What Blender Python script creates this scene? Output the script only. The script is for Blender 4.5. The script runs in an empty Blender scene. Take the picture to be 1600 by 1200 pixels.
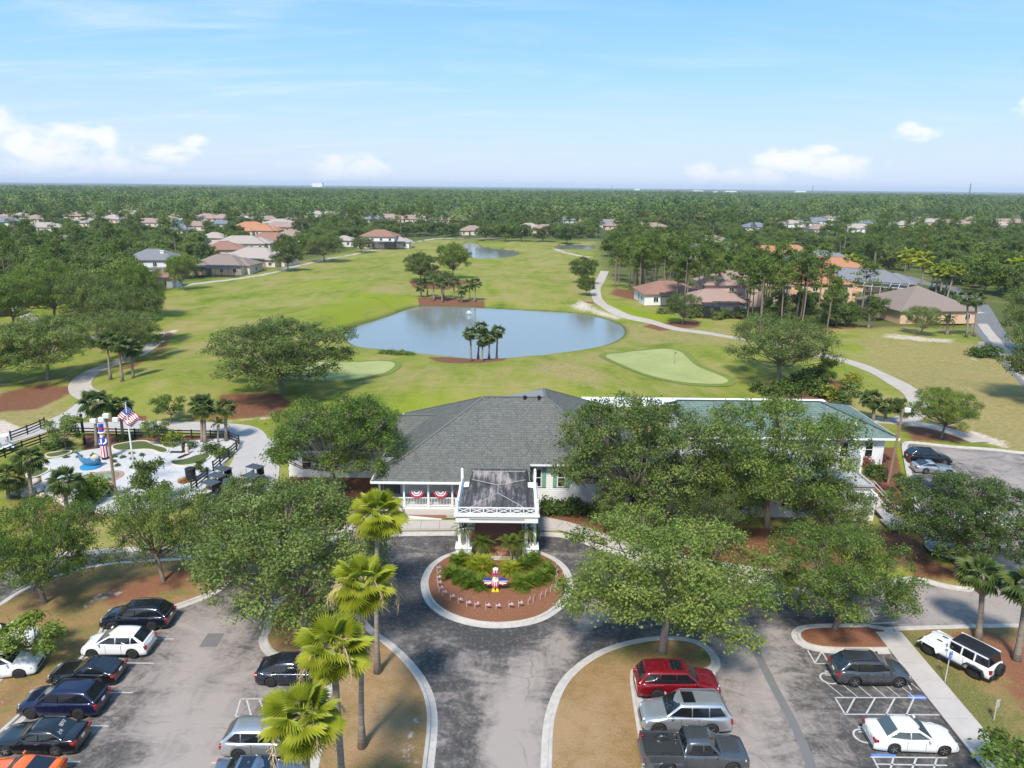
import bpy, bmesh, math, random
import numpy as np
from mathutils import Matrix, Vector
from mathutils.geometry import delaunay_2d_cdt
S = bpy.context.scene
COL = S.collection
RAD = math.radians
# ------------------------------------------------------------------ camera
FPX, PITCH, ROLL, CAMZ = 1151.0, RAD(15.0), RAD(0.573), 31.0
_f = np.array([0, math.cos(PITCH), -math.sin(PITCH)])
_r0 = np.array([1.0, 0, 0]); _u0 = np.array([0, math.sin(PITCH), math.cos(PITCH)])
_r = _r0*math.cos(ROLL) + _u0*math.sin(ROLL)
_u = _u0*math.cos(ROLL) - _r0*math.sin(ROLL)
cam_d = bpy.data.cameras.new('camera'); cam = bpy.data.objects.new('camera', cam_d); COL.objects.link(cam)
M = Matrix.Identity(4)
for i in range(3):
    M[i][0], M[i][1], M[i][2] = _r[i], _u[i], -_f[i]
M[2][3] = CAMZ
cam.matrix_world = M
cam_d.sensor_width = 36.0; cam_d.lens = FPX/1600*36.0
cam_d.clip_start = 0.5; cam_d.clip_end = 60000
S.camera = cam
# ------------------------------------------------------------------ view, sun, sky
S.view_settings.view_transform = 'Standard'
S.view_settings.look = 'None'
S.view_settings.exposure = EXPOSURE = 0.84
S.view_settings.gamma = 1.0
S.view_settings.use_curve_mapping = False
SUN_EL, SUN_AZ = RAD(52), RAD(-163)         # azimuth measured from +Y towards +X
sd = Vector((math.sin(SUN_AZ)*math.cos(SUN_EL), math.cos(SUN_AZ)*math.cos(SUN_EL), math.sin(SUN_EL)))
sun_l = bpy.data.lights.new('sun', 'SUN'); sun_l.energy = 3.2; sun_l.angle = RAD(9.0); sun_l.color = (1.0, 0.94, 0.84)
sun = bpy.data.objects.new('sun', sun_l); COL.objects.link(sun)
sun.rotation_euler = sd.to_track_quat('Z', 'Y').to_euler(); sun.location = (0, 0, 200)
W = bpy.data.worlds.new('World'); S.world = W; W.use_nodes = True

class NT:
    def __init__(s, tree): s.t = tree; s.n = tree.nodes; s.l = tree.links
    def add(s, typ, **kw):
        nd = s.n.new(typ)
        for k, v in kw.items(): setattr(nd, k, v)
        return nd
    def set(s, sock, v):
        if hasattr(v, 'is_output') or isinstance(v, bpy.types.NodeSocket): s.l.new(v, sock)
        elif v is not None:
            if isinstance(v, (tuple, list)) and len(v) == 3 and sock.type == 'RGBA': v = (*v, 1)
            sock.default_value = v
    def math(s, op, a, b=None, c=None, clamp=False):
        nd = s.add('ShaderNodeMath', operation=op, use_clamp=clamp); s.set(nd.inputs[0], a)
        if b is not None: s.set(nd.inputs[1], b)
        if c is not None: s.set(nd.inputs[2], c)
        return nd.outputs[0]
    def vmath(s, op, a, b=None):
        nd = s.add('ShaderNodeVectorMath', operation=op); s.set(nd.inputs[0], a)
        if b is not None: s.set(nd.inputs[1], b)
        return nd.outputs[0]
    def mix(s, fac, a, b, blend='MIX'):
        nd = s.add('ShaderNodeMix', data_type='RGBA', blend_type=blend, clamp_factor=True)
        s.set(nd.inputs[0], fac); s.set(nd.inputs[6], a); s.set(nd.inputs[7], b); return nd.outputs[2]
    def noise(s, vec, scale, detail=3, rough=0.55, dist=0.0, out=0):
        nd = s.add('ShaderNodeTexNoise'); s.set(nd.inputs['Vector'], vec)
        nd.inputs['Scale'].default_value = scale; nd.inputs['Detail'].default_value = detail
        nd.inputs['Roughness'].default_value = rough; nd.inputs['Distortion'].default_value = dist
        return nd.outputs[out]
    def ramp(s, fac, stops, interp='LINEAR'):
        nd = s.add('ShaderNodeValToRGB'); cr = nd.color_ramp; cr.interpolation = interp
        while len(cr.elements) < len(stops): cr.elements.new(0.5)
        for e, (p, c) in zip(cr.elements, stops):
            e.position = p; e.color = (*c, 1) if len(c) == 3 else c
        s.set(nd.inputs[0], fac); return nd.outputs[0]
    def smooth(s, v, a, b):
        nd = s.add('ShaderNodeMapRange', interpolation_type='SMOOTHSTEP'); s.set(nd.inputs[0], v)
        nd.inputs[1].default_value = a; nd.inputs[2].default_value = b; return nd.outputs[0]
    def attr(s, name, out='Fac'):
        return s.add('ShaderNodeAttribute', attribute_name=name).outputs[out]
    def pos(s): return s.add('ShaderNodeNewGeometry').outputs['Position']
    def scale(s, vec, sc):
        nd = s.add('ShaderNodeMapping'); s.set(nd.inputs[0], vec); nd.inputs['Scale'].default_value = sc; return nd.outputs[0]

SKY_STRENGTH = 0.15
def build_world():
    n = NT(W.node_tree); n.n.clear()
    out = n.add('ShaderNodeOutputWorld'); bg = n.add('ShaderNodeBackground')
    sky = n.add('ShaderNodeTexSky', sky_type='NISHITA', sun_disc=False)
    sky.sun_elevation = SUN_EL; sky.sun_rotation = SUN_AZ
    sky.altitude = 20; sky.air_density = 1.0; sky.dust_density = 1.2; sky.ozone_density = 1.6
    v = n.vmath('NORMALIZE', n.add('ShaderNodeTexCoord').outputs['Generated'])
    sep = n.add('ShaderNodeSeparateXYZ'); n.set(sep.inputs[0], v)
    x, y, z = sep.outputs
    az = n.math('ARCTAN2', x, y); el = n.math('ARCSINE', z)
    comb = n.add('ShaderNodeCombineXYZ'); n.set(comb.inputs[0], az); n.set(comb.inputs[1], el)
    ae = comb.outputs[0]
    # heaped clouds: hand placed cover times eroding noise, and a scattered belt everywhere else
    puffs = [(-34.0,2.9,3.2,1.6),(-30.5,1.9,3.6,1.6),(-37.5,3.2,4.0,2.0),(-28.6,2.9,1.5,0.9),(-24.6,1.9,2.2,0.75),(-22.6,2.9,1.2,.55),(-26.6,1.0,2.2,0.7),(-11.9,1.25,2.9,0.95),(-13.8,.8,2.0,.7),
             (13.8,1.0,1.4,0.9),(19.5,1.9,2.6,0.95),(21.6,2.7,1.4,0.5),(22.5,1.3,3.2,1.0),(17.5,.9,3.0,.8),(27.2,3.6,1.5,0.75),(35.0,4.9,2.6,1.0),(36.4,2.9,1.6,0.7)]
    cov = None
    for a0, e0, sa, se in puffs:
        dx = n.math('MULTIPLY', n.math('SUBTRACT', az, RAD(a0)), 1/RAD(sa))
        dy = n.math('MULTIPLY', n.math('SUBTRACT', el, RAD(e0)), 1/RAD(se))
        d2 = n.math('ADD', n.math('MULTIPLY', dx, dx), n.math('MULTIPLY', dy, dy))
        b = n.math('SUBTRACT', 1.0, n.math('MULTIPLY', d2, 0.75))
        cov = b if cov is None else n.math('MAXIMUM', cov, b)
    cov = n.math('MAXIMUM', cov, -1.0)
    behind = n.smooth(y, 0.35, -0.1)
    belt = n.math('MULTIPLY', n.smooth(el, RAD(16), RAD(2)), n.noise(n.scale(ae, (1, 2.2, 1)), 5.0, 2))
    cov = n.math('ADD', cov, n.math('MULTIPLY', behind, n.math('MULTIPLY', belt, 2.2)))
    nz = n.noise(n.scale(ae, (1, 1.7, 1)), 26, 7, 0.56, 0.35)
    dens = n.math('ADD', cov, n.math('MULTIPLY', n.math('SUBTRACT', nz, 0.5), 3.4))
    cum = n.smooth(dens, 0.12, 1.15)
    cum = n.math('MULTIPLY', cum, n.smooth(el, RAD(-0.6), RAD(2.0)))
    cum = n.math('MULTIPLY', cum, 0.92)
    # thin high veil
    pl = n.math('DIVIDE', 1.0, n.math('ADD', n.math('MAXIMUM', z, 0.0), 0.12))
    pv = n.add('ShaderNodeCombineXYZ'); n.set(pv.inputs[0], n.math('MULTIPLY', x, pl)); n.set(pv.inputs[1], n.math('MULTIPLY', y, pl))
    vn = n.noise(n.scale(pv.outputs[0], (0.8, 2.6, 1)), 1.25, 7, 0.6, 0.6)
    veil = n.math('MULTIPLY', n.smooth(vn, 0.44, 0.80), 0.62)
    vl = n.smooth(az, RAD(8), RAD(-36))
    veil = n.math('MULTIPLY', veil, n.math('ADD', 0.4, n.math('MULTIPLY', vl, 0.6)))
    low = n.math('MULTIPLY', n.smooth(el, RAD(11), RAD(-1)), 0.42)
    grad = n.ramp(n.math('DIVIDE', el, RAD(90)), [(0.0,(2.8,3.2,3.8)),(.033,(2.25,2.95,3.85)),(.085,(1.35,2.55,4.0)),(.15,(.80,2.10,3.9)),(.5,(.75,1.9,3.7))])
    c = n.mix(0.85, n.mix(low, sky.outputs[0], (2.8,3.2,3.8)), grad)
    c = n.mix(veil, c, (3.3,3.65,3.95))
    c = n.mix(cum, c, (3.95,3.98,4.05))
    n.set(bg.inputs[0], c); bg.inputs[1].default_value = SKY_STRENGTH
    n.set(out.inputs[0], bg.outputs[0])
build_world()

# ------------------------------------------------------------------ helpers
RNG = np.random.default_rng(7)
def P(px, py, z=0.0):
    """ground point seen at a photo pixel (1600 x 1200), on the level z"""
    d = _f + _r*(px-800)/FPX - _u*(py-600)/FPX
    t = (z-CAMZ)/d[2]
    return (float(d[0]*t), float(d[1]*t))
def PP(pts, z=0.0): return [P(a, b, z) for a, b in pts]
def Qy(X, Y, Z):
    v = np.array([X, Y, Z-CAMZ]); D = v@_f
    return 800+FPX*(v@_r)/D, 600-FPX*(v@_u)/D
def rise(base, py):
    """height above a ground point whose top shows at photo row py"""
    lo, hi = 0.0, 60.0
    for _ in range(40):
        m = (lo+hi)/2
        if Qy(base[0], base[1], m)[1] > py: lo = m
        else: hi = m
    return lo
def tag(o, label=None, cat=None, group=None, kind=None):
    if label: o['label'] = label
    if cat: o['category'] = cat
    if group: o['group'] = group
    if kind: o['kind'] = kind
    return o
def empty(name, loc=(0,0,0), rz=0.0, label=None, cat=None, group=None):
    o = bpy.data.objects.new(name, None); COL.objects.link(o); o.location = loc; o.rotation_euler = (0,0,rz)
    o.empty_display_size = 0.3
    return tag(o, label, cat, group)
def obj(name, me, parent=None, loc=(0,0,0), rot=(0,0,0), sc=None, label=None, cat=None, group=None, kind=None):
    o = bpy.data.objects.new(name, me); COL.objects.link(o)
    o.location = loc; o.rotation_euler = rot
    if sc is not None: o.scale = sc if hasattr(sc, '__len__') else (sc, sc, sc)
    if parent: o.parent = parent
    return tag(o, label, cat, group, kind)
def children(o): return [c for c in ALLCH.get(o.name, [])]
ALLCH = {}
def copy_tree(root, loc, rz, sc=None):
    """copy a thing with its parts and their sub-parts; the copies share mesh data"""
    c = root.copy(); COL.objects.link(c); c.location = loc; c.rotation_euler = (0,0,rz)
    if sc is not None: c.scale = sc if hasattr(sc, '__len__') else (sc, sc, sc)
    for ch in root.children:
        k = ch.copy(); COL.objects.link(k); k.parent = c
        for g in ch.children:
            q = g.copy(); COL.objects.link(q); q.parent = k
    return c
def mesh_np(name, V, quads=None, tris=None, mats=(), attrs=None, smooth=False, mi=None):
    me = bpy.data.meshes.new(name); V = np.asarray(V, dtype=np.float32)
    nq = 0 if quads is None else len(quads); nt = 0 if tris is None else len(tris)
    me.vertices.add(len(V)); me.vertices.foreach_set('co', V.ravel())
    loops = []
    if nq: loops.append(np.asarray(quads, dtype=np.int32).ravel())
    if nt: loops.append(np.asarray(tris, dtype=np.int32).ravel())
    lp = np.concatenate(loops); me.loops.add(len(lp)); me.loops.foreach_set('vertex_index', lp)
    st = np.concatenate([np.arange(nq)*4, nq*4+np.arange(nt)*3]).astype(np.int32)
    me.polygons.add(nq+nt); me.polygons.foreach_set('loop_start', st)
    if mi is not None: me.polygons.foreach_set('material_index', np.asarray(mi, dtype=np.int32))
    me.polygons.foreach_set('use_smooth', np.full(nq+nt, smooth))
    for m in mats: me.materials.append(m)
    for k, a in (attrs or {}).items():
        at = me.attributes.new(k, 'FLOAT', 'POINT'); at.data.foreach_set('value', np.asarray(a, dtype=np.float32))
    me.update(calc_edges=True); me.validate(); return me
class MB:
    """collects shapes into one mesh"""
    def __init__(s): s.v = []; s.f = []; s.m = []
    def put(s, V, Fs, mi=0):
        o = len(s.v); s.v += [tuple(map(float, p)) for p in V]
        for f in Fs: s.f.append(tuple(i+o for i in f)); s.m.append(mi)
        return s
    def box(s, c, d, rz=0.0, mi=0, top=1.0):
        hx, hy, hz = d[0]/2, d[1]/2, d[2]/2; ca, sa = math.cos(rz), math.sin(rz); V = []
        for z, k in ((-hz, 1), (hz, top)):
            for x, y in ((-hx,-hy),(hx,-hy),(hx,hy),(-hx,hy)):
                x, y = x*k, y*k
                V.append((c[0]+x*ca-y*sa, c[1]+x*sa+y*ca, c[2]+z))
        return s.put(V, [(3,2,1,0),(4,5,6,7),(0,1,5,4),(1,2,6,5),(2,3,7,6),(3,0,4,7)], mi)
    def beam(s, a, b, w, h=None, mi=0):
        a = Vector(a); b = Vector(b); d = (b-a).normalized(); h = h or w
        up = Vector((0,0,1)) if abs(d.z) < 0.95 else Vector((0,1,0))
        x = d.cross(up).normalized()*w/2; y = x.cross(d).normalized()*h/2
        V = [p+q for p in (a, b) for q in (-x-y, x-y, x+y, -x+y)]
        return s.put(V, [(0,1,2,3),(7,6,5,4),(4,5,1,0),(5,6,2,1),(6,7,3,2),(7,4,0,3)], mi)
    def tube(s, pts, rad, n=8, mi=0, cap=True):
        pts = [Vector(p) for p in pts]; m = len(pts)
        rad = rad if hasattr(rad, '__len__') else [rad]*m
        V = []; ref = Vector((0.31,0.95,0.07))
        for i, p in enumerate(pts):
            d = (pts[min(i+1,m-1)]-pts[max(i-1,0)]).normalized()
            r = ref if abs(d.dot(ref)) < 0.9 else Vector((1,0,0.1))
            x = d.cross(r).normalized(); y = d.cross(x)
            for k in range(n):
                a = 2*math.pi*k/n; V.append(p+(x*math.cos(a)+y*math.sin(a))*rad[i])
        Fs = [(i*n+k, i*n+(k+1)%n, (i+1)*n+(k+1)%n, (i+1)*n+k) for i in range(m-1) for k in range(n)]
        if cap: Fs += [tuple(range(n))[::-1], tuple((m-1)*n+k for k in range(n))]
        return s.put(V, Fs, mi)
    def lathe(s, prof, c=(0,0,0), n=16, mi=0, axis='z'):
        V = []
        for r, z in prof:
            for k in range(n):
                a = 2*math.pi*k/n; p = (r*math.cos(a), r*math.sin(a), z)
                if axis == 'y': p = (p[0], p[2], p[1])
                if axis == 'x': p = (p[2], p[0], p[1])
                V.append((c[0]+p[0], c[1]+p[1], c[2]+p[2]))
        m = len(prof)
        Fs = [(i*n+k, i*n+(k+1)%n, (i+1)*n+(k+1)%n, (i+1)*n+k) for i in range(m-1) for k in range(n)]
        Fs += [tuple(range(n))[::-1], tuple((m-1)*n+k for k in range(n))]
        return s.put(V, Fs, mi)
    def prism(s, poly, z0, z1, mi=0):
        n = len(poly); V = [(x,y,z0) for x,y in poly]+[(x,y,z1) for x,y in poly]
        return s.put(V, [tuple(range(n))[::-1], tuple(range(n,2*n))]+[(i,(i+1)%n,n+(i+1)%n,n+i) for i in range(n)], mi)
    def slab(s, poly3, t, mi=0):
        """a flat polygon in space given thickness t along its normal (downwards)"""
        ps = [Vector(p) for p in poly3]; nr = (ps[1]-ps[0]).cross(ps[2]-ps[0]).normalized()
        n = len(ps); V = ps+[p-nr*t for p in ps]
        return s.put(V, [tuple(range(n)), tuple(range(2*n-1,n-1,-1))]+[(i,n+i,n+(i+1)%n,(i+1)%n) for i in range(n)], mi)
    def mesh(s, name, mats, smooth=False):
        me = bpy.data.meshes.new(name); me.from_pydata(s.v, [], s.f)
        for m in (mats if isinstance(mats, (list, tuple)) else [mats]): me.materials.append(m)
        me.polygons.foreach_set('material_index', s.m)
        if smooth: me.polygons.foreach_set('use_smooth', [True]*len(s.f))
        me.update(); return me
    def obj(s, name, mats, parent=None, smooth=False, **kw):
        return obj(name, s.mesh(name, mats, smooth), parent, **kw)
def outward(me):
    bm = bmesh.new(); bm.from_mesh(me); bmesh.ops.recalc_face_normals(bm, faces=bm.faces); bm.to_mesh(me); bm.free(); return me
def bevel(me, w, seg=1, ang=0.6):
    bm = bmesh.new(); bm.from_mesh(me)
    es = [e for e in bm.edges if len(e.link_faces) == 2 and e.calc_face_angle(0) > ang]
    bmesh.ops.bevel(bm, geom=es, offset=w, segments=seg, affect='EDGES', profile=0.6, clamp_overlap=True)
    bm.to_mesh(me); bm.free(); return me
def chaikin(pts, n=2, closed=False):
    for _ in range(n):
        q = []; m = len(pts)
        rng = range(m if closed else m-1)
        if not closed: q.append(pts[0])
        for i in rng:
            a, b = pts[i], pts[(i+1) % m]
            q += [(a[0]*.75+b[0]*.25, a[1]*.75+b[1]*.25), (a[0]*.25+b[0]*.75, a[1]*.25+b[1]*.75)]
        if not closed: q.append(pts[-1])
        pts = q
    return pts
def sdf(poly, X, Y):
    """signed distance to a polygon, negative inside"""
    X = np.asarray(X, float); Y = np.asarray(Y, float); d = np.full(X.shape, 1e18); ins = np.zeros(X.shape, bool); n = len(poly)
    for i in range(n):
        ax, ay = poly[i]; bx, by = poly[(i+1) % n]; ex, ey = bx-ax, by-ay
        t = np.clip(((X-ax)*ex+(Y-ay)*ey)/(ex*ex+ey*ey+1e-12), 0, 1)
        d = np.minimum(d, (X-ax-t*ex)**2+(Y-ay-t*ey)**2)
        if ay != by:
            c = ((ay > Y) != (by > Y)) & (X < (bx-ax)*(Y-ay)/(by-ay)+ax); ins ^= c
    d = np.sqrt(d); return np.where(ins, -d, d)
def sdline(pts, X, Y):
    X = np.asarray(X, float); Y = np.asarray(Y, float); d = np.full(X.shape, 1e18)
    for (ax, ay), (bx, by) in zip(pts[:-1], pts[1:]):
        ex, ey = bx-ax, by-ay; t = np.clip(((X-ax)*ex+(Y-ay)*ey)/(ex*ex+ey*ey+1e-12), 0, 1)
        d = np.minimum(d, (X-ax-t*ex)**2+(Y-ay-t*ey)**2)
    return np.sqrt(d)
def sstep(a, b, x):
    t = np.clip((np.asarray(x, float)-a)/(b-a), 0, 1); return t*t*(3-2*t)
def offset_line(pts, d, closed=False):
    n = len(pts); out = []
    for i in range(n):
        a = pts[(i-1) % n] if (closed or i > 0) else pts[i]; b = pts[(i+1) % n] if (closed or i < n-1) else pts[i]
        p = pts[i]
        def nrm(u, v):
            x, y = v[0]-u[0], v[1]-u[1]; l = math.hypot(x, y) or 1; return (-y/l, x/l)
        n1 = nrm(a, p) if a is not p else nrm(p, b); n2 = nrm(p, b) if b is not p else n1
        mx, my = n1[0]+n2[0], n1[1]+n2[1]; l2 = mx*mx+my*my or 1; k = min(2/l2, 1.6)
        out.append((p[0]+mx*k*d, p[1]+my*k*d))
    return out
def area(p): return sum(p[i][0]*p[(i+1)%len(p)][1]-p[(i+1)%len(p)][0]*p[i][1] for i in range(len(p)))/2
def ccw(p): return p if area(p) > 0 else p[::-1]
def sheet(name, poly, zf, mat, sp=1.5, attrs=None, parent=None, skirt=0.0, **kw):
    """a filled polygon at height zf(x, y), tessellated with inner points"""
    poly = ccw(poly); n = len(poly); A = np.array(poly)
    gx, gy = np.meshgrid(np.arange(A[:,0].min(), A[:,0].max(), sp), np.arange(A[:,1].min(), A[:,1].max(), sp))
    gx = gx+RNG.uniform(-.2,.2,gx.shape)*sp; gy = gy+RNG.uniform(-.2,.2,gy.shape)*sp
    ins = sdf(poly, gx, gy) < -0.35*sp
    pts = [Vector(p) for p in poly]+[Vector((a, b)) for a, b in zip(gx[ins], gy[ins])]
    r = delaunay_2d_cdt(pts, [(i, (i+1) % n) for i in range(n)], [], 1, 1e-4)
    vx = np.array([(v.x, v.y) for v in r[0]]); z = zf(vx[:,0], vx[:,1]) if callable(zf) else np.full(len(vx), zf)
    V = np.column_stack([vx, z]); T = [f for f in r[2] if len(f) == 3]
    at = {k: fn(vx[:,0], vx[:,1]) for k, fn in (attrs or {}).items()}
    T = np.array(T); q = None
    c = np.cross(V[T[:,1]]-V[T[:,0]], V[T[:,2]]-V[T[:,0]])[:,2] < 0; T[c] = T[c][:, ::-1]
    if skirt:
        B = np.array([(x, y) for x, y in poly]); zb = zf(B[:,0], B[:,1]) if callable(zf) else np.full(n, zf)
        o = len(V); V = np.vstack([V, np.column_stack([B, zb]), np.column_stack([B, zb-skirt])])
        i = np.arange(n); j = (i+1) % n; q = np.column_stack([o+i, o+n+i, o+n+j, o+j])
        at = {k: np.concatenate([a, np.zeros(2*n)]) for k, a in at.items()}
    me = mesh_np(name, V, quads=q, tris=T, mats=[mat], attrs=at, smooth=False)
    return obj(name, me, parent, **kw)
def sweep(name, pts, prof, mat, closed=False, zf=None, parent=None, **kw):
    """sweep a profile [(offset to the left, z)] along a ground line"""
    L = [offset_line(pts, o, closed) for o, _ in prof]; n = len(pts); m = len(prof); V = []
    for i in range(n):
        for j in range(m):
            x, y = L[j][i]; V.append((x, y, prof[j][1]+(float(zf(x, y)) if zf else 0)))
    Fs = [(i*m+j, ((i+1)%n)*m+j, ((i+1)%n)*m+j+1, i*m+j+1) for i in range(n if closed else n-1) for j in range(m-1)]
    if not closed: Fs += [tuple(range(m)), tuple((n-1)*m+j for j in range(m))[::-1]]
    return MB().put(V, Fs).obj(name, mat, parent, **kw)
def resample(pts, step):
    out = [pts[0]]; acc = 0.0
    for a, b in zip(pts[:-1], pts[1:]):
        l = math.hypot(b[0]-a[0], b[1]-a[1])
        while l > 1e-9 and acc+l >= step:
            t = (step-acc)/l; a = (a[0]+(b[0]-a[0])*t, a[1]+(b[1]-a[1])*t); out.append(a); l = math.hypot(b[0]-a[0], b[1]-a[1]); acc = 0.0
        acc += l
    return out

# ------------------------------------------------------------------ materials
def newmat(name):
    m = bpy.data.materials.new(name); m.use_nodes = True; n = NT(m.node_tree); n.n.clear()
    o = n.add('ShaderNodeOutputMaterial'); b = n.add('ShaderNodeBsdfPrincipled'); n.set(o.inputs[0], b.outputs[0])
    return m, n, b, o
def bump(n, b, h, strength=0.3, dist=0.05):
    bp = n.add('ShaderNodeBump'); bp.inputs['Strength'].default_value = strength; bp.inputs['Distance'].default_value = dist
    n.set(bp.inputs['Height'], h); n.set(b.inputs['Normal'], bp.outputs[0])
def mat(name, col, rough=0.6, var=0.15, scale=3.0, metal=0.0, spec=0.4, coat=0.0, bmp=0.0, obj_var=0.0, trans=0.0):
    m, n, b, o = newmat(name); p = n.pos()
    c = n.mix(n.noise(p, scale, 5), tuple(x*(1-var) for x in col), tuple(min(x*(1+var), 1) for x in col))
    if obj_var:
        r = n.add('ShaderNodeObjectInfo').outputs['Random']
        c = n.mix(n.math('MULTIPLY', r, obj_var), c, tuple(x*0.45 for x in col))
    n.set(b.inputs['Base Color'], c); b.inputs['Roughness'].default_value = rough; b.inputs['Metallic'].default_value = metal
    b.inputs['Specular IOR Level'].default_value = spec; b.inputs['Coat Weight'].default_value = coat; b.inputs['Coat Roughness'].default_value = 0.06
    if bmp: bump(n, b, n.noise(p, scale*6, 4), bmp, 0.03)
    return m
def leafmat(name, dark, mid, light, trans=0.3, rough=0.55, objr=0.35, tcol=None):
    m, n, b, o = newmat(name)
    t = n.attr('tint'); r = n.add('ShaderNodeObjectInfo').outputs['Random']
    f = n.math('ADD', t, n.math('MULTIPLY', n.math('SUBTRACT', r, 0.5), objr), clamp=True)
    c = n.ramp(f, [(0.0, dark), (0.5, mid), (1.0, light)])
    n.set(b.inputs['Base Color'], c); b.inputs['Roughness'].default_value = rough; b.inputs['Specular IOR Level'].default_value = 0.3
    tr = n.add('ShaderNodeBsdfTranslucent'); n.set(tr.inputs[0], n.mix(0.5, c, tcol or tuple(x*1.25 for x in light)))
    mx = n.add('ShaderNodeMixShader'); mx.inputs[0].default_value = trans
    n.set(mx.inputs[1], b.outputs[0]); n.set(mx.inputs[2], tr.outputs[0]); n.set(o.inputs[0], mx.outputs[0])
    return m
# ------------------------------------------------------------------ plan of the ground
ASPH = PP([(717,832),(612,833),(560,836),(500,841),(430,846),(340,850),(200,857),(100,864),(0,872),(-200,897)])+[(-85,58),(-85,12),(95,12),(95,58)] \
     + PP([(1900,735),(1600,708),(1545,701),(1490,698),(1430,691),(1407,690),(1412,720),(1420,762),(1428,795),(1440,835),(1448,858),(1475,873),(1535,880),(1564,896),(1558,911),(1525,919),(1492,918),(1452,908),(1430,901),(1400,906),(1360,915),(1300,919),(1240,917),(1170,906),(1090,893),(1010,876),(950,858),(905,841),(875,834),(841,833)])
POND_Z, POND2_Z = -0.75, -0.75
POND = chaikin(PP([(548,512),(600,497),(635,484),(655,478),(750,481),(800,484),(860,487),(905,490),(945,498),(970,508),(977,519),(970,529),(950,538),(915,546),(860,555),(830,560),(790,563),(750,562),(700,557),(650,551),(600,546),(560,543),(540,532),(538,520)], POND_Z), 2, True)
POND2 = chaikin(PP([(722,380),(742,379),(752,387),(800,391),(812,396),(800,402),(765,404),(738,403),(728,394)], POND2_Z), 2, True)
POND3 = chaikin(PP([(868,384),(900,382),(930,384),(928,389),(895,390),(868,389)], POND2_Z), 1, True)
POND4 = chaikin(PP([(1118,348),(1155,346),(1160,350),(1140,355),(1118,354)], POND2_Z), 1, True)
GREEN_R = chaikin(PP([(943,569),(962,560),(1002,551),(1040,549),(1062,553),(1076,566),(1088,578),(1112,588),(1142,598),(1128,603),(1085,604),(1038,598),(988,588),(954,578)]), 2, True)
GREEN_L = chaikin(PP([(375,580),(400,572),(450,568),(560,565),(606,566),(620,573),(610,584),(585,593),(540,598),(480,599),(400,592)]), 2, True)
MOUNDS = [(880,592,1.3,7),(960,610,0.8,8),(700,590,0.9,9),(800,600,0.8,8),(650,620,.9,8),(1170,575,.8,9),(1120,545,.6,8),(905,560,.9,7),(560,500,1.0,12),(500,510,.9,10),(640,440,.9,16),(530,455,.8,16),(240,620,.7,7),(300,610,.8,8),(330,560,.7,9),(850,450,.8,16),(820,590,.9,5),(930,575,.7,5),(735,605,.7,5)]
MOUNDS = [(P(a, b), h*(1.25 if b > 600 or b < 555 else .55), r) for a, b, h, r in MOUNDS]
def hgt(x, y):
    x = np.asarray(x, float); y = np.asarray(y, float)
    h = np.full(x.shape, 0.10)
    g = sstep(88, 104, y)*sstep(900, 500, y)
    r = 0.18*np.sin(x*.11+1.3*np.sin(y*.06))+0.16*np.sin(y*.13+x*.05+2)+0.10*np.sin(x*.31-y*.23)+.05*np.sin(x*.71+y*.53)
    for (a, b), k, s in MOUNDS: r = r+k*np.exp(-((x-a)**2+((y-b)/1.5)**2)/(2*s*s)*1.0)
    h = h+r*g
    near = (y < 480) & (y > 100)
    for pd, z in ((POND, POND_Z), (POND2, POND2_Z), (POND3, POND2_Z), (POND4, POND2_Z)):
        cy = sum(p[1] for p in pd)/len(pd)
        bank = 8.0 if pd is POND else 12
        m = np.abs(y-cy) < 200
        if not np.any(m): continue
        d = np.full(x.shape, 1e3); d[m] = sdf(pd, x[m], y[m]) if x.shape else sdf(pd, x, y)
        h = np.where(d < 0, z-np.minimum(-d*.4, 1.2)-0.02, z-0.02+(h-z+0.02)*np.where(d < bank, 0.25*np.clip(d/1.2,0,1)+0.75*sstep(0, bank, d), 1.0))
    return h
def hz(x, y): return float(hgt(np.array([x]), np.array([y]))[0])
# terrain heights under the asphalt sink so that the kerb makes the step
def tz(x, y):
    h = hgt(x, y); m = np.asarray(y) < 100
    d = np.full(np.shape(h), 9.0)
    if np.any(m): d[m] = sdf(ASPH, np.asarray(x)[m], np.asarray(y)[m])
    return np.where(d < 0.30, -0.10, np.where(d < 0.7, -0.10+(h+0.10)*np.clip((d-.3)/.4, 0, 1), h))
def axis(lo, hi, fine_lo, fine_hi, step, mid_lo, mid_hi, mid, grow, lim):
    a = list(np.arange(fine_lo, fine_hi+1e-6, step))
    b = list(np.arange(fine_hi+mid, mid_hi, mid)); c = list(np.arange(fine_lo-mid, mid_lo, -mid))[::-1]
    a = c+a+b
    s = mid*1.2
    while a[-1] < hi: a.append(a[-1]+s); s *= grow
    s = mid*1.2
    while a[0] > lo: a.insert(0, a[0]-s); s *= grow
    return np.array(a)
gx = axis(-24000, 24000, -62, 62, 0.6, -150, 170, 1.1, 1.12, 0)
gy = axis(-3000, 26000, 44, 104, 0.6, 10, 262, 1.1, 1.06, 0)
X, Y = np.meshgrid(gx, gy); X = X.ravel(); Y = Y.ravel()
Zt = tz(X, Y)
def zone(lst):
    w = np.zeros(X.shape)
    for pl, val, fe in lst:
        pl = PP(pl); A = np.array(pl); m = (X > A[:,0].min()-fe*2) & (X < A[:,0].max()+fe*2) & (Y > A[:,1].min()-fe*2) & (Y < A[:,1].max()+fe*2)
        d = sdf(pl, X[m], Y[m]); w[m] = np.maximum(w[m], val*sstep(fe, -fe, d))
    return w
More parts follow.
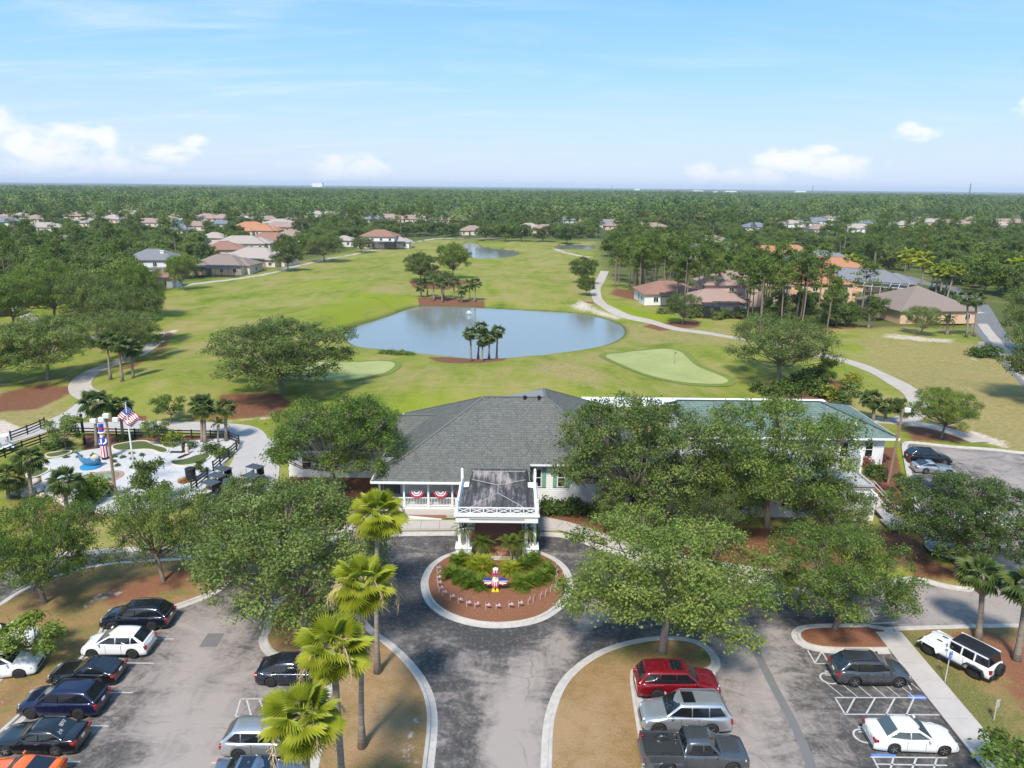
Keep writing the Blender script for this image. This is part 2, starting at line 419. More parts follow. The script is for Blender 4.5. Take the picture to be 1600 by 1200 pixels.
MULCH = zone([([(668,562),(700,557),(745,561),(795,565),(786,579),(745,582),(705,577),(682,570)],1,1.0),([(652,470),(700,467),(757,472),(756,480),(660,479)],1,1.2),
  ([(345,630),(430,621),(452,632),(440,650),(380,654),(335,648)],.95,1.5),([(0,612),(60,600),(140,606),(60,640),(-60,650)],.7,2.5),([(165,590),(215,580),(262,545),(275,520),(258,514),(232,560)],.75,2.0),
  ([(640,446),(700,440),(740,445),(700,455),(645,455)],.9,2),([(1140,640),(1260,598),(1330,600),(1340,640)],.6,1.5),([(1405,660),(1500,665),(1545,695),(1420,690)],.75,2.0),
  ([(845,795),(1090,795),(1090,880),(1000,872),(940,838),(905,822),(845,806)],1,.6),([(1085,826),(1250,826),(1300,850),(1330,890),(1160,890),(1085,875)],.85,1.5),([(1320,830),(1440,826),(1460,880),(1560,895),(1550,916),(1430,905)],.75,1.8),
  ([(1000,510),(1090,500),(1095,512),(1030,518)],.8,2),([(905,474),(932,473),(930,479)],.7,2),([(130,678),(380,682),(400,700),(130,712)],.85,.8),([(135,655),(230,655),(230,668),(140,668)],.9,.7),
  ([(1365,700),(1400,700),(1421,770),(1405,800),(1360,790)],.8,1),([(280,655),(400,640),(430,655),(300,662)],.6,1.2),([(480,700),(600,720),(590,800),(400,810)],.7,2),([(0,730),(200,720),(230,800),(0,850)],.5,2),
  ([(1480,508),(1300,505),(1150,480),(960,452),(950,462),(1150,500),(1250,520)],.75,4)])
DRY = zone([([(1330,530),(1700,540),(1750,720),(1600,712),(1520,695),(1430,640),(1400,600),(1345,570)],.72,4),([(0,600),(130,640),(120,680),(0,700),(-100,660)],.75,3),([(250,450),(420,480),(500,520),(300,560),(240,500)],.22,8),
  ([(840,575),(960,600),(940,625),(820,600)],.7,3),([(860,485),(960,500),(990,540),(1200,545),(1300,575),(1100,520)],.6,3),([(600,590),(760,610),(740,625),(600,610)],.45,3),([(1020,505),(1200,520),(1350,560),(1200,545)],.6,3),
  ([(640,470),(560,500),(520,480),(620,450)],.2,6),([(880,440),(950,450),(930,490),(890,480)],.5,4),([(500,600),(900,640),(700,660),(450,660)],.28,5),([(200,620),(420,660),(300,680)],.35,4),([(1430,600),(1600,600),(1640,720),(1560,700)],.75,3)])
SAND = zone([([(884,480),(905,471),(928,476),(936,484),(985,497),(960,498),(915,486)],.62,3.5),([(1380,522),(1500,530),(1490,538),(1370,532)],.6,3),([(240,520),(280,514),(262,530)],.8,1.5),([(0,655),(32,668),(20,690),(-60,690)],.9,1.5),
  ([(1545,695),(1500,678),(1520,672),(1570,690),(1590,706)],.8,1.5),([(1510,560),(1535,552),(1530,566)],.6,1.5),([(1380,596),(1395,592),(1410,610)],.7,1),([(1080,533),(1150,538),(1280,560),(1200,548)],.45,2),([(300,665),(420,650),(440,658)],.5,1.2),([(860,480),(905,488),(880,490)],.5,2)])
LUSH = zone([([(1325,542),(1470,540),(1490,585),(1390,590)],.9,3),([(560,465),(650,470),(600,500),(520,520),(470,500)],.8,6),([(480,440),(560,448),(540,462),(470,455)],.7,6),([(945,470),(1010,485),(1120,515),(1050,512),(960,490)],.95,3),([(560,660),(960,645),(940,625),(640,630)],.55,3),([(640,460),(600,490),(550,500)],.5,4),([(1390,700),(1409,700),(1421,760),(1405,760)],.9,.8),([(1130,600),(1350,590),(1330,560),(1180,560)],.3,4)])
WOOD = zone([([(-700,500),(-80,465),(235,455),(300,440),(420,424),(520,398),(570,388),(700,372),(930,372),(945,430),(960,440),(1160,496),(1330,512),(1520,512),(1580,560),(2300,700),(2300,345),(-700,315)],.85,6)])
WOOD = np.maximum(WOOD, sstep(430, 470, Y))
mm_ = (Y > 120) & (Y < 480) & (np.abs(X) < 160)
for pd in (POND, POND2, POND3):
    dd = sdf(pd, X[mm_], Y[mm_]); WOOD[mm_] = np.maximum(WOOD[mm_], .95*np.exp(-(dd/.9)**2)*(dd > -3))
gm, n, b, o = newmat('golf_grass')
p = n.pos()
n1 = n.noise(p, 0.045, 5, 0.6); n2 = n.noise(n.scale(p, (1, .45, 1)), 0.22, 5, 0.62, 0.4); n3 = n.noise(p, 1.6, 4, 0.7); n4 = n.noise(p, 7.0, 3, .7)
n5 = n.noise(n.scale(p, (.35, 1.3, 1)), .5, 6, .7, .8)
f = n.math('ADD', n.math('ADD', n.math('MULTIPLY', n1, .40), n.math('MULTIPLY', n2, .35)), n.math('ADD', n.math('MULTIPLY', n3, .16), n.math('MULTIPLY', n5, .22)))
grass = n.ramp(f, [(0.41,(.082,.128,.014)),(0.485,(.145,.185,.022)),(0.545,(.205,.220,.038)),(0.635,(.285,.238,.085))])
lush = n.math('MULTIPLY', n.attr('lush'), n.smooth(n2, 0.28, 0.50))
c = n.mix(lush, grass, (.20,.245,.012))
def edge(name, lo=.32, hi=.62):
    return n.smooth(n.math('ADD', n.attr(name), n.math('MULTIPLY', n.math('SUBTRACT', n.math('ADD', n.math('MULTIPLY', n3, .6), n.math('MULTIPLY', n2, .4)), .5), .9)), lo, hi)
c = n.mix(n.math('MULTIPLY', edge('dry', .25, .75), .85), c, n.ramp(n3, [(.3,(.21,.175,.06)),(.55,(.30,.235,.10)),(.75,(.36,.28,.15))]))
c = n.mix(edge('sand'), c, n.ramp(n3, [(.3,(.42,.33,.25)),(.7,(.60,.51,.43))]))
c = n.mix(edge('mulch'), c, n.ramp(n4, [(.28,(.105,.048,.028)),(.55,(.195,.085,.048)),(.75,(.27,.14,.085))]))
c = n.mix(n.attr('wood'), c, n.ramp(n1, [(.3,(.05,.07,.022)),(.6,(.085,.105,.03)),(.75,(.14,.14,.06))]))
c = n.mix(n.math('MULTIPLY', n.smooth(n4, .5, .8), .35), c, (.04,.055,.01))
n.set(b.inputs['Base Color'], c); b.inputs['Roughness'].default_value = .95; b.inputs['Specular IOR Level'].default_value = .1
bump(n, b, n.math('ADD', n.math('MULTIPLY', n5, 2.0), n.math('ADD', n3, n.math('MULTIPLY', n4, .5))), 0.7, 0.16)
nx, ny = len(gx), len(gy)
ii, jj = np.meshgrid(np.arange(nx-1), np.arange(ny-1)); k = (jj*nx+ii).ravel()
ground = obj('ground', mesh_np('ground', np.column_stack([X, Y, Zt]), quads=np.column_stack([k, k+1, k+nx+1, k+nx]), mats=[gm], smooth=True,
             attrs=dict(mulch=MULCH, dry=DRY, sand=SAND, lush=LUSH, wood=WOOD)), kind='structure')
# ------------------------------------------------------------------ water
wm, n, b, o = newmat('pond_water'); p = n.pos()
n.set(b.inputs['Base Color'], (.20,.21,.19)); b.inputs['Roughness'].default_value = .06; b.inputs['IOR'].default_value = 1.9
b.inputs['Specular IOR Level'].default_value = .5
bump(n, b, n.math('ADD', n.noise(n.scale(p, (1, 2.2, 1)), 1.3, 4, .6), n.math('MULTIPLY', n.noise(p, .08, 2), 2.0)), .14, .14)
for nm, pd, z in (('pond',POND,POND_Z),('pond',POND2,POND2_Z),('pond',POND3,POND2_Z),('pond',POND4,POND2_Z)):
    sheet(nm, offset_line(ccw(pd), -0.5, True), z, wm, 9.0, kind='structure')
# ------------------------------------------------------------------ asphalt
am, n, b, o = newmat('asphalt'); p = n.pos()
a1 = n.noise(p, .11, 6, .62, .5); a2 = n.noise(n.scale(p, (1, .35, 1)), .55, 6, .65, .9); a3 = n.noise(p, 3.0, 5, .75); a4 = n.noise(p, 30, 3, .7)
w = n.math('ADD', n.math('ADD', n.math('MULTIPLY', a1, .55), n.math('MULTIPLY', a2, .55)), n.math('MULTIPLY', a3, .22))
a5 = n.noise(n.scale(p, (.8, 1.6, 1)), .30, 7, .72, 1.4)
w = n.math('ADD', w, n.math('MULTIPLY', n.math('SUBTRACT', a5, .5), .85))
w = n.math('ADD', w, n.math('SUBTRACT', n.attr('wear'), .53))
c = n.ramp(w, [(.47,(.055,.052,.051)),(.59,(.088,.080,.074)),(.67,(.155,.134,.120)),(.76,(.240,.206,.184)),(.93,(.32,.272,.243))])
c = n.mix(n.math('MULTIPLY', n.smooth(a3, .48, .68), .55), c, n.mix(.5, c, (.36,.31,.285)))
c = n.mix(n.math('MULTIPLY', n.smooth(a4, .5, .75), .4), c, (.045,.045,.045))
cr = n.add('ShaderNodeTexVoronoi', feature='DISTANCE_TO_EDGE'); n.set(cr.inputs['Vector'], n.vmath('ADD', p, n.vmath('SCALE', n.noise(p, .6, 4, out=1)))); cr.inputs['Scale'].default_value = .16
crk = n.math('MULTIPLY', n.smooth(cr.outputs['Distance'], .010, .003), n.smooth(a1, .45, .6))
c = n.mix(n.math('MULTIPLY', crk, .3), c, (.03,.03,.03))
n.set(b.inputs['Base Color'], c); b.inputs['Roughness'].default_value = .88; b.inputs['Specular IOR Level'].default_value = .25
bump(n, b, n.math('ADD', a4, a3), .35, .02)
RC = P(776, 920)
def wear(x, y):
    d = np.hypot(x-RC[0], (y-RC[1]))
    w = .50-.16*sstep(14, 7, d)                                   # the loop is newer and darker
    lot = np.maximum(sstep(-12, -17, x), 0)*sstep(50, 44, y)
    w = w+.055*lot
    for pl, v, wd in (([(650,985),(700,1020),(745,1060),(790,1110),(800,1250)],.20,1.6),([(940,955),(900,985),(860,1020),(820,1075),(800,1250)],.24,1.8),([(1000,930),(940,955)],.2,1.5),
                      ([(1160,990),(1180,1060),(1215,1130),(1250,1250)],.16,3.0),([(1100,1050),(1140,1130),(1180,1250)],.10,2.5),([(1500,700),(1620,760),(1600,850),(1560,960),(1400,950)],.20,5),([(330,970),(300,1050),(260,1220)],.20,2.6),([(420,1030),(330,1120),(290,1250)],.10,1.6),
                      ([(640,870),(680,858)],.16,.9),([(850,860),(910,880)],.12,.9),([(1450,930),(1700,930)],.12,3),([(560,820),(620,870)],.0,1)):
        w = w+v*np.exp(-(sdline(PP(pl), x, y)/wd)**2)
    w = w-.10*np.exp(-(sdline(PP([(1330,1050),(1450,1180)]), x, y)/3.5)**2)
    w = w-.10*np.exp(-(sdline(PP([(730,1250),(725,1090),(690,1020),(640,960)]), x, y)/1.2)**2)
    w = w-.12*np.exp(-(sdline(PP([(1195,950),(1440,1010)]), x, y)/2.5)**2)
    return np.clip(w, 0, 1)
asphalt = sheet('asphalt', ASPH, 0.0, am, 1.0, dict(wear=wear), kind='structure')
# ------------------------------------------------------------------ concrete, paint
con = mat('concrete', (.43,.385,.35), .85, .16, .9, bmp=.25); con2 = mat('pale_concrete', (.40,.365,.335), .85, .14, .7, bmp=.25)
kerbm = mat('kerb_concrete', (.44,.405,.365), .85, .34, 2.2, bmp=.25)
paint = mat('road_paint', (.45,.44,.425), .7, .35, 4); bluepaint = mat('blue_road_paint', (.10,.20,.50), .7, .3, 5)
white = mat('white_paint', (.74,.735,.72), .5, .05, 2.0); white2 = mat('white_siding', (.70,.695,.69), .6, .05, 1.5)
black = mat('black_rail', (.018,.016,.015), .5, .3, 4)
# ------------------------------------------------------------------ raised planting islands
lm, n, b, o = newmat('dry_lawn'); p = n.pos()
l1 = n.noise(p, .22, 5, .62, .5); l2 = n.noise(p, 1.3, 5, .68); l3 = n.noise(p, 9, 4, .75)
f = n.math('ADD', n.math('ADD', n.math('MULTIPLY', l1, .55), n.math('MULTIPLY', l2, .35)), n.math('MULTIPLY', n.math('SUBTRACT', n.attr('dry'), .5), .55))
c = n.ramp(f, [(.32,(.115,.120,.026)),(.40,(.185,.145,.042)),(.48,(.255,.150,.062)),(.60,(.32,.205,.105))])
c = n.mix(n.math('MULTIPLY', n.smooth(l3, .42, .66), .75), c, n.mix(.55, c, (.38,.29,.17)))
l4 = n.noise(p, 24, 3, .8); c = n.mix(n.math('MULTIPLY', n.smooth(l4, .50, .75), .55), c, (.055,.045,.02))
sp = n.add('ShaderNodeTexVoronoi'); n.set(sp.inputs['Vector'], p); sp.inputs['Scale'].default_value = 2.6
c = n.mix(n.math('MULTIPLY', n.smooth(sp.outputs['Distance'], .10, .05), n.smooth(l1, .48, .56)), c, (.42,.36,.31))
ms = n.smooth(n.math('ADD', n.attr('mulch'), n.math('MULTIPLY', n.math('SUBTRACT', l2, .5), .9)), .35, .65)
c = n.mix(ms, c, n.ramp(l3, [(.25,(.12,.055,.030)),(.55,(.24,.105,.058)),(.75,(.33,.17,.10))]))
sa = n.smooth(n.math('ADD', n.attr('sand'), n.math('MULTIPLY', n.math('SUBTRACT', l2, .5), 1.5)), .45, .68)
c = n.mix(sa, c, n.ramp(l3, [(.3,(.40,.32,.26)),(.7,(.60,.53,.47))]))
n.set(b.inputs['Base Color'], c); b.inputs['Roughness'].default_value = .95; b.inputs['Specular IOR Level'].default_value = .1
bump(n, b, n.math('ADD', l3, l2), .7, .06)
KP = [(-.02,-.02),(-.02,.13),(.02,.15),(.17,.15),(.20,.135),(.23,.02),(.62,.008),(.62,-.03)]    # kerb top and its gutter pan
def island(pts, sm=2, mulch=None, sand=None, dry=None, kerb=True, px=True):
    pl = PP(pts) if px else pts; pl = ccw(chaikin(pl, sm, True))
    fz = lambda x, y: .11+.03*np.sin(x*1.3)*np.sin(y*1.1)+.10*sstep(0, 3, -sdf(pl, x, y))
    z0 = lambda x, y: np.zeros(np.shape(x))
    mk = lambda lst, base=0.0: (lambda x, y: np.clip(base+sum((v*np.exp(-(sdline(PP(l), x, y)/wd)**2) for l, v, wd in (lst or [])), np.zeros(np.shape(x))), 0, 1))
    isl = sheet('planting_island', pl, fz, lm, .7, dict(mulch=mk(mulch), sand=mk(sand), dry=mk(dry, .5)), kind='structure')
    if kerb: sweep('kerb', [pl[-1-i] for i in range(len(pl))], KP, kerbm, True, parent=isl)
    return isl
island([(425,985),(416,1000),(428,1020),(455,1029),(508,1029),(522,1040),(518,1090),(508,1150),(495,1215),(480,1300),(470,1400),(640,1400),(652,1300),(660,1200),(667,1150),(668,1115),(662,1085),(648,1058),(625,1030),(600,1008),(578,993),(560,975),(552,955),(545,935),(520,922),(480,920),(445,935),(428,960)],
    2, [([(450,950),(500,940)],.8,3),([(470,1000),(480,960)],.5,2),([(560,1060),(585,1120),(560,1200)],.35,2.5)], [([(652,1130),(640,1165),(630,1190)],.55,.55),([(540,1085),(545,1100)],.35,.6),([(600,1190),(650,1200)],.2,1)], [([(600,1120),(570,1060)],.2,4),([(500,990)],-.3,3)])
island([(856,1400),(858,1290),(862,1200),(863,1150),(868,1112),(884,1072),(908,1046),(942,1023),(988,1008),(1035,1001),(1080,1004),(1103,1018),(1113,1035),(1106,1046),(1080,1047),(990,1044),(983,1055),(989,1100),(997,1150),(1003,1200),(1015,1290),(1028,1400)],
    2, [([(1000,1030),(1080,1020)],.45,1.5),([(920,1130),(940,1180)],.25,2)], [([(960,1180),(950,1130)],.2,.8),([(985,1140),(980,1110)],.3,.5),([(935,1090),(960,1085)],.25,.6)], [([(930,1150),(920,1200)],.25,5),([(960,1060)],-.15,3)])
island([(1250,991),(1260,984),(1290,982),(1376,982),(1390,998),(1399,1013),(1345,1014),(1290,1013),(1264,1008),(1252,1000)], 1, [([(1270,995),(1380,998)],1,3)])
island([(-90,995),(0,950),(30,930),(60,915),(100,899),(140,889),(190,882),(260,878),(330,875),(352,890),(345,915),(320,930),(290,941),(262,951),(172,963),(160,978),(148,1005),(116,1040),(70,1080),(22,1125),(-35,1175),(-140,1280),(-250,1280),(-100,1150),(10,1060),(60,1015),(84,990),(40,987),(-20,993),(-110,1030)],
    1, [([(200,930),(250,915),(300,900)],.75,2.5),([(60,935),(120,905)],.45,2.5),([(130,1000),(60,1050),(0,1110)],.5,1.2)], [([(120,955),(190,925)],.55,1.0),([(100,1000),(0,1110)],.35,1.0),([(60,985),(130,975)],.3,.6),([(180,905),(120,912)],.35,1)], [([(30,1060)],.2,3)])
isl5 = island([(1402,987),(1460,985),(1540,983),(1700,980),(1950,1050),(1950,1400),(1745,1400),(1531,1143)], 0, [([(1540,1010),(1620,1060),(1640,1100)],.9,2.6)], [([(1445,1000),(1470,1040)],.5,.7),([(1570,1110),(1640,1150)],.35,.6)], [([(1600,1150)],.15,4),([(1420,1010),(1530,1120)],-.45,1.6)])
# ring island under the porte-cochere
RING = [(716,866),(696,873),(678,887),(669,906),(670,922),(676,938),(690,952),(714,964),(744,972),(780,975),(820,971),(850,961),(874,942),(884,920),(884,906),(878,889),(860,874),(842,867),(820,877),(735,877)]
rp = chaikin(PP(RING[:18]), 2)+PP([(820,876.5),(735,876.5)])
ring = island(rp, 0, [([(680,900),(870,900)],1,12)], [([(760,955),(800,950)],.15,1.2)], px=False)
# kerb along the outer edge of the asphalt
A2 = ASPH; i0 = 22
k1 = chaikin(A2[:10], 2); sweep('kerb', resample(k1, 1.0), KP, kerbm, parent=ground)
k2 = A2[14:]; sweep('kerb', resample(chaikin(k2, 2), 1.0), KP, kerbm, parent=ground)
# ------------------------------------------------------------------ paths, greens, street
def path(name, pts, wd, m, over=.06, sm=2, **kw):
    pl = resample(chaikin(PP(pts), sm), 1.2); k = [ -wd/2, -wd/4, 0, wd/4, wd/2 ]
    L = [offset_line(pl, q) for q in k]; V = []; Fs = []
    for i in range(len(pl)):
        for j, q in enumerate(L): V.append((q[i][0], q[i][1], hz(*q[i])+over))
        V.append((L[0][i][0], L[0][i][1], hz(*L[0][i])-.15)); V.append((L[4][i][0], L[4][i][1], hz(*L[4][i])-.15))
    for i in range(len(pl)-1):
        a, c_ = i*7, i*7+7
        Fs += [(a+j+1, a+j, c_+j, c_+j+1) for j in range(4)]+[(a, a+5, c_+5, c_), (a+6, a+4, c_+4, c_+6)]
    return MB().put(V, Fs).obj(name, m, kind='structure', **kw)
pathm = mat('path_concrete', (.40,.345,.29), .9, .22, .6, bmp=.3); streetm = mat('street_asphalt', (.16,.155,.15), .9, .25, .5)
CART = [[(215,459),(300,446),(370,436),(430,428),(460,417),(500,408),(540,399),(590,391),(640,379),(700,372),(790,372)],
        [(945,425),(938,440),(930,452),(931,468),(945,482),(975,494),(1040,512),(1100,523),(1165,532),(1240,545),(1330,569),(1370,585),(1402,603),(1423,616),(1438,632),(1432,648),(1405,658)],
        [(1365,655),(1410,660),(1460,667),(1500,679),(1535,694)],
        [(246,533),(226,547),(205,560),(165,576),(135,590),(123,604),(130,618),(150,632)],
        [(865,390),(880,395),(900,398),(925,402)], [(-40,462),(10,472),(25,483),(60,505),(115,520),(140,530)]]
for c_, wd in zip(CART, (2.6, 3.0, 2.6, 3.2, 3, 3)): path('cart_path', c_, wd, pathm)
path('cart_path', [(-60,705),(0,690),(60,672),(95,660),(128,648),(150,632)], 4.2, con2)
path('cart_path', [(100,672),(140,668),(200,668),(300,669),(372,671),(392,680),(398,700),(385,730),(362,755),(345,790),(350,830)], 3.6, con2, over=.075)
path('cart_path', [(396,690),(402,715),(400,745),(385,800),(380,840)], 5.0, con2, over=.07)
path('street', [(1700,690),(1640,610),(1590,560),(1552,525),(1530,492),(1520,470),(1495,452),(1440,440),(1400,432)], 6.5, streetm)
path('pavement', [(1640,625),(1600,583),(1570,553),(1545,520),(1535,505)], 2.2, pathm, over=.075)
path('driveway', [(1455,489),(1490,490),(1530,488)], 5, con2, over=.075)
puttm, n, b, o = newmat('putting_green'); p = n.pos()
n.set(b.inputs['Base Color'], n.ramp(n.math('ADD', n.math('MULTIPLY', n.noise(p, .16, 3), .6), n.math('MULTIPLY', n.noise(p, 2.2, 4), .4)), [(.35,(.255,.285,.10)),(.65,(.335,.345,.145))])); b.inputs['Roughness'].default_value = .9; b.inputs['Specular IOR Level'].default_value = .1
collar = mat('collar_turf', (.150,.185,.042), .95, .2, 1.2, spec=.1)
for g in (GREEN_R, GREEN_L):
    sheet('green_collar', offset_line(ccw(g), -1.3, True), lambda x, y: hgt(x, y)+.07, collar, 1.4, kind='structure')
    sheet('putting_green', g, lambda x, y: hgt(x, y)+.10, puttm, 1.3, kind='structure')
# ------------------------------------------------------------------ sidewalk slabs
def slabs(structure, pts, wd, step, z=.16, px=True):
    pl = resample(chaikin(PP(pts) if px else pts, 2), step); L = offset_line(pl, wd/2); R = offset_line(pl, -wd/2)
    for i in range(len(pl)-1):
        q = [L[i], R[i], R[i+1], L[i+1]]; cx = sum(a[0] for a in q)/4; cy = sum(a[1] for a in q)/4
        g = [((a[0]-cx)*.985, (a[1]-cy)*.985) for a in q]
        MB().prism(ccw(g), -.09, float(RNG.uniform(-.006,.006))).obj('slab', con, structure, loc=(cx, cy, z))
walk = sheet('sidewalk', [(26.0,16),(28.1,16),(28.1,46.9),(26.0,46.9)] if False else PP([(1375,990),(1400,990),(1531,1143),(1740,1390),(1705,1400),(1506,1157)]), .055, con2, 3, skirt=.08, kind='structure')
slabs(walk, [(1387.5,990),(1518.5,1150),(1720,1395)], 1.9, 1.8)
walk2 = sheet('sidewalk', PP([(717,829),(612,830),(540,834),(540,822),(612,815),(717,815)]), .12, con2, 3, skirt=.1, kind='structure')
slabs(walk2, [(716,822),(664,822.5),(612,823),(560,826),(500,831),(430,836),(340,840)], 1.7, 1.75, z=.22)
walk3 = sheet('sidewalk', PP([(841,830),(875,830),(905,838),(950,855),(955,842),(905,824),(870,813),(841,808)]), .12, con2, 3, skirt=.1, kind='structure')
slabs(walk3, [(843,819),(872,821.5),(905,831),(950,848),(1010,866),(1090,883),(1170,897),(1240,907)], 1.9, 2.0, z=.22)
# ------------------------------------------------------------------ painted markings, patches
def line(p, q, wd=.10, m=None, z=.006, px=True, parent=None):
    if px: p, q = P(*p), P(*q)
    pl = [p, q]; a = offset_line(pl, wd/2); c_ = offset_line(pl, -wd/2)
    return MB().put([(*c_[0],z),(*c_[1],z),(*a[1],z),(*a[0],z)], [(0,1,2,3)]).obj('parking_line', m or paint, parent or asphalt)
for px_, y0 in ((236,998),(203,1036),(168,1082),(127,1134),(80,1190)):
    a = P(px_, y0); line((a[0]-5.0, a[1]), (a[0]+1.6, a[1]), px=False)
for a, c_ in (((376,1092),(430,1092)),((368,1120),(424,1120)),((376,1092),(368,1120)),((405,1092),(416,1120)),((385,1092),(393,1120)),((330,1192),(345,1192)),((500,1084),(525,1084)),((365,1132),(420,1131)),
    # accessible bays on the right
    ((1262,1016),(1274,1037)),((1274,1037),(1300,1037)),((1274,1035),(1284,1018)),((1284,1018),(1296,1037)),
    ((1304,1089),(1320,1115)),((1304,1090),(1452,1090)),((1320,1116),(1470,1117)),((1336,1090),(1323,1114)),((1367,1091),(1353,1116)),((1398,1091),(1384,1117)),((1428,1091),(1416,1117)),
    ((1360,1183),(1480,1184)),((1370,1194),(1480,1196)),((1364,1184),(1380,1215)),((1396,1184),(1388,1215)),((1432,1184),(1420,1215)),((1464,1184),(1455,1215)),((1415,1064),(1424,1078)),((1483,1160),(1494,1168)),
    # upper lot
    ((1411,697),(1418,697)),((1414,708),(1422,708)),((1416,725),(1440,722)),((1417,741),(1440,740)),((1418,752),(1440,751)),((1424,697),(1430,712)),((1430,720),(1434,735)),((1500,722),(1520,724)),
    ((1348,935),(1366,962)),((1378,930),(1396,962)),((1364,963),(1398,962)),((1362,974),(1400,973))):
    line(a, c_, .095)
for i in range(7):
    line((1290+i*22,1066),(1318+i*22,1089), .06)
line((1420,1089),(1453,1090), .35, bluepaint, .004); line((1362,1181),(1400,1181), .3, bluepaint, .004)
def access_symbol(px_, py_):
    c = P(px_, py_); mb = MB(); z = .007
    pts = [(c[0]+.55*math.cos(a)-.1, c[1]+.55*math.sin(a)) for a in np.linspace(0.3, 2*math.pi-0.9, 22)]
    A_ = offset_line(pts, .06); B_ = offset_line(pts, -.06)
    for i in range(len(pts)-1): mb.put([(*B_[i],z),(*B_[i+1],z),(*A_[i+1],z),(*A_[i],z)], [(3,2,1,0)])
    def seg(p, q, w=.12):
        a = offset_line([p, q], w/2); d = offset_line([p, q], -w/2); mb.put([(*d[0],z+.002),(*d[1],z+.002),(*a[1],z+.002),(*a[0],z+.002)], [(0,1,2,3)])
    x, y = c
    seg((x-.1,y+.75),(x+.35,y+.70)); seg((x+.3,y+.70),(x+.3,y)); seg((x+.3,y),(x+.9,y)); seg((x+.9,y),(x+1.1,y-.3)); seg((x-.25,y+.35),(x+.3,y+.3),.1)
    mb.obj('wheelchair_symbol', paint, asphalt)
access_symbol(1298,1060); access_symbol(1352,1150)
patch = mat('asphalt_patch', (.15,.143,.138), .9, .12, 1.5)
def strip(pts, wd, m=patch, z=.004):
    pl = PP(pts); a = offset_line(pl, wd/2); c_ = offset_line(pl, -wd/2); k = len(pl)
    MB().put([(*q,z) for q in c_]+[(*q,z) for q in a], [(i,i+1,k+i+1,k+i) for i in range(k-1)]).obj('asphalt_patch', m, asphalt)
strip([(1171,996),(1205,1065),(1240,1130),(1262,1180),(1290,1260)], .55); strip([(318,1000),(345,1000)], 1.6); strip([(1371,983),(1402,984)], .9, mat('fresh_asphalt', (.04,.04,.042), .9))
# ------------------------------------------------------------------ clubhouse
def PY(px, py, Yw):
    """point seen at a pixel on the upright plane Y = Yw: (X, Z)"""
    d = _f + _r*(px-800)/FPX - _u*(py-600)/FPX; t = Yw/d[1]; return float(d[0]*t), float(CAMZ+d[2]*t)
def shinglemat(name, lo, hi, base_var=.25):
    m, n, b, o = newmat(name); t = n.attr('tint'); p = n.pos()
    c = n.mix(t, lo, hi); c = n.mix(n.math('MULTIPLY', n.smooth(n.noise(n.scale(p, (1,1,.4)),   .35, 5, .65), .45, .75), .28), c, tuple(x*.62 for x in lo))
    c = n.mix(n.math('MULTIPLY', n.noise(p, 14, 3), .5), c, tuple(min(1, x*1.25) for x in hi))
    n.set(b.inputs['Base Color'], c); b.inputs['Roughness'].default_value = .9; b.inputs['Specular IOR Level'].default_value = .2
    return m
def shingles(poly3, w, h, mats, parent, name='shingles', lift=.035, seed=1):
    """rows of single shingles laid over a flat roof face; the first edge of the polygon is the eave"""
    rng = np.random.default_rng(seed); ps = [np.array(p, float) for p in poly3]
    u = ps[1]-ps[0]; u = u/np.linalg.norm(u); nr = np.cross(ps[1]-ps[0], ps[2]-ps[0]); nr /= np.linalg.norm(nr)
    if nr[2] < 0: nr = -nr
    v = np.cross(nr, u); v = v if v[2] > 0 else -v
    p2 = [((p-ps[0])@u, (p-ps[0])@v) for p in ps]; A = np.array(p2)
    ex, ey = np.meshgrid(np.arange(A[:,0].min()-w, A[:,0].max()+w, w), np.arange(0, A[:,1].max()+h, h))
    ex = ex+(np.arange(ex.shape[0])[:,None] % 2)*w/2; ex = ex.ravel(); ey = ey.ravel()
    k = sdf(p2, ex+w/2, ey+h/2) < -0.06; ex, ey = ex[k], ey[k]; N = len(ex)
    g = .018; jy = rng.uniform(-.02, .02, N)
    def pt(a, b, c): return ps[0]+a[:,None]*u+b[:,None]*v+c[:,None]*nr
    lo = np.full(N, lift)+rng.uniform(-.006,.006,N); hi = np.full(N, .012)
    V = np.stack([pt(ex+g, ey+jy, lo), pt(ex+w-g, ey+jy, lo), pt(ex+w-g, ey+h*.97, hi), pt(ex+g, ey+h*.97, hi),
                  pt(ex+g, ey+jy, lo*0+.002), pt(ex+w-g, ey+jy, lo*0+.002)], 1).reshape(-1, 3)
    o = np.arange(N)*6; Q = np.concatenate([np.column_stack([o,o+1,o+2,o+3]), np.column_stack([o+4,o+5,o+1,o])])
    if np.dot(np.cross(u, v), nr) < 0: Q = Q[:, ::-1]
    t = np.repeat(rng.beta(1.6, 1.6, N), 6)
    return obj(name, mesh_np(name, V, quads=Q, mats=[mats], attrs=dict(tint=t)), parent, kind='stuff')
grey_sh = shinglemat('grey_shingle', (.068,.072,.062), (.135,.137,.122)); green_sh = shinglemat('green_shingle', (.080,.120,.102), (.165,.215,.188))
under = mat('roof_felt', (.20,.195,.185), .95, .15, 3); ridgem = mat('ridge_cap', (.13,.13,.12), .9, .2, 4); undg = mat('green_felt', (.09,.14,.12), .95, .2, 3)
glassm, n, b, o = newmat('dark_window'); b.inputs['Base Color'].default_value = (.012,.015,.018,1); b.inputs['Roughness'].default_value = .05; b.inputs['Specular IOR Level'].default_value = .7
shutter = mat('green_shutter', (.17,.34,.24), .6, .08, 4); inner = mat('shaded_interior', (.10,.09,.08), .9)
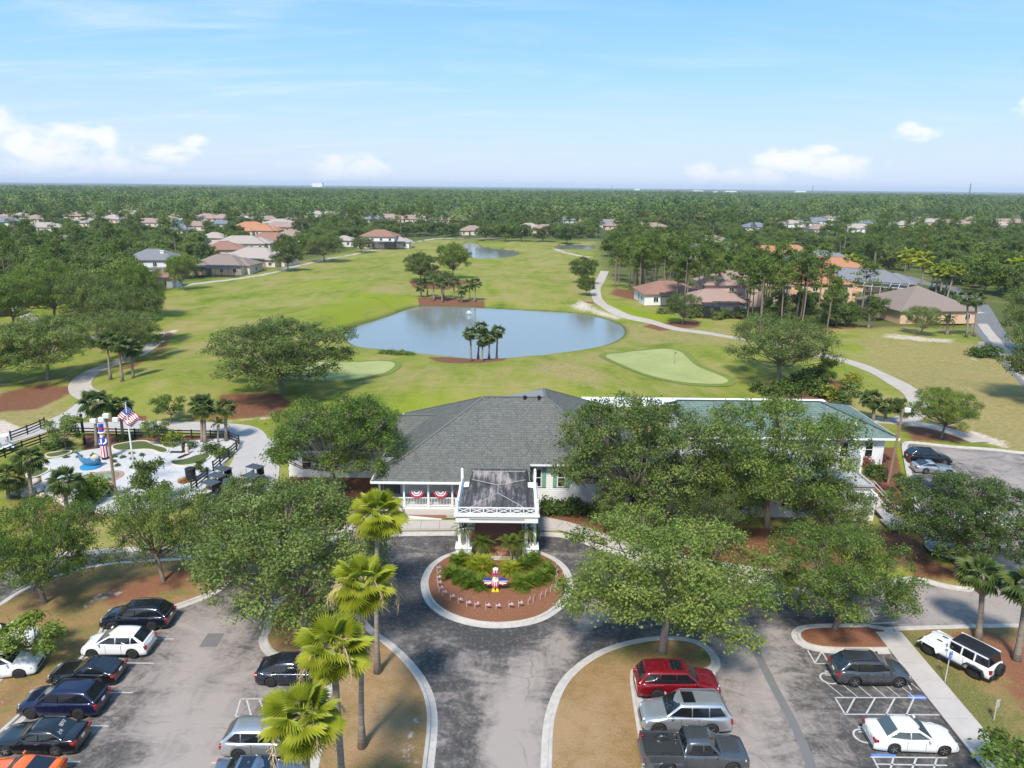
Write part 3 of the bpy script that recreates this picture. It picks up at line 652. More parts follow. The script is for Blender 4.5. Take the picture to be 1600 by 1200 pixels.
def siding(mb, x0, x1, y, z0, z1, lap=.2, mi=0):
    """lapped boards on a wall facing -Y"""
    V = []; Fs = []; z = z0
    while z < z1-1e-3:
        t = min(z+lap, z1); i = len(V); V += [(x0,y-.03,z),(x1,y-.03,z),(x1,y-.004,t),(x0,y-.004,t),(x0,y-.004,z),(x1,y-.004,z)]
        Fs += [(i,i+1,i+2,i+3),(i+4,i+5,i+1,i)]; z = t
    mb.put(V, Fs, mi)
    return mb.put([(x0,y,z0),(x1,y,z0),(x1,y,z1),(x0,y,z1)], [(0,1,2,3)], mi)
def win(parent, x, z, w, h, y, axis='y', panes=2, sgn=-1, name='window'):
    """sash window set on a wall; children are its panes"""
    mb = MB(); t = .07
    for a, b_, c, d in ((-w/2,-w/2+t,-h/2,h/2),(w/2-t,w/2,-h/2,h/2),(-w/2+t,w/2-t,h/2-t,h/2),(-w/2+t,w/2-t,-h/2,-h/2+t),(-w/2+t,w/2-t,-.025,.025)):
        cx, cz, dx, dz = (a+b_)/2, (c+d)/2, b_-a, d-c
        mb.box((cx, 0, cz), (dx, .10, dz))
    f = mb.obj(name, white, parent, loc=(x, y+sgn*.05, z) if axis == 'y' else (y+sgn*.05, x, z), rot=(0,0,0 if axis == 'y' else math.pi/2))
    for k in range(panes):
        zz = -h/4 if k == 0 else h/4
        MB().box((0, .0, zz), (w-2*t, .03, h/2-t)).obj('pane', glassm, f)
    return f
club = empty('clubhouse', (0, 76, 0), label='large white clubhouse with a grey shingled hip roof behind the round driveway island', cat='clubhouse')
def loc(p): return (p[0], p[1]-76, p[2])
EZ, RZ = 3.7, 9.05
FL, RL_, RR_, FR = (-13.3,65.5,EZ), (-3.0,76.5,RZ), (3.6,76.5,RZ), (11.84,67.7,4.77)
BL, BR = (-13.3,87.3,EZ), (13.9,90.0,EZ); AP = (3.6,80.0,RZ)
faces = [[FL,(1.8,65.5,EZ),(1.8,67.7,4.77),FR,RR_,RL_], [BL,FL,RL_], [(13.9,67.7,EZ),BR,AP,RR_,FR], [(-3.2,83.42,5.52),(3.6,76.5,RZ),AP,(-3.2,86.8,5.52)], [BR,BL,RL_,RR_,AP]]
roof = MB()
for f in faces: roof.slab([loc(p) for p in f], .16)
roof_o = obj('roof', outward(roof.mesh('roof', under)), club)
for i, f in enumerate(faces[:4]): shingles([loc(p) for p in f], .31, .34, grey_sh, roof_o, seed=i)
cap = MB()
for a, b_ in ((FL,RL_),(RL_,RR_),(RR_,FR),(RR_,AP),(BL,RL_),(AP,BR),(AP,(-3.2,86.8,5.52))):
    a, b_ = np.array(loc(a)), np.array(loc(b_)); L = np.linalg.norm(b_-a); k = int(L/.4)
    for i in range(k):
        p0 = a+(b_-a)*i/k; p1 = a+(b_-a)*(i+1.1)/k; cap.beam(p0+[0,0,.05], p1+[0,0,.035], .26, .05)
cap.obj('ridge_cap', ridgem, roof_o)
for px_ in (820, 842):
    vx, vz = PY(px_, 622.5, 76.2); MB().lathe([(.14,0),(.14,.35),(.2,.36),(.2,.45),(.02,.5)], (vx, .15, 8.85), 8).obj('vent_pipe', black, roof_o)
g = MB(); g.box((-5.75,-10.58,3.60),(15.3,.14,.2)); g.box((-13.38,.4,3.60),(.14,21.9,.2)); g.obj('gutter', white, roof_o)
g = MB(); g.box((6.9,-8.36,4.67),(10.2,.12,.18)); g.obj('gutter', white, roof_o)
# walls
w = MB(); siding(w, -13.0, 1.7, -6.4, .7, 4.6); siding(w, 1.75, 13.4, -7.55, 0, 4.75)
w.box((13.38, 3, 2.0),(.2, 20.8, 3.6)); w.box((-12.9, 2.2, 2.0),(.2, 17, 3.6)); w.box((0, 10.9, 2.0),(26.0,.2,3.6)); w.box((1.72,-7.0,2.3),(.12,1.2,4.6))
w.obj('wall', white2, club)
for cxp in (840, 877):
    xx, zz = PY(cxp, 746, 68.4); wd = win(club, xx, zz, .78, 2.0, -7.58)
    for s in (-1, 1):
        sh = MB(); sh.box((0,0,0),(.38,.05,2.05))
        for q in range(12): sh.box((0,-.03,-.9+q*.163),(.28,.03,.10))
        sh.obj('shutter', shutter, club, loc=(xx+s*.64, -7.64, zz))
for cxp, cyp, ww, hh in ((932,744,.8,1.7),(985,748,.8,1.9)):
    xx, zz = PY(cxp, cyp, 68.4); win(club, min(xx, 13), zz, ww, hh, -7.58)
# porch
fl = MB(); fl.box((-5.7,-8.0,.36),(14.8,3.4,.72)); fl.obj('porch_floor', white2, club)
cols = [PY(q, 770, 66.25)[0] for q in (593, 631, 669, 706.5, 744)]
for x in cols:
    c_ = MB(); c_.box((0,0,1.38),(.18,.18,2.76)); c_.box((0,0,.08),(.26,.26,.16)); c_.box((0,0,2.68),(.26,.26,.14)); c_.obj('porch_column', white, club, loc=(x,-9.62,.72))
for a, b_ in zip(cols[:-1], cols[1:]):
    r = MB(); r.box(((a+b_)/2,-9.62,1.66),(b_-a-.2,.07,.07)); r.box(((a+b_)/2,-9.62,.86),(b_-a-.2,.06,.06)); ro = r.obj('porch_rail', white, club)
    bb = MB(); k = int((b_-a)/.14)
    for i in range(1, k): bb.box((a+(b_-a)*i/k,-9.62,1.26),(.035,.035,.76))
    bb.obj('balusters', white, ro, kind='stuff')
for px_, wd_, hh in ((657,.5,1.1),(673,.35,.9),(692,.6,1.1),(722,.6,1.2)):
    xx, zz = PY(px_, 763, 69.6); win(club, xx, 2.55, wd_+.2, hh, -6.44)
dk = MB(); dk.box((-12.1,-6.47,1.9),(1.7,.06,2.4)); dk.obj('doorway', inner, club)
# swags on the porch rail
sw_red = mat('red_cloth', (.52,.03,.05), .8, .1, 8); sw_white = mat('white_cloth', (.80,.79,.78), .8, .05, 8); sw_blue = mat('blue_cloth', (.03,.06,.26), .8, .1, 8)
swl = ['pleated red white and blue half round swag on the porch rail, leftmost of the three','pleated red white and blue half round swag on the middle stretch of porch rail','red white and blue swag on the porch rail half hidden by the entrance canopy']
for i, px_ in enumerate((651, 688.5, 724)):
    xx, _ = PY(px_, 765, 66.3); e = empty('bunting_swag', (xx, 66.30, 2.42), label=swl[i], cat='bunting', group='swags on the porch rail')
    for nm, r0, r1, m in (('blue_band',0.0,.17,sw_red),('white_band',.17,.34,sw_white),('blue_band',.34,.42,sw_blue),('white_band',.42,.52,sw_white),('red_band',.52,.70,sw_red)):
        V = []; K = 28
        for k in range(K+1):
            a = math.pi+math.pi*k/K; y = -.05-.035*(k % 2)
            for r_ in (r0, r1): V.append((r_*math.cos(a), y*(r_/.7+.25), r_*math.sin(a)*1.0))
        MB().put(V, [(2*k,2*k+2,2*k+3,2*k+1) for k in range(K)]).obj(nm, m, e)
    MB().beam((-.72,-.02,.0),(.72,-.02,.0),.04).obj('cord', sw_white, e)
# left wing
wing = empty('clubhouse_wing', (-17, 79, 0), label='low white wing with a grey ridge roof left of the clubhouse behind an oak', cat='building')
lw = lambda p: (p[0]+17, p[1]-79, p[2])
fs = [[(-24,74.5,3.4),(-12.3,74.5,3.4),(-7.9,79.1,6.05),(-24,79.1,6.05)], [(-7.9,79.1,6.05),(-12.3,83.7,3.4),(-24,83.7,3.4),(-24,79.1,6.05)]]
r = MB()
for f in fs: r.slab([lw(p) for p in f], .15)
ro = obj('roof', outward(r.mesh('roof', under)), wing); shingles([lw(p) for p in fs[0]], .34, .36, grey_sh, ro, seed=9)
r = MB(); r.beam(lw((-24,79.1,6.1)), lw((-7.9,79.1,6.1)), .26, .06); r.obj('ridge_cap', ridgem, ro)
r = MB(); r.box((-1.2,-4.6,3.3),(11.6,.12,.18)); r.obj('gutter', white, ro)
r = MB(); r.box((-2.0,0,1.65),(10.5,7.8,3.3)); r.obj('wall', white2, wing)
win(wing, -5.2, 1.9, 1.1, 1.4, -3.93); win(wing, -2.4, 1.9, 1.1, 1.4, -3.93)
# walk and ramp in front of the porch
brick = mat('brick_edge', (.26,.13,.085), .9, .25, 6)
ramp = empty('entrance_ramp', (-9.5, 65.3, 0), label='white walled ramp with a brick edged bed below the clubhouse porch', cat='ramp')
MB().box((-.4,.35,.36),(9.6,1.3,.34)).obj('landing', con, ramp)
MB().put([(-5.5,-.52,.1),(2.9,-.52,.1),(2.9,-.40,.1),(-5.5,-.40,.1),(-5.5,-.52,.95),(2.9,-.52,.16),(2.9,-.40,.16),(-5.5,-.40,.95)], [(3,2,1,0),(4,5,6,7),(0,1,5,4),(1,2,6,5),(2,3,7,6),(3,0,4,7)]).obj('side_wall', white2, ramp)
MB().box((-1.0,-.31,.30),(8.6,.14,.4)).obj('brick_edge', brick, ramp)
# ------------------------------------------------------------------ porte-cochere
port = empty('entrance_canopy', (-1.15, 57, 0), label='white entrance canopy on paired posts with a stained grey roof and lattice railing', cat='canopy')
st, n, b, o = newmat('stained_membrane'); p = n.pos()
s1 = n.noise(n.scale(p, (2.2, .35, .5)), 1.1, 6, .7, .3); s2 = n.noise(n.scale(p, (5.0, .22, .3)), 1.2, 5, .75); s3 = n.noise(p, .38, 3)
f = n.math('ADD', n.math('ADD', n.math('MULTIPLY', s1, .45), n.math('MULTIPLY', s2, .4)), n.math('MULTIPLY', s3, .4))
n.set(b.inputs['Base Color'], n.ramp(f, [(.54,(.028,.026,.026)),(.62,(.075,.068,.066)),(.69,(.24,.20,.19)),(.80,(.40,.35,.33))])); b.inputs['Roughness'].default_value = .8
x0, x1, y0, y1 = -3.45, 3.45, -.4, 6.6
mb = MB(); mb.box((0,3.1,4.06),(6.9,7.0,.56)); mb.box((0,3.1,4.42),(7.15,7.25,.14)); mb.obj('fascia', white, port)
MB().box((0,-.46,4.15),(4.6,.05,.07)).obj('gutter', con, port)
def hiproof(b4, rdg, z0, z1):
    (ax, ay, bx, by), (ra, rb, rx) = b4, rdg
    A, B, C, D = (ax,ay,z0),(bx,ay,z0),(bx,by,z0),(ax,by,z0); R1, R2 = (rx,ra,z1),(rx,rb,z1)
    return MB().put([A,B,C,D,R1,R2], [(0,1,4),(1,2,5,4),(2,3,5),(3,0,4,5),(3,2,1,0)])
hiproof((-3.2,-.15,3.2,5.4),(3.0,5.0,0),4.5,5.0).obj('front_roof', st, port)
mb = MB(); A = [(-2.7,4.6,4.5),(2.7,4.6,4.5),(2.7,9.8,4.6),(-2.7,9.8,4.6)]; zt = [(-2.45,5.9,5.05),(2.45,5.9,5.05),(2.45,7.3,5.3),(-2.45,7.3,5.3)]
mb.put(A+zt, [(0,1,5,4),(1,2,6,5),(2,3,7,6),(3,0,4,7),(4,5,6,7)]); mb.obj('rear_roof', st, port)
seam = MB()
for a, b_ in (((-2.45,5.9,5.07),(0,4.75,5.02)),((2.45,5.9,5.07),(0,4.75,5.02)),((-3.2,-.15,4.52),(0,3.0,5.02)),((3.2,-.15,4.52),(0,3.0,5.02)),((0,3.0,5.02),(0,4.9,5.02)),((-2.45,7.3,5.32),(2.45,7.3,5.32))): seam.beam(a, b_, .06, .04)
seam.obj('roof_seam', mat('pale_seam', (.36,.33,.31), .8, .2, 4), port)
def lattice(a, b_, k):
    a, b_ = np.array(a, float), np.array(b_, float)
    for i in range(k+1):
        p = a+(b_-a)*i/k; tall = i in (0, k)
        MB().box((p[0],p[1],4.5+(.42 if tall else .32)),(.13 if tall else .09,)*2+(.84 if tall else .62,)).obj('rail_post', white, port)
    MB().beam((*a,5.1),(*b_,5.1),.10,.07).obj('top_rail', white, port); MB().beam((*a,4.58),(*b_,4.58),.08,.06).obj('bottom_rail', white, port)
    for i in range(k):
        p, q = a+(b_-a)*(i+.03)/k, a+(b_-a)*(i+.97)/k
        MB().beam((*p,4.62),(*q,5.06),.05).obj('lattice_bar', white, port); MB().beam((*p,5.06),(*q,4.62),.045).obj('lattice_bar', white, port)
lattice((-3.35,-.32),(3.35,-.32), 6); lattice((-3.35,-.32),(-3.35,6.4), 6); lattice((3.35,-.32),(3.35,6.4), 6)
for x, y, h in ((-3.35,-.32,1.15),(3.35,-.32,1.15),(-3.35,6.4,1.2),(3.35,6.4,1.2)):
    mb = MB(); mb.box((x,y,4.5+h/2),(.24,.24,h)); mb.lathe([(.09,0),(.15,.08),(.10,.2),(.01,.3)],(x,y,4.5+h),8); mb.obj('corner_post', white, port)
for sx in (-1, 1):
    for yy in (.75, 6.1):
        mb = MB(); mb.box((sx*2.86,yy,.55),(1.35,1.2,1.0),top=.96); mb.box((sx*2.86,yy,1.08),(1.45,1.3,.10)); mb.obj('pedestal', white2, port)
        for dx in (-.36, .36):
            mb = MB(); mb.box((sx*2.86+dx,yy,2.46),(.26,.26,2.7)); mb.box((sx*2.86+dx,yy,1.2),(.36,.36,.16)); mb.box((sx*2.86+dx,yy,3.7),(.36,.36,.16)); mb.obj('post', white, port)
bm_, n, b, o = newmat('brick_paving'); p = n.pos()
bt = n.add('ShaderNodeTexBrick'); n.set(bt.inputs['Vector'], p); bt.inputs['Scale'].default_value = 4.5; bt.inputs['Color1'].default_value = (.36,.13,.085,1); bt.inputs['Color2'].default_value = (.27,.09,.06,1); bt.inputs['Mortar'].default_value = (.30,.17,.13,1)
bt.inputs['Mortar Size'].default_value = .012
n.set(b.inputs['Base Color'], n.mix(n.math('MULTIPLY', n.smooth(n.noise(p, .8, 4), .5, .7), .5), bt.outputs[0], (.42,.22,.17))); b.inputs['Roughness'].default_value = .9
pv = MB(); pv.box((-1.12,60.35,.065),(5.6,5.5,.13)); pv.box((-1.12,64.7,.065),(5.6,3.19,.126)); pv.obj('brick_paving', bm_, kind='structure')
MB().box((-1.12,57.5,.08),(4.3,.22,.2)).obj('kerb', kerbm, ring)
# ------------------------------------------------------------------ right hand wings
ext = empty('clubhouse_extension', (24, 72, 0), label='long white clapboard extension with a flat pale roof behind the big oaks', cat='building')
w = MB(); siding(w, -10.0, 10.7, -5.9, 0, 3.3); w.box((.35,.2,1.6),(20.6,11.9,3.2)); w.obj('wall', white2, ext)
r = MB(); r.box((.35,.1,3.38),(21.2,12.6,.16)); r.box((.35,-6.1,3.52),(21.2,.2,.3)); r.box((10.85,.1,3.52),(.2,12.2,.3)); r.obj('roof', mat('pale_membrane', (.36,.34,.33), .85, .25, .5), ext)
for px_ in (1076, 1095, 1140): xx, zz = PY(px_, 777, 66.1); win(ext, xx-24, 1.05, .8, .5, -5.93)
for px_ in (1040, 1180, 1230, 1290): xx, zz = PY(px_, 765, 66.1); win(ext, xx-24, 2.0, 1.0, 1.5, -5.93)
terr = empty('terrace_wall', (35, 66, 0), label='white parapet wall of the terrace beside the metal ramp at the end of the extension', cat='wall')
w = MB(); w.box((-2.2,-.35,1.3),(4.4,.3,2.6)); w.box((.05,2.2,1.3),(.3,4.8,2.6)); w.obj('wall', white2, terr)
w = MB(); w.box((-2.2,-.35,2.66),(4.6,.5,.14)); w.box((.05,2.2,2.66),(.5,5.0,.14)); w.obj('coping', white, terr)
steel = mat('galvanised_rail', (.62,.62,.62), .4, .1, 6, metal=.4)
rampr = empty('access_ramp', (36.4, 64.3, 0.1), label='grey metal access ramp with tubular handrails at the end of the white terrace wall', cat='ramp')
MB().box((.6,-.2,.32),(3.0,2.2,.1)).obj('landing', con2, rampr)
MB().put([(-.5,.9,.37),(1.0,.9,.37),(.3,5.2,1.5),(-1.0,5.2,1.5),(-.5,.9,.27),(1.0,.9,.27),(.3,5.2,1.4),(-1.0,5.2,1.4)], [(0,1,2,3),(7,6,5,4),(0,4,5,1),(1,5,6,2),(2,6,7,3),(3,7,4,0)]).obj('walkway', con2, rampr)
for pl in ([(-.9,-1.3,1.3),(2.1,-1.3,1.3),(2.1,.9,1.3)], [(-.9,-1.3,.85),(2.1,-1.3,.85),(2.1,.9,.85)], [(1.0,.9,1.35),(.3,5.2,2.5)], [(1.0,.9,.95),(.3,5.2,2.1)], [(-.9,-1.3,1.3),(-.9,.6,1.3)]):
    MB().tube(pl, .04, 6).obj('handrail', steel, rampr)
for x, y, z0, z1 in ((-.9,-1.3,0,1.3),(.6,-1.3,0,1.3),(2.1,-1.3,0,1.3),(2.1,.9,0,1.3),(1.0,.9,0,1.35),(.65,3,0,1.9),(.3,5.2,0,2.5)):
    MB().tube([(x,y,z0),(x,y,z1)], .035, 6).obj('rail_post', steel, rampr)
gw = empty('green_roof_wing', (30, 86, 0), label='white wing with a green shingled hip roof beside the upper car park', cat='building')
gl = lambda p: (p[0]-30, p[1]-86, p[2])
E1, E2, AP2 = P(1405,685,3.6), P(1325,632.5,3.6), (37.4,86.0,6.1)
y0_, y1_, xr = E1[1], E2[1], (E1[0]+E2[0])/2
fs = [[(20,y0_,3.6),(xr,y0_,3.6),AP2,(20,86,6.1)], [(xr,y0_,3.6),(xr,y1_,3.6),AP2], [(xr,y1_,3.6),(20,y1_,3.6),(20,86,6.1),AP2]]
r = MB()
for f in fs: r.slab([gl(p) for p in f], .15)
ro = obj('roof', outward(r.mesh('roof', undg)), gw)
for i in (0, 1): shingles([gl(p) for p in fs[i]], .36, .36, green_sh, ro, seed=20+i)
r = MB(); r.beam(gl((20,86,6.16)), gl((37.4,86,6.16)), .3, .06); r.beam(gl((xr,y0_,3.68)), gl((37.4,86,6.16)), .26, .05); r.beam(gl((xr,y1_,3.68)), gl((37.4,86,6.16)), .26, .05); r.obj('ridge_cap', mat('green_cap', (.05,.075,.065), .9), ro)
r = MB(); r.box(gl(((20+xr)/2,y0_-.06,3.48)),(xr-20,.14,.22)); r.box(gl((xr+.06,(y0_+y1_)/2,3.48)),(.14,y1_-y0_,.22)); r.obj('gutter', white, ro)
for px_, py_ in ((1270,661),(1336,662)):
    a_, b_ = P(px_, py_, 4.75); MB().box(gl((a_,b_,4.75)),(.45,.45,.35)).obj('roof_vent', white, ro)
w = MB(); w.box(gl(((20+xr)/2-.5,(y0_+y1_)/2,1.7)),(xr-21.4,y1_-y0_-1.4,3.4)); w.obj('wall', white2, gw)
for px_, ww in ((1357,.95),(1318,.95),(1290,.9)):
    xx, zz = PY(px_, 703, y0_+.7); win(gw, xx-30, 2.0, ww, 1.9, gl((0,y0_+.68,0))[1])
fin = empty('stair_side_wall', (*PY(1337,705,77.5)[:1], 77.5, 0), label='white free standing stair wall with two vents against the green roofed wing', cat='wall')
MB().put([(-.12,-1.6,0),(.12,-1.6,0),(.12,1.5,0),(-.12,1.5,0),(-.12,-1.6,2.9),(.12,-1.6,2.9),(.12,1.5,4.5),(-.12,1.5,4.5)], [(3,2,1,0),(4,5,6,7),(0,1,5,4),(1,2,6,5),(2,3,7,6),(3,0,4,7)]).obj('wall', white2, fin)
for y, z in ((-.6,2.0),(.7,2.6)): MB().box((.15,y,z),(.06,.45,.5)).obj('vent', con2, fin)
for y, z in ((-.9,3.0),(-.1,3.4),(.7,3.8)): MB().box((.14,y,z),(.05,.35,.2)).obj('lamp', con, fin)
awn = empty('flat_awning', (26, 95, 0), label='long flat white awning roof behind the clubhouse facing the greens', cat='awning')
MB().box((0,0,3.2),(33.0,3.6,.3)).obj('roof', mat('white_membrane', (.80,.79,.78), .7, .05, 1), awn)
for i in range(9): MB().box((-16+i*4,1.6,1.55),(.16,.16,3.1)).obj('post', white, awn)
# ------------------------------------------------------------------ vegetation: meshes
barkm = mat('oak_bark', (.20,.165,.135), .95, .3, 5, bmp=.6); pbark = mat('pine_bark', (.22,.16,.125), .95, .3, 4, bmp=.5); palmb, n, b, o = newmat('palm_bark')
p = n.pos(); rn = n.noise(n.scale(p, (.5,.5,9)), 1.3, 3, .7)
n.set(b.inputs['Base Color'], n.ramp(rn, [(.3,(.16,.125,.095)),(.6,(.29,.24,.19)),(.8,(.36,.31,.26))])); b.inputs['Roughness'].default_value = .95; bump(n, b, rn, .6, .05)
oakA = leafmat('oak_leaves', (0.043,0.081,0.011), (0.109,0.172,0.022), (0.244,0.304,0.047), .30)
oakB = leafmat('dark_oak_leaves', (0.035,0.062,0.012), (0.091,0.134,0.026), (0.205,0.251,0.060), .26)
oakC = leafmat('pale_oak_leaves', (0.049,0.089,0.015), (0.121,0.178,0.028), (0.254,0.308,0.065), .32)
oakD = leafmat('grey_oak_leaves', (0.056,0.086,0.018), (0.121,0.169,0.034), (0.240,0.300,0.072), .28)
pineM = leafmat('pine_needles', (0.044,0.081,0.012), (0.103,0.163,0.023), (0.212,0.265,0.046), .26)
lime = leafmat('lime_leaves', (.085,.13,.014), (.17,.23,.022), (.28,.33,.045), .35)
shrubM = leafmat('shrub_leaves', (0.026,0.055,0.010), (0.066,0.116,0.016), (0.150,0.202,0.035), .22); yellowM = leafmat('yellow_shrub_leaves', (.11,.14,.012), (.25,.26,.02), (.42,.38,.04), .3)
redM = leafmat('red_shrub_leaves', (.10,.03,.02), (.25,.07,.05), (.35,.16,.13), .25)
fanM = leafmat('fan_frond', (.135,.185,.012), (.290,.335,.024), (.46,.47,.05), .40, .45); sabM = leafmat('sabal_frond', (.030,.055,.012), (.075,.115,.026), (.165,.20,.05), .28, .5)
goldM = leafmat('golden_frond', (.30,.28,.03), (.50,.42,.07), (.66,.56,.16), .4, .5); deadM = leafmat('dead_frond', (.16,.10,.05), (.30,.20,.10), (.45,.33,.17), .15, .8)
stalkM = mat('flower_stalk', (.45,.33,.18), .8, .2, 5); petM = mat('petiole', (.30,.28,.07), .6, .2, 4)
def unit(v): return v/(np.linalg.norm(v, axis=-1, keepdims=True)+1e-9)
def leaf_cloud(rng, C, out, n_each, spread, size, flat=.75, asp=.62, lift=.55, rnd=.75):
    """diamond leaves scattered round clump centres C"""
    N = len(C)*n_each; c = np.repeat(C, n_each, 0); od = np.repeat(out, n_each, 0)
    sp = np.repeat(np.broadcast_to(spread, (len(C),)), n_each)[:,None]
    off = rng.normal(0, .5, (N, 3))*np.array([1,1,flat])*sp
    p = c+off
    nr = unit(od*.7+np.array([0,0,lift])+rng.normal(0, rnd, (N, 3)))
    t = unit(np.cross(nr, rng.normal(0, 1, (N, 3)))); s = np.cross(nr, t)
    L = size*rng.uniform(.6, 1.25, (N, 1)); Wd = L*asp
    V = np.stack([p-t*L*.5, p+s*Wd*.5+nr*L*.06, p+t*L*.5, p-s*Wd*.5+nr*L*.06], 1).reshape(-1, 3)
    ct = np.clip(rng.normal(.5, .17, len(C)), 0, 1); tn = np.clip(np.repeat(ct, n_each)+rng.normal(0, .14, N), 0, 1)
    return V, np.arange(N*4).reshape(-1, 4), np.repeat(tn, 4)
def tree_mesh(seed, R, H, th, lobes, clumps, leaves, leaf, spread=.55, dome=.5, gap=0.0, twigs=3, tw=8, lobe_r=(.26,.42)):
    rng = np.random.default_rng(seed); ch = H-th; L = []
    k = 0
    while len(L) < lobes and k < 900:
        k += 1; a = rng.uniform(0, 2*math.pi); rr = math.sqrt(rng.uniform(0.0, 1))*.80; z = rng.uniform(.08, 1)
        top = 1-dome*rr**2.2
        if z > top*.92: z = top*.90
        r = R*rng.uniform(*lobe_r)*(1-.25*rr)
        c = np.array([a*0+math.cos(a)*rr*R, math.sin(a)*rr*R, th*.92+z*ch*.86]); r = min(r, ch*.42)
        if all(np.linalg.norm((c-q)*[1,1,1.3]) > .62*(r+s)*(1+gap) for q, s in L): L.append((c, r))
    C = []; O = []; lb = []
    for i, (c, r) in enumerate(L):
        d = unit(rng.normal(0, 1, (int(clumps*(r/(R*.33))**2)+4, 3))); d[:,2] = np.where(d[:,2] < -.35, -d[:,2], d[:,2])
        q = c+d*r*np.array([1,1,.72])*rng.uniform(.55, 1.08, (len(d), 1))
        keep = np.ones(len(d), bool)
        for j, (c2, r2) in enumerate(L):
            if j != i: keep &= np.linalg.norm((q-c2)/[1,1,.72], axis=1) > r2*.72
        C.append(q[keep]); O.append(d[keep]); lb += [i]*int(keep.sum())
    C = np.vstack(C); O = np.vstack(O); lb = np.array(lb)
    V, Q, T = leaf_cloud(rng, C, O, leaves, spread*rng.uniform(.7, 1.3, len(C)), leaf)
    lt = rng.normal(0, .10, len(L)); T = np.clip(T+np.repeat(lt[lb], leaves*4), 0, 1)
    tk = MB(); r0 = .015*H+.014*R; lean = rng.normal(0, .05, 2)*H
    top = np.array([lean[0], lean[1], th]); tk.tube([(0,0,-.3),(lean[0]*.2,lean[1]*.2,th*.12),(lean[0]*.6,lean[1]*.6,th*.6),tuple(top)], [r0*1.5, r0*1.05, r0*.85, r0*.78], tw)
    for i, (c, r) in enumerate(L):
        m = top*.45+c*.55+np.array([0,0,-.06*H])+rng.normal(0, .03*R, 3); st = top-np.array([0,0,rng.uniform(0,.25)*th])
        rb = r0*.55*(r/(R*.30))
        tk.tube([tuple(st), tuple(st*.6+m*.4+rng.normal(0,.02*R,3)), tuple(m), tuple(c)], [rb, rb*.8, rb*.55, rb*.28], 6 if tw > 6 else 4, cap=False)
        idx = np.where(lb == i)[0]
        for q in rng.choice(idx, min(twigs, len(idx)), replace=False):
            tk.tube([tuple(c*.7+m*.3), tuple((c+C[q])/2+rng.normal(0,.03*R,3)), tuple(C[q])], [rb*.3, rb*.2, rb*.10], 4, cap=False)
    return tk, (V, Q, T)
def tree_thing(name, seed, leafm, bark=None, **k):
    tk, (V, Q, T) = tree_mesh(seed, **k); return dict(name=name, R=k['R'], H=k['H'], trunk=tk.mesh('trunk', bark or barkm, True), crown=mesh_np('crown', V, quads=Q, mats=[leafm], attrs=dict(tint=T)))
def put_tree(kind, xy, R, H, label, group, rz=None, leafm=None, cat='tree', name=None, z=None):
    zz = hz(*xy) if z is None else z; sc = (R/kind['R'], R/kind['R']*RNG.uniform(.92,1.08), H/kind['H'])
    e = empty(name or kind['name'], (xy[0], xy[1], zz), RNG.uniform(0, 6.28) if rz is None else rz, label, cat, group); e.scale = sc
    t = obj('trunk', kind['trunk'], e); c = obj('crown', kind['crown'], e)
    if leafm: c.material_slots[0].link = 'OBJECT'; c.material_slots[0].material = leafm
    return e
OAK = [tree_thing('oak_tree', 11+i, oakA, R=7.0, H=10.5, th=2.9, lobes=lo, clumps=cl, leaves=int(lv*2.0), leaf=.195, spread=sp*.88, dome=d, gap=g, twigs=7, lobe_r=(.19,.34))
       for i, (lo, cl, lv, sp, d, g) in enumerate([(38,44,24,.62,.5,.0),(46,42,24,.58,.45,.0),(36,38,20,.66,.55,.10),(36,42,24,.60,.42,.05)])]
MID = [tree_thing('oak_tree', 41+i, oakA, R=5.0, H=9.0, th=2.0, lobes=15, clumps=22, leaves=15, leaf=.48, spread=.60, dome=.5, twigs=1, tw=6, lobe_r=(.30,.46)) for i in range(4)]
YNG = [tree_thing('young_tree', 61+i, oakA, R=2.4, H=4.6, th=1.5, lobes=9, clumps=30, leaves=14, leaf=.24, spread=.42, dome=.5, gap=.1, twigs=5, tw=6) for i in range(2)]
def pine_mesh(seed, H=18.0, dense=1.0):
    rng = np.random.default_rng(seed); tk = MB(); b_ = rng.normal(0, .25, 2); r0 = .21
    ax = lambda t: np.array([b_[0]*math.sin(t*3), b_[1]*math.sin(t*2.5), t*H])
    tk.tube([tuple(ax(t)-[0,0,.3*(t == 0)]) for t in (0,.25,.5,.75,.97)], [r0*1.15,r0,r0*.85,r0*.6,r0*.2], 6, cap=False)
    C = []; O = []
    for i in range(int(26*dense)):
        t = rng.uniform(.52, 1.0); L = (1.15-t)*5.2*rng.uniform(.5, 1.1)+.5; a = rng.uniform(0, 6.28); s = ax(t); e = s+np.array([math.cos(a)*L, math.sin(a)*L, L*rng.uniform(.05,.45)])
        tk.tube([tuple(s), tuple((s+e)/2+[0,0,-.15]), tuple(e)], [.06,.05,.03], 4, cap=False)
        for q in range(3):
            C.append(e+rng.normal(0,.55,3)*[1,1,.5]-(e-s)*rng.uniform(0,.35)); O.append((e-s)/L+[0,0,.6])
    C = np.array(C); O = np.array(O)
    V, Q, T = leaf_cloud(rng, C, O, 17, .95, .85, .55, .28, .3, .8)
    return dict(name='pine_tree', R=3.0, H=H, trunk=tk.mesh('trunk', pbark, True), crown=mesh_np('crown', V, quads=Q, mats=[pineM], attrs=dict(tint=T)))
PINE = [pine_mesh(81+i, dense=d) for i, d in enumerate((1.0,.8,1.2,.9))]
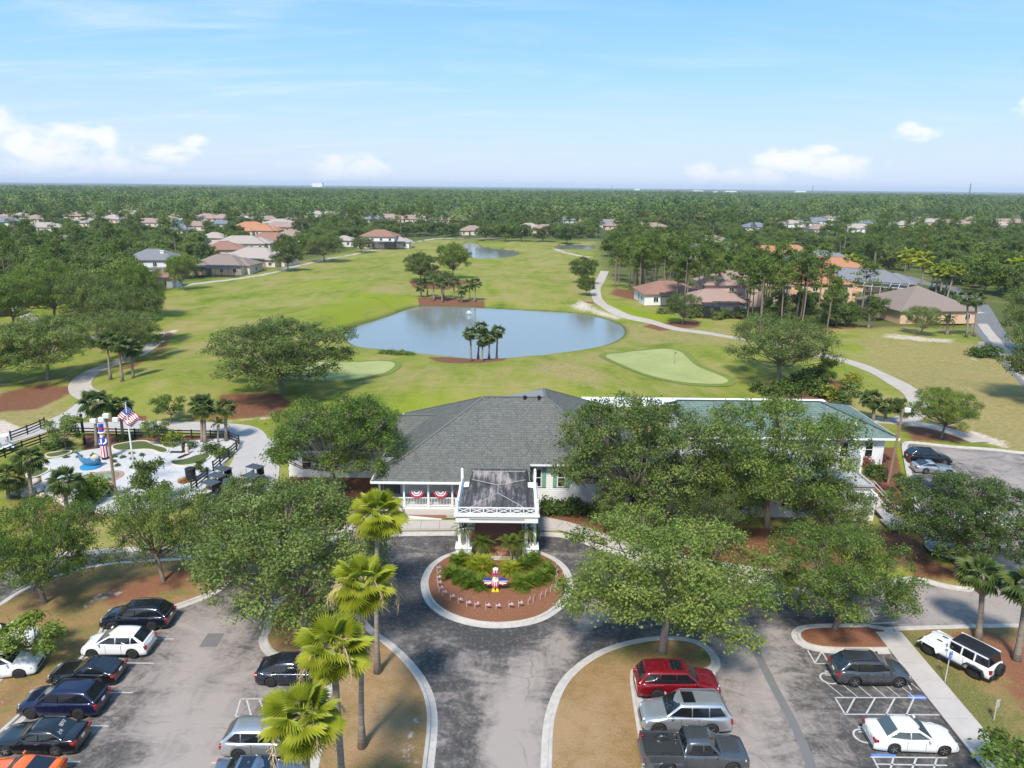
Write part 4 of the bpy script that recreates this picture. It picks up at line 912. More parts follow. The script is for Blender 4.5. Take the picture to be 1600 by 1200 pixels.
def shrub_mesh(seed, R, H, n_c, leaves, leaf, flat=1.0, box=None):
    rng = np.random.default_rng(seed)
    if box:
        C = np.column_stack([rng.uniform(-box[0]/2, box[0]/2, n_c), rng.uniform(-box[1]/2, box[1]/2, n_c), rng.uniform(.1, 1, n_c)*box[2]]); f = rng.integers(0, 3, n_c)
        C[f == 0, 2] = box[2]; k = f == 1; C[k,1] = np.sign(C[k,1])*box[1]/2; k = f == 2; C[k,0] = np.sign(C[k,0])*box[0]/2; O = unit(C/np.array(box)+[0,0,-.2])
    else:
        d = unit(rng.normal(0, 1, (n_c, 3))); d[:,2] = np.abs(d[:,2]); C = d*np.array([R,R,H*.85])*rng.uniform(.55,1.05,(n_c,1))+[0,0,H*.12]; O = d
    V, Q, T = leaf_cloud(rng, C, O, leaves, .30*max(R, .6), leaf)
    return mesh_np('foliage', V, quads=Q, mats=[shrubM], attrs=dict(tint=T))
SHR = [shrub_mesh(101+i, 1.0, 1.3, 60, 13, .22) for i in range(3)]
stem_me = MB().tube([(0,0,-.1),(.05,0,.5)], [.06,.03], 5).mesh('stem', barkm)
def put_shrub(xy, R, H, label, group=None, m=None, name='shrub', me=None, z=None, cat='shrub'):
    e = empty(name, (xy[0], xy[1], hz(*xy) if z is None else z), RNG.uniform(0, 6.28), label, cat, group)
    f = obj('foliage', me or SHR[int(RNG.integers(3))], e, sc=(R, R, H/1.3)); obj('stem', stem_me, e)
    if m: f.material_slots[0].link = 'OBJECT'; f.material_slots[0].material = m
    return e
# ---- palms
def fan_mesh(name, m, Lp=.85, Rb=.98, arc=118, n_=26, droop=.25, fold=.05, seed=0, tint=.5):
    rng = np.random.default_rng(seed); V = []; T = []; tn = []
    def put(p, t): V.append(p); tn.append(t); return len(V)-1
    hub = np.array([Lp, 0, 0])
    def pt(a, r, z): return hub+np.array([math.cos(a)*r, math.sin(a)*r, z-droop*(r/Rb)**2*Rb*.5-.18*abs(math.sin(a))*r*droop*2])
    A_ = np.radians(np.linspace(-arc, arc, n_+1))
    for k in range(n_):
        a0, a1 = A_[k], A_[k+1]; am = (a0+a1)/2; Rk = Rb*(1-.22*(abs(am)/np.radians(arc))**2)*rng.uniform(.93,1.05); t = np.clip(tint+rng.normal(0,.10), 0, 1)
        h = put(hub, t-.1); e0 = put(pt(a0,Rk*.62,-fold), t); e1 = put(pt(a1,Rk*.62,-fold), t); md = put(pt(am,Rk*.70,fold), t+.12); tp = put(pt(am+rng.normal(0,.02),Rk,-fold*rng.uniform(0,2.5)), t+.22)
        T += [(h,e0,md),(h,md,e1),(e0,tp,md),(md,tp,e1)]
    w = .022
    for s0, s1 in ((0,Lp*1.08),):
        i = [put(np.array(p), .75) for p in ((s0,-w*1.6,-.02),(s0,w*1.6,-.02),(s1,w*.6,.0),(s1,-w*.6,.0),(s0,0,-.06),(s1,0,-.03))]; T += [(i[0],i[1],i[2]),(i[0],i[2],i[3]),(i[0],i[3],i[5]),(i[0],i[5],i[4]),(i[1],i[4],i[5]),(i[1],i[5],i[2])]
    return mesh_np(name, V, tris=np.array(T), mats=[m], attrs=dict(tint=np.clip(tn,0,1)))
FAN = [fan_mesh('frond', fanM, tint=t, droop=d, seed=s, fold=.055) for s, (t, d) in enumerate(((.45,.10),(.55,.22),(.62,.35),(.35,.18),(.7,.45)))]
SAB = [fan_mesh('frond', sabM, .75, .85, 112, 15, d, .05, 10+s, t) for s, (t, d) in enumerate(((.5,.3),(.6,.6),(.4,.9),(.3,.5)))]
DEAD = [fan_mesh('dead_frond', deadM, .7, .8, 70, 9, 1.1, .07, 30+s, t) for s, t in enumerate((.5,.7,.35))]
GOLD = [fan_mesh('golden_frond', goldM, .75, .95, 112, 15, d, .05, 40+s, t) for s, (t, d) in enumerate(((.5,.6),(.65,.8)))]
def stalk_mesh(seed):
    rng = np.random.default_rng(seed); mb = MB(); P_ = [np.array([0,0,0.]), np.array([.6,0,.28]), np.array([1.15,0,.12]), np.array([1.5,0,-.45]), np.array([1.62,0,-1.0])]
    mb.tube([tuple(q) for q in P_], [.025,.022,.018,.014,.008], 5)
    for i in range(26):
        t = rng.uniform(1.2, 4); k = int(t); q = P_[k]*(1-t+k)+P_[min(k+1,4)]*(t-k); mb.tube([tuple(q), tuple(q+rng.normal(0,.14,3)+[.05,0,-.12]), tuple(q+rng.normal(0,.16,3)+[.05,0,-.42])], [.014,.012,.004], 3, cap=False)
    return mb.mesh('flower_stalk', stalkM)
STK = [stalk_mesh(i) for i in range(3)]
def pinnate(name, m, L=1.2, pairs=16, droop=.55, leaf=.34, seed=0, tint=.5, wl=.035, vee=.5):
    rng = np.random.default_rng(seed); V = []; T = []; tn = []
    def rp(t): return np.array([L*t*(1-.12*t*t), 0, L*(.55*t-(.55+droop)*t*t)*.6])
    def put(p, t): V.append(p); tn.append(t); return len(V)-1
    for i in range(5):
        a, c = rp(i/5), rp((i+1)/5); j = [put(a+[0,-.012,0], .5), put(a+[0,.012,0], .5), put(c+[0,.008,0], .5), put(c+[0,-.008,0], .5)]; T += [(j[0],j[1],j[2]),(j[0],j[2],j[3])]
    for i in range(pairs):
        t = .12+.86*(i+rng.uniform(-.2,.2))/pairs; b_ = rp(t); l = leaf*math.sin(math.pi*min(1,(t*.85+.16)))**.6*rng.uniform(.85,1.1); tt = np.clip(tint+rng.normal(0,.12),0,1)
        for s in (-1, 1):
            d = np.array([.62, s*.78, vee*.55*(1-t*.5)]); d /= np.linalg.norm(d); e = b_+d*l+[0,0,-.22*l]; m_ = b_+d*l*.5; w_ = np.array([wl,0,.0])
            j = [put(b_, tt-.1), put(m_+w_, tt), put(e, tt+.15), put(m_-w_, tt)]; T += [(j[0],j[1],j[2]),(j[0],j[2],j[3])]
    return mesh_np(name, V, tris=np.array(T), mats=[m], attrs=dict(tint=np.clip(tn,0,1)))
pygM = leafmat('date_palm_frond', (.055,.095,.012), (.125,.185,.024), (.25,.30,.05), .32); cycM = leafmat('cycad_frond', (.038,.085,.009), (.110,.185,.016), (.25,.32,.04), .3)
PYG = [pinnate('frond', pygM, 1.25, 18, d, .30, s, t) for s, (d, t) in enumerate(((.5,.5),(.9,.6),(1.3,.45)))]
PHX = [pinnate('frond', sabM, 2.4, 24, d, .55, 10+s, t, .06) for s, (d, t) in enumerate(((.4,.6),(.8,.7),(1.2,.5)))]
def palm(base, top, fr, n_fr=24, fs=1.0, name='fan_palm', label='', group=None, dead=0, stalks=0, gold=0, r0=.17, el=(80,-38), z=None, cat='palm tree', skirt=0, boots=0, px=True, joined=False):
    """palm with base and crown heart given as photo pixels"""
    bx = P(*base) if px else base; zz = hz(*bx) if z is None else z
    if px:
        H = rise((bx[0], bx[1]), top[1])-zz; X1 = PY(top[0], top[1], bx[1])[0]-bx[0]; X1 = max(-1.6, min(1.6, X1))
    else: H, X1 = top
    e = empty(name, (bx[0], bx[1], zz), 0, label, cat, group); jit = RNG.uniform(-.1,.1)
    tk = MB(); ts = np.linspace(0, 1, 7); cz = [(X1*t**1.6, jit*t*t*3, H*t-.2*(t == 0)) for t in ts]
    tk.tube(cz, [r0*1.9, r0*1.12, r0, r0*.95, r0*.92, r0*.95, r0*1.15], 10); 
    if boots: tk.tube([(X1*.9,jit*2.6,H*.88),(X1,jit*3,H*.97),(X1,jit*3,H)], [r0*1.2, r0*1.9, r0*1.5], 8)
    tk.obj('trunk', palmb, e, smooth=True); hx = (X1, jit*3, H)
    GA = 2.39996
    for i in range(n_fr):
        t = (i+.5)/n_fr; ev = el[0]+(el[1]-el[0])*t**.85+RNG.uniform(-8,8); k = min(len(fr)-1, int(t*len(fr)*.999)) if len(fr) > 1 else 0
        s = fs*RNG.uniform(.88,1.1)*(.8+.2*min(1,t*2.5)); q = obj('frond', fr[k], e, loc=hx, rot=(RNG.uniform(-.35,.35), -RAD(ev), i*GA+RNG.uniform(-.25,.25)), sc=s)
    for i in range(gold): obj('golden_frond', GOLD[i % 2], e, loc=hx, rot=(RNG.uniform(-.4,.4), RAD(25+RNG.uniform(0,40)), i*2*math.pi/gold+RNG.uniform(-.3,.3)), sc=fs)
    for i in range(dead): obj('dead_frond', DEAD[i % 3], e, loc=(hx[0],hx[1],hx[2]-.1), rot=(RNG.uniform(-.5,.5), RAD(48+RNG.uniform(0,30)), i*GA+1), sc=fs*RNG.uniform(.8,1))
    for i in range(stalks): obj('flower_stalk', STK[i % 3], e, loc=hx, rot=(RNG.uniform(-.2,.2), -RAD(RNG.uniform(-25,25)), i*GA+.6), sc=fs*RNG.uniform(.85,1.15))
    return e
# ------------------------------------------------------------------ the four tall palms in the left hand median
lab = ['tall fan palm at the far end of the left median, its trunk against the driveway','second tall fan palm from the driveway, bright crown before a slim pale trunk','third fan palm in the left median, wide bright crown overlapping the dark crossover','nearest fan palm at the lower edge, crown hanging over the parked silver cars']
for i, (base, top) in enumerate((((590,1055),(590,800)), ((566,1172),(568,912)), (None,(522,1008)), (None,(472,1122)))):
    if base is None:
        hh = (10.0, 9.6)[i-2]; bx = P(top[0], top[1], hh); palm(bx, (hh-.1, .0), FAN, 24, 1.08, label=lab[i], group='tall palms in the left median', dead=6, stalks=6, r0=.17, px=False, el=(78,-60), z=.1)
    else: palm(base, top, FAN, 24, 1.08, label=lab[i], group='tall palms in the left median', dead=7 if i == 0 else 4, stalks=7, r0=.15, el=(78,-58), z=.12)
palm((1527,1000),(1537,896), SAB, 24, 1.12, 'cabbage_palm', 'cabbage palm on red mulch right behind the white off-roader', 'palms by the lower right car park', dead=3, r0=.19, z=.12, el=(75,-40))
palm((1587,1035),(1602,912), SAB, 22, 1.12, 'cabbage_palm', 'cabbage palm on red mulch cut by the right edge of the picture', 'palms by the lower right car park', dead=3, r0=.19, z=.12, el=(75,-40))
for i, (b_, t_) in enumerate((((736,574),(735,519)),((747,569),(752,510)),((753,578),(755,530)),((764,569),(765,524)),((776,566),(778,516)))):
    palm(b_, t_, SAB, 22, 1.0, 'cabbage_palm', ['leftmost tall cabbage palm of the five on the near bank of the pond','tallest cabbage palm of the five on the near pond bank','shortest cabbage palm at the front of the five by the pond','slim cabbage palm between the middle and the right one of five by the pond','rightmost cabbage palm of the five on the near pond bank'][i], 'five palms on the near pond bank', dead=6, r0=.17, el=(70,-55))
for i, (b_, t_) in enumerate((((658,469),(658,447)),((668,468),(667,433)),((678,471),(677,436)),((691,472),(690,441)),((693,468),(694,439)),((709,469),(710,440)),((721,472),(721,452)),((734,471),(733,443)),((742,472),(743,441)))):
    palm(b_, t_, SAB[:2], 14, 1.35, 'cabbage_palm', 'small cabbage palm in the row on the red mulch bed at the far pond bank', 'palms on the far pond bank', r0=.2, el=(70,-50))
for i, (b_, t_) in enumerate((((174,600),(166,531)),((193,608),(186,535)),((210,604),(205,543)))):
    palm(b_, t_, SAB, 22, 1.25, 'cabbage_palm', ['left and tallest of three cabbage palms beside the concrete cart path','middle of three cabbage palms beside the concrete cart path','right and shortest of three cabbage palms beside the concrete cart path'][i], 'three palms beside the cart path', dead=4, r0=.18, el=(70,-50))
for b_, t_, fr, nf, fs_, lb, gd in (((152,700),(150,627),SAB,26,1.3,'grey green cabbage palm behind the tall striped inflatable figure',0),((193,690),(187,634),SAB,22,1.1,'cabbage palm with a few yellow fronds behind the flagpole',3),
    ((317,692),(313,632),SAB,20,1.15,'left fan palm with hanging golden fronds inside the black rail fence',5),((321,693),(320,635),SAB,16,1.0,'fan palm twinned close behind the left golden fronded palm',4),((354,690),(354,634),SAB,18,.95,'right palm with yellow fronds by the corner of the black rail fence',5),
    ((50,778),(48,714),SAB,26,1.1,'cabbage palm with a stout booted trunk beside the white stones',0),((105,800),(104,748),SAB,26,1.15,'cabbage palm with a booted trunk in front of the pale putting pond',0),((14,780),(14,742),SAB,24,1.15,'low cabbage palm cut by the left edge above the yellow shrub',0)):
    palm(b_, t_, fr, nf, fs_, 'cabbage_palm', lb, 'palms round the mini golf garden', gold=gd, dead=3, r0=.18, el=(72,-45), boots=1)
palm((341,693),(341,664), PHX[:2], 12, .62, 'feather_palm', 'small dark feather palm between the two golden palms', None, r0=.10, el=(75,-10))
for i, (b_, t_) in enumerate((((1417,448),(1420,398)),((1439,452),(1443,403)),((1453,460),(1462,424)),((1461,464),(1468,419)),((1468,466),(1475,426)),((1474,472),(1484,427)),((1478,475),(1493,424)))):
    palm(b_, t_, [FAN[3], FAN[1], SAB[1]] if i > 1 else [FAN[1], FAN[4]], 16, 1.5 if i > 1 else 1.9, 'fan_palm', ['tall street palm with tan skirt, left of the pair by the street','tall street palm with tan skirt, right of the pair by the street','leaning street palm, leftmost of the five over the clipped hedge','second street palm of the five over the clipped hedge','middle street palm of the five over the clipped hedge','fourth street palm of the five over the clipped hedge','rightmost leaning street palm of the five over the clipped hedge'][i], 'street palms on the right', dead=8 if i < 2 else 2, r0=.26, el=(70,-50))
for b_, t_, fr, nf, fs_, lb, nm in (((1510,527),(1510,463),SAB,18,1.5,'slim tall palm left of the pair at the street corner','cabbage_palm'),((1522,526),(1526,466),SAB,18,1.5,'slim tall palm right of the pair at the street corner','cabbage_palm'),
    ((1578,460),(1586,413),FAN[1:4],14,1.6,'left street palm of three near the right edge','fan_palm'),((1588,462),(1594,411),FAN[1:4],14,1.6,'middle street palm of three near the right edge','fan_palm'),((1596,464),(1603,410),FAN[1:4],14,1.6,'right street palm of three cut by the right edge','fan_palm'),
    ((1323,432),(1327,406),FAN[1:4],14,1.7,'bushy fan palm beside the orange roofed house','fan_palm'),((1329,432),(1336,408),FAN[1:4],14,1.5,'fan palm right beside the bushy one near the orange roofs','fan_palm'),
    ((1365,655),(1363,622),SAB,24,1.15,'short stout palm behind the green roofed wing','cabbage_palm'),((1383,658),(1382,632),SAB,20,1.0,'short palm with green fronds right of the stout one behind the green roof','cabbage_palm')):
    palm(b_, t_, fr, nf, fs_, nm, lb, None, dead=2, r0=.22, el=(70,-50))
for b_, t_, lb, s_ in (((1357,515),(1358,490),'feather date palm left of the brown roofed house',1.0),((1480,522),(1480,500),'feather date palm at the right corner of the brown roofed house',1.0),((1389,470),(1389,456),'feather palm behind the brown roofed house',1.1),((1366,478),(1366,462),'feather palm beside the grey roof behind the brown roofed house',.9)):
    palm(b_, t_, PHX, 20, s_, 'date_palm', lb, None, r0=.3, el=(75,-30))
for b_, t_, lb in (((722,870),(726,828),'pygmy date palm leaning by the left canopy pedestal'),((745,872),(752,850),'left pygmy date palm of the pair before the brick floor'),((757,868),(757,848),'short pygmy date palm close behind the left pair'),
    ((799,879),(795,850),'pygmy date palm in the middle right of the canopy front'),((806,876),(810,850),'pygmy date palm beside the right middle one at the canopy'),((833,872),(824,830),'tall pygmy date palm by the right canopy pedestal'),((849,778),(850,762),'pygmy palm at the clubhouse wall behind the hedge')):
    palm(b_, t_, PYG, 20, 1.0, 'pygmy_date_palm', lb, 'pygmy palms at the entrance', r0=.08, el=(75,-25), z=.15)
# ------------------------------------------------------------------ oaks you could point at
def oak_px(base, x0, x1, ytop, k, label, m=None, grow=1.0, group=None, name=None, cat='tree', z=None, kinds=None, hmax=30):
    b_ = P(*base); zz = hz(*b_); H = min(rise(b_, ytop)-zz, hmax); cz = H*.6
    d = b_[1]*_f[1]+(cz-CAMZ)*_f[2]; R = (x1-x0)/2*d/FPX*grow
    return put_tree((kinds or OAK)[k], b_, R, H, label, group, leafm=m, name=name, cat=cat, z=z)
oak_px((443,622),322,552,490,1,'broad round oak standing alone on mulch left of the pond', oakB, 1.0)
oak_px((528,772),398,628,606,0,'leafy oak hiding the left wing of the clubhouse', oakA)
oak_px((478,985),300,655,752,0,'broad spreading oak at the tip of the left median', oakD)
oak_px((392,905),258,470,742,3,'greyish oak left of the median beside the cart park', oakD)
oak_px((257,913),165,345,742,2,'oak on the left bed above the parked dark estate car', oakC)
oak_px((72,945),-25,170,772,3,'oak with a stout grey trunk near the left kerb', oakA, 1.1)
oak_px((1033,1022),893,1232,795,0,'big bright oak overhanging the red and silver cars', oakC, .98)
oak_px((985,815),862,1128,606,1,'dark oak in front of the right end of the clubhouse roof', oakB)
oak_px((1200,826),1070,1362,608,3,'largest pale oak in front of the extension, crown over its roof', oakC)
oak_px((1303,985),1200,1440,818,3,'oak on the small mulched island above the grey car', oakC)
oak_px((1496,885),1385,1615,738,1,'spreading oak at the upper car park above the black saloon', oakB)
oak_px((1215,602),1128,1330,482,2,'forked oak on the grass behind the green roofed wing', oakB)
oak_px((1036,690+20),960,1130,612,2,'thin dark oak rising behind the dark one at the clubhouse', oakB) if False else None
oak_px((1470,686),1414,1526,598,0,'compact oak beside the footpath to the upper car park', oakA)
oak_px((75,596),0,148,482,1,'wide oak shading the grass left of the cart path bend', oakD)
oak_px((-8,600),-75,62,505,0,'bright leafed oak cut by the left edge', oakA)
oak_px((196,568),108,242,478,3,'dark oak beside the cart path with a bare branch', oakB)
oak_px((205,540),118,243,438,0,'dark oak at the front edge of the left hand wood', oakB)
oak_px((222,500),165,246,405,1,'tall oak in the left hand wood nearest the fairway', oakA)
oak_px((150,528),70,190,410,2,'grey green oak deep in the left hand wood', oakD)
oak_px((85,505),20,140,398,3,'leafy oak in the left hand wood behind the wide one', oakA)
oak_px((20,520),-60,75,420,0,'oak at the left edge behind the path', oakA)
oak_px((1650,640),1590,1770,480,1,'large oak at the right edge beside the pavement', oakB)
oak_px((1610,560),1545,1660,425,2,'large oak behind the pavement at the right edge', oakD)
oak_px((1140,826),1060,1215,690,2,'slim oak under the largest pale one', oakC, .9)
oak_px((1105,852),1030,1185,742,2,'low leafy tree on the mulch between the pale oak and the bright one', oakB)
oak_px((1292,850),1215,1365,745,0,'low leafy tree on the mulch before the white terrace wall', oakD)
oak_px((985,838),925,1050,752,3,'low dark tree by the curved footpath beside the clubhouse', oakB)
oak_px((50,1046),-5,98,962,0,'small thin leaved tree on the strip between the car rows', oakA, kinds=YNG, name='young_tree')
oak_px((1592,1262),1512,1700,1140,1,'bright bushy young tree cut by the lower right corner', oakA, kinds=YNG, name='young_tree')
oak_px((266,665),235,290,612,0,'small tree with an open crown behind the black rail fence', oakA, kinds=YNG, name='young_tree')
oak_px((248,695),225,270,650,1,'small tree inside the fence behind the flagpole', oakD, kinds=YNG, name='young_tree')
oak_px((106,705),78,132,645,0,'pale leaved small tree behind the fence at the left', oakD, kinds=YNG, name='young_tree')
oak_px((240,800),200,280,712,1,'thin small tree rising before the white gravel', oakD, kinds=YNG, name='young_tree')
oak_px((316,748),302,332,716,1,'little dark topiary tree by the open fence gate', oakB, kinds=YNG, name='young_tree')
oak_px((1405,665),1385,1425,618,1,'small tree behind the brown lamp pole', oakB, kinds=YNG, name='young_tree')
oak_px((1288,610),1268,1312,556,1,'small pale trunked tree over the clipped hedge', oakA, kinds=YNG, name='young_tree')
oak_px((658,447),627,688,390,1,'dark oak left of the group at the head of the pond', oakB)
oak_px((708,440),680,740,373,0,'tall oak at the back of the group at the head of the pond', oakA)
oak_px((690,448),665,705,420,2,'low grey tree between the two oaks at the head of the pond', oakD)
oak_px((911,447),886,937,398,3,'dark oak beside the cart path on the fairway', oakB)
oak_px((916,466),903,935,427,1,'small oak on mulch below the dark one by the cart path', oakA)
oak_px((1066,508),1032,1092,452,0,'round oak under the tall pines by the cart path', oakB)
oak_px((1436,524),1405,1468,472,2,'grey green oak before the brown roofed house', oakD)
oak_px((450,425),425,482,370,1,'dark round oak on mulch beside the left cart path', oakB)
oak_px((508,410),478,545,362,0,'oak right of the dark round one by the left cart path', oakB)
oak_px((565,395),545,582,367,3,'oak near the two storey house by the left cart path', oakB)
oak_px((288,455),258,312,388,2,'thin oak on the fairway edge before the pale houses', oakA)
# ------------------------------------------------------------------ hedges and shrubs
for i, (px_, py_) in enumerate(((850,803),(866,804),(882,804),(898,804),(927,806),(943,806))):
    put_shrub(P(px_, py_), 1.0, 1.7, 'dense green hedge bush in the row along the clubhouse wall', 'hedge along the clubhouse', me=SHR[i % 3], z=.1)
for i, (px_, py_, s) in enumerate(((1185,612,1.5),(1205,618,1.6),(1222,612,1.8),(1240,620,1.5),(1248,606,2.0),(1265,612,2.0),(1280,620,1.9),(1296,624,1.7),(1312,628,1.6),(1326,620,1.8),(1270,600,2.2),(1330,605,1.6))):
    put_shrub(P(px_, py_), s, s*1.2, 'clipped dark shrub in the hedge behind the green roofed wing', 'hedge behind the green roof', m=[shrubM, oakB, shrubM, yellowM][i % 4 if i > 6 else i % 3])
def cyc_mesh(seed, R=1.0, n_=70, m=cycM):
    rng = np.random.default_rng(seed); V = []; Q = []; T = []; base = PYG[0]
    src = [pinnate('x', m, 1.0, 11, d, .26, seed*7+j, t, .04) for j, (d, t) in enumerate(((.3,.5),(.8,.65),(1.2,.4)))]
    dat = []
    for s in src:
        v = np.empty(len(s.vertices)*3); s.vertices.foreach_get('co', v); f = np.empty(len(s.polygons)*3, int); s.polygons.foreach_get('vertices', f); t = np.empty(len(s.vertices)); s.attributes['tint'].data.foreach_get('value', t); dat.append((v.reshape(-1,3), f.reshape(-1,3), t))
    o = 0
    for i in range(n_):
        v, f, t = dat[i % 3]; a = i*2.39996; u_ = (i+.5)/n_; ev = math.radians(80-85*u_); c, s_ = math.cos(ev), math.sin(ev); sc = R*rng.uniform(.8,1.1)
        x = v[:,0]*c-v[:,2]*s_; z = v[:,0]*s_+v[:,2]*c; y = v[:,1]; V.append(np.column_stack([x*math.cos(a)-y*math.sin(a), x*math.sin(a)+y*math.cos(a), z])*sc+rng.normal(0,.12,3)*[1,1,0]+[0,0,.1]); Q.append(f+o); T.append(np.clip(t+rng.normal(0,.1),0,1)); o += len(v)
    for s in src: bpy.data.meshes.remove(s)
    return mesh_np('foliage', np.vstack(V), tris=np.vstack(Q), mats=[m], attrs=dict(tint=np.concatenate(T)))
cycY = leafmat('yellow_cycad_frond', (.13,.18,.012), (.32,.35,.025), (.50,.50,.06), .3)
CYC = [cyc_mesh(1), cyc_mesh(2), cyc_mesh(3, 1.0, 80, cycY)]
for i, (px_, py_, R_, k, lb) in enumerate(((720,884,1.25,0,'dark cycad clump at the back left of the round bed'),(752,894,1.55,2,'yellow green cycad clump, the largest in the round bed'),(706,905,1.15,1,'cycad clump at the left edge of the round bed'),(727,914,1.2,0,'low cycad clump left of the eagle'),(745,921,1.25,1,'low dark cycad clump close left of the eagle'),
    (797,898,1.2,2,'yellowish cycad clump right behind the eagle'),(832,882,1.15,0,'dark cycad clump at the back right of the round bed'),(818,890,1.0,1,'small cycad clump between the pair at the back right of the round bed'),(855,898,1.05,0,'cycad clump at the right edge of the round bed'),(846,910,1.2,1,'bright cycad clump at the lower right of the round bed'),(815,921,1.3,0,'low cycad clump close right of the eagle'),(830,914,1.1,1,'cycad clump between the right ones of the round bed'))):
    b_ = P(px_, py_); e = empty('cycad', (*b_, .18), RNG.uniform(0,6), lb, 'shrub', 'cycads in the round bed'); obj('foliage', CYC[k], e, sc=(R_, R_, R_*.95)); obj('stem', stem_me, e)
for px_, py_, R_, H_, m, lb in ((270,696,1.3,1.8,lime,'bright green shrub on the white gravel'),(298,702,.8,1.2,shrubM,'dark round shrub on the white gravel'),(331,708,1.3,1.2,shrubM,'wide dark shrub by the fence corner'),(349,714,1.1,1.1,oakC,'olive shrub against the fence'),(85,702,1.3,1.3,shrubM,'low dark shrub at the end of the gravel'),(100,698,1.0,1.0,shrubM,'low green shrub by the leaning tree'),
    (150,778,1.7,2.6,lime,'bright lime shrub in front of the putting pond'),(135,790,1.4,2.0,lime,'lime shrub left of the bigger lime one'),(22,762,1.2,1.8,yellowM,'yellow shrub under the low palm at the left edge'),(30,772,1.0,1.5,lime,'small lime shrub by the left edge'),(196,690,.9,.9,shrubM,'small shrub at the foot of the flagpole palm'),
    (1346,722,1.1,1.5,yellowM,'yellow shrub at the white stair wall'),(1352,730,1.0,1.2,redM,'reddish shrub below the yellow one'),(1366,722,1.1,1.6,redM,'pink grey crape shrub at the white wall'),(1368,748,1.4,1.6,shrubM,'dark shrub by the brown lamp pole'),(1405,748,.6,.6,shrubM,'small ball shrub by the upper car park kerb'),(1412,757,.7,.7,yellowM,'small yellowish ball shrub by the upper car park kerb'),
    (1373,762,.5,.5,redM,'tiny red shrub on the mulch'),(1381,765,.5,.5,redM,'tiny dark red shrub beside the other'),(1391,768,.5,.5,shrubM,'tiny green shrub on the mulch'),(1385,777,.7,.6,lime,'low lime shrub on the mulch slope'),(1528,893,1.0,1.0,yellowM,'yellow agave like shrub under the spreading oak'),(1520,912,1.1,.9,yellowM,'yellow low shrub at the kerb below the oak'),
    (1545,556,2.6,2.2,shrubM,'clipped hedge block by the pavement sign'),(1527,556,2.0,1.8,shrubM,'clipped hedge block left of the pavement sign'),(1477,470,3,3.0,shrubM,'clipped hedge under the street palms'),(1486,474,3,2.8,shrubM,'clipped hedge right under the leaning street palm'),(1462,462,3,3,shrubM,'hedge behind the street palms'),
    (612,552,1.2,.9,oakC,'straw coloured reed clump on the pond bank'),(626,554,1.4,.9,oakC,'reed clump on the near pond bank'),(600,551,1.2,.8,oakC,'low reed clump on the near pond bank left'),(640,556,1.0,.8,oakC,'small reed clump on the near pond bank right'),(505,805,1.2,1.6,shrubM,'dark shrub at the wing wall'),(540,800,1.2,1.6,shrubM,'dark shrub left of the porch')):
    put_shrub(P(px_, py_), R_, H_, lb, None, m)
# ------------------------------------------------------------------ vehicles
def carpaint(name, col, metal=.0, rough=.22): return mat(name, col, rough, .03, 2, metal=metal, spec=.5, coat=.8)
tyrem = mat('tyre_rubber', (.018,.018,.018), .85, .2, 8); rimL = mat('alloy_rim', (.55,.55,.56), .28, .05, 8, metal=.85); rimD = mat('dark_rim', (.05,.05,.055), .3, .1, 8, metal=.6)
trim = mat('black_trim', (.014,.014,.015), .5, .1, 6); chrome = mat('chrome_trim', (.62,.62,.63), .15, .03, 6, metal=.9); redL = mat('tail_lamp', (.28,.008,.010), .2, .1, 10, coat=.6); headL = mat('head_lamp', (.62,.64,.66), .12, .1, 10, coat=.8); platem = mat('number_plate', (.70,.70,.70), .5, .2, 20)
carglass, n, b, o = newmat('car_glass'); b.inputs['Base Color'].default_value = (.010,.012,.014,1); b.inputs['Roughness'].default_value = .04; b.inputs['Specular IOR Level'].default_value = .8; b.inputs['Coat Weight'].default_value = .3
paleglass, n, b, o = newmat('pale_car_glass'); b.inputs['Base Color'].default_value = (.06,.085,.085,1); b.inputs['Roughness'].default_value = .04; b.inputs['Specular IOR Level'].default_value = .8
def interp(x, pts):
    xs = [p[0] for p in pts]; return np.interp(x, xs, [p[1] for p in pts])
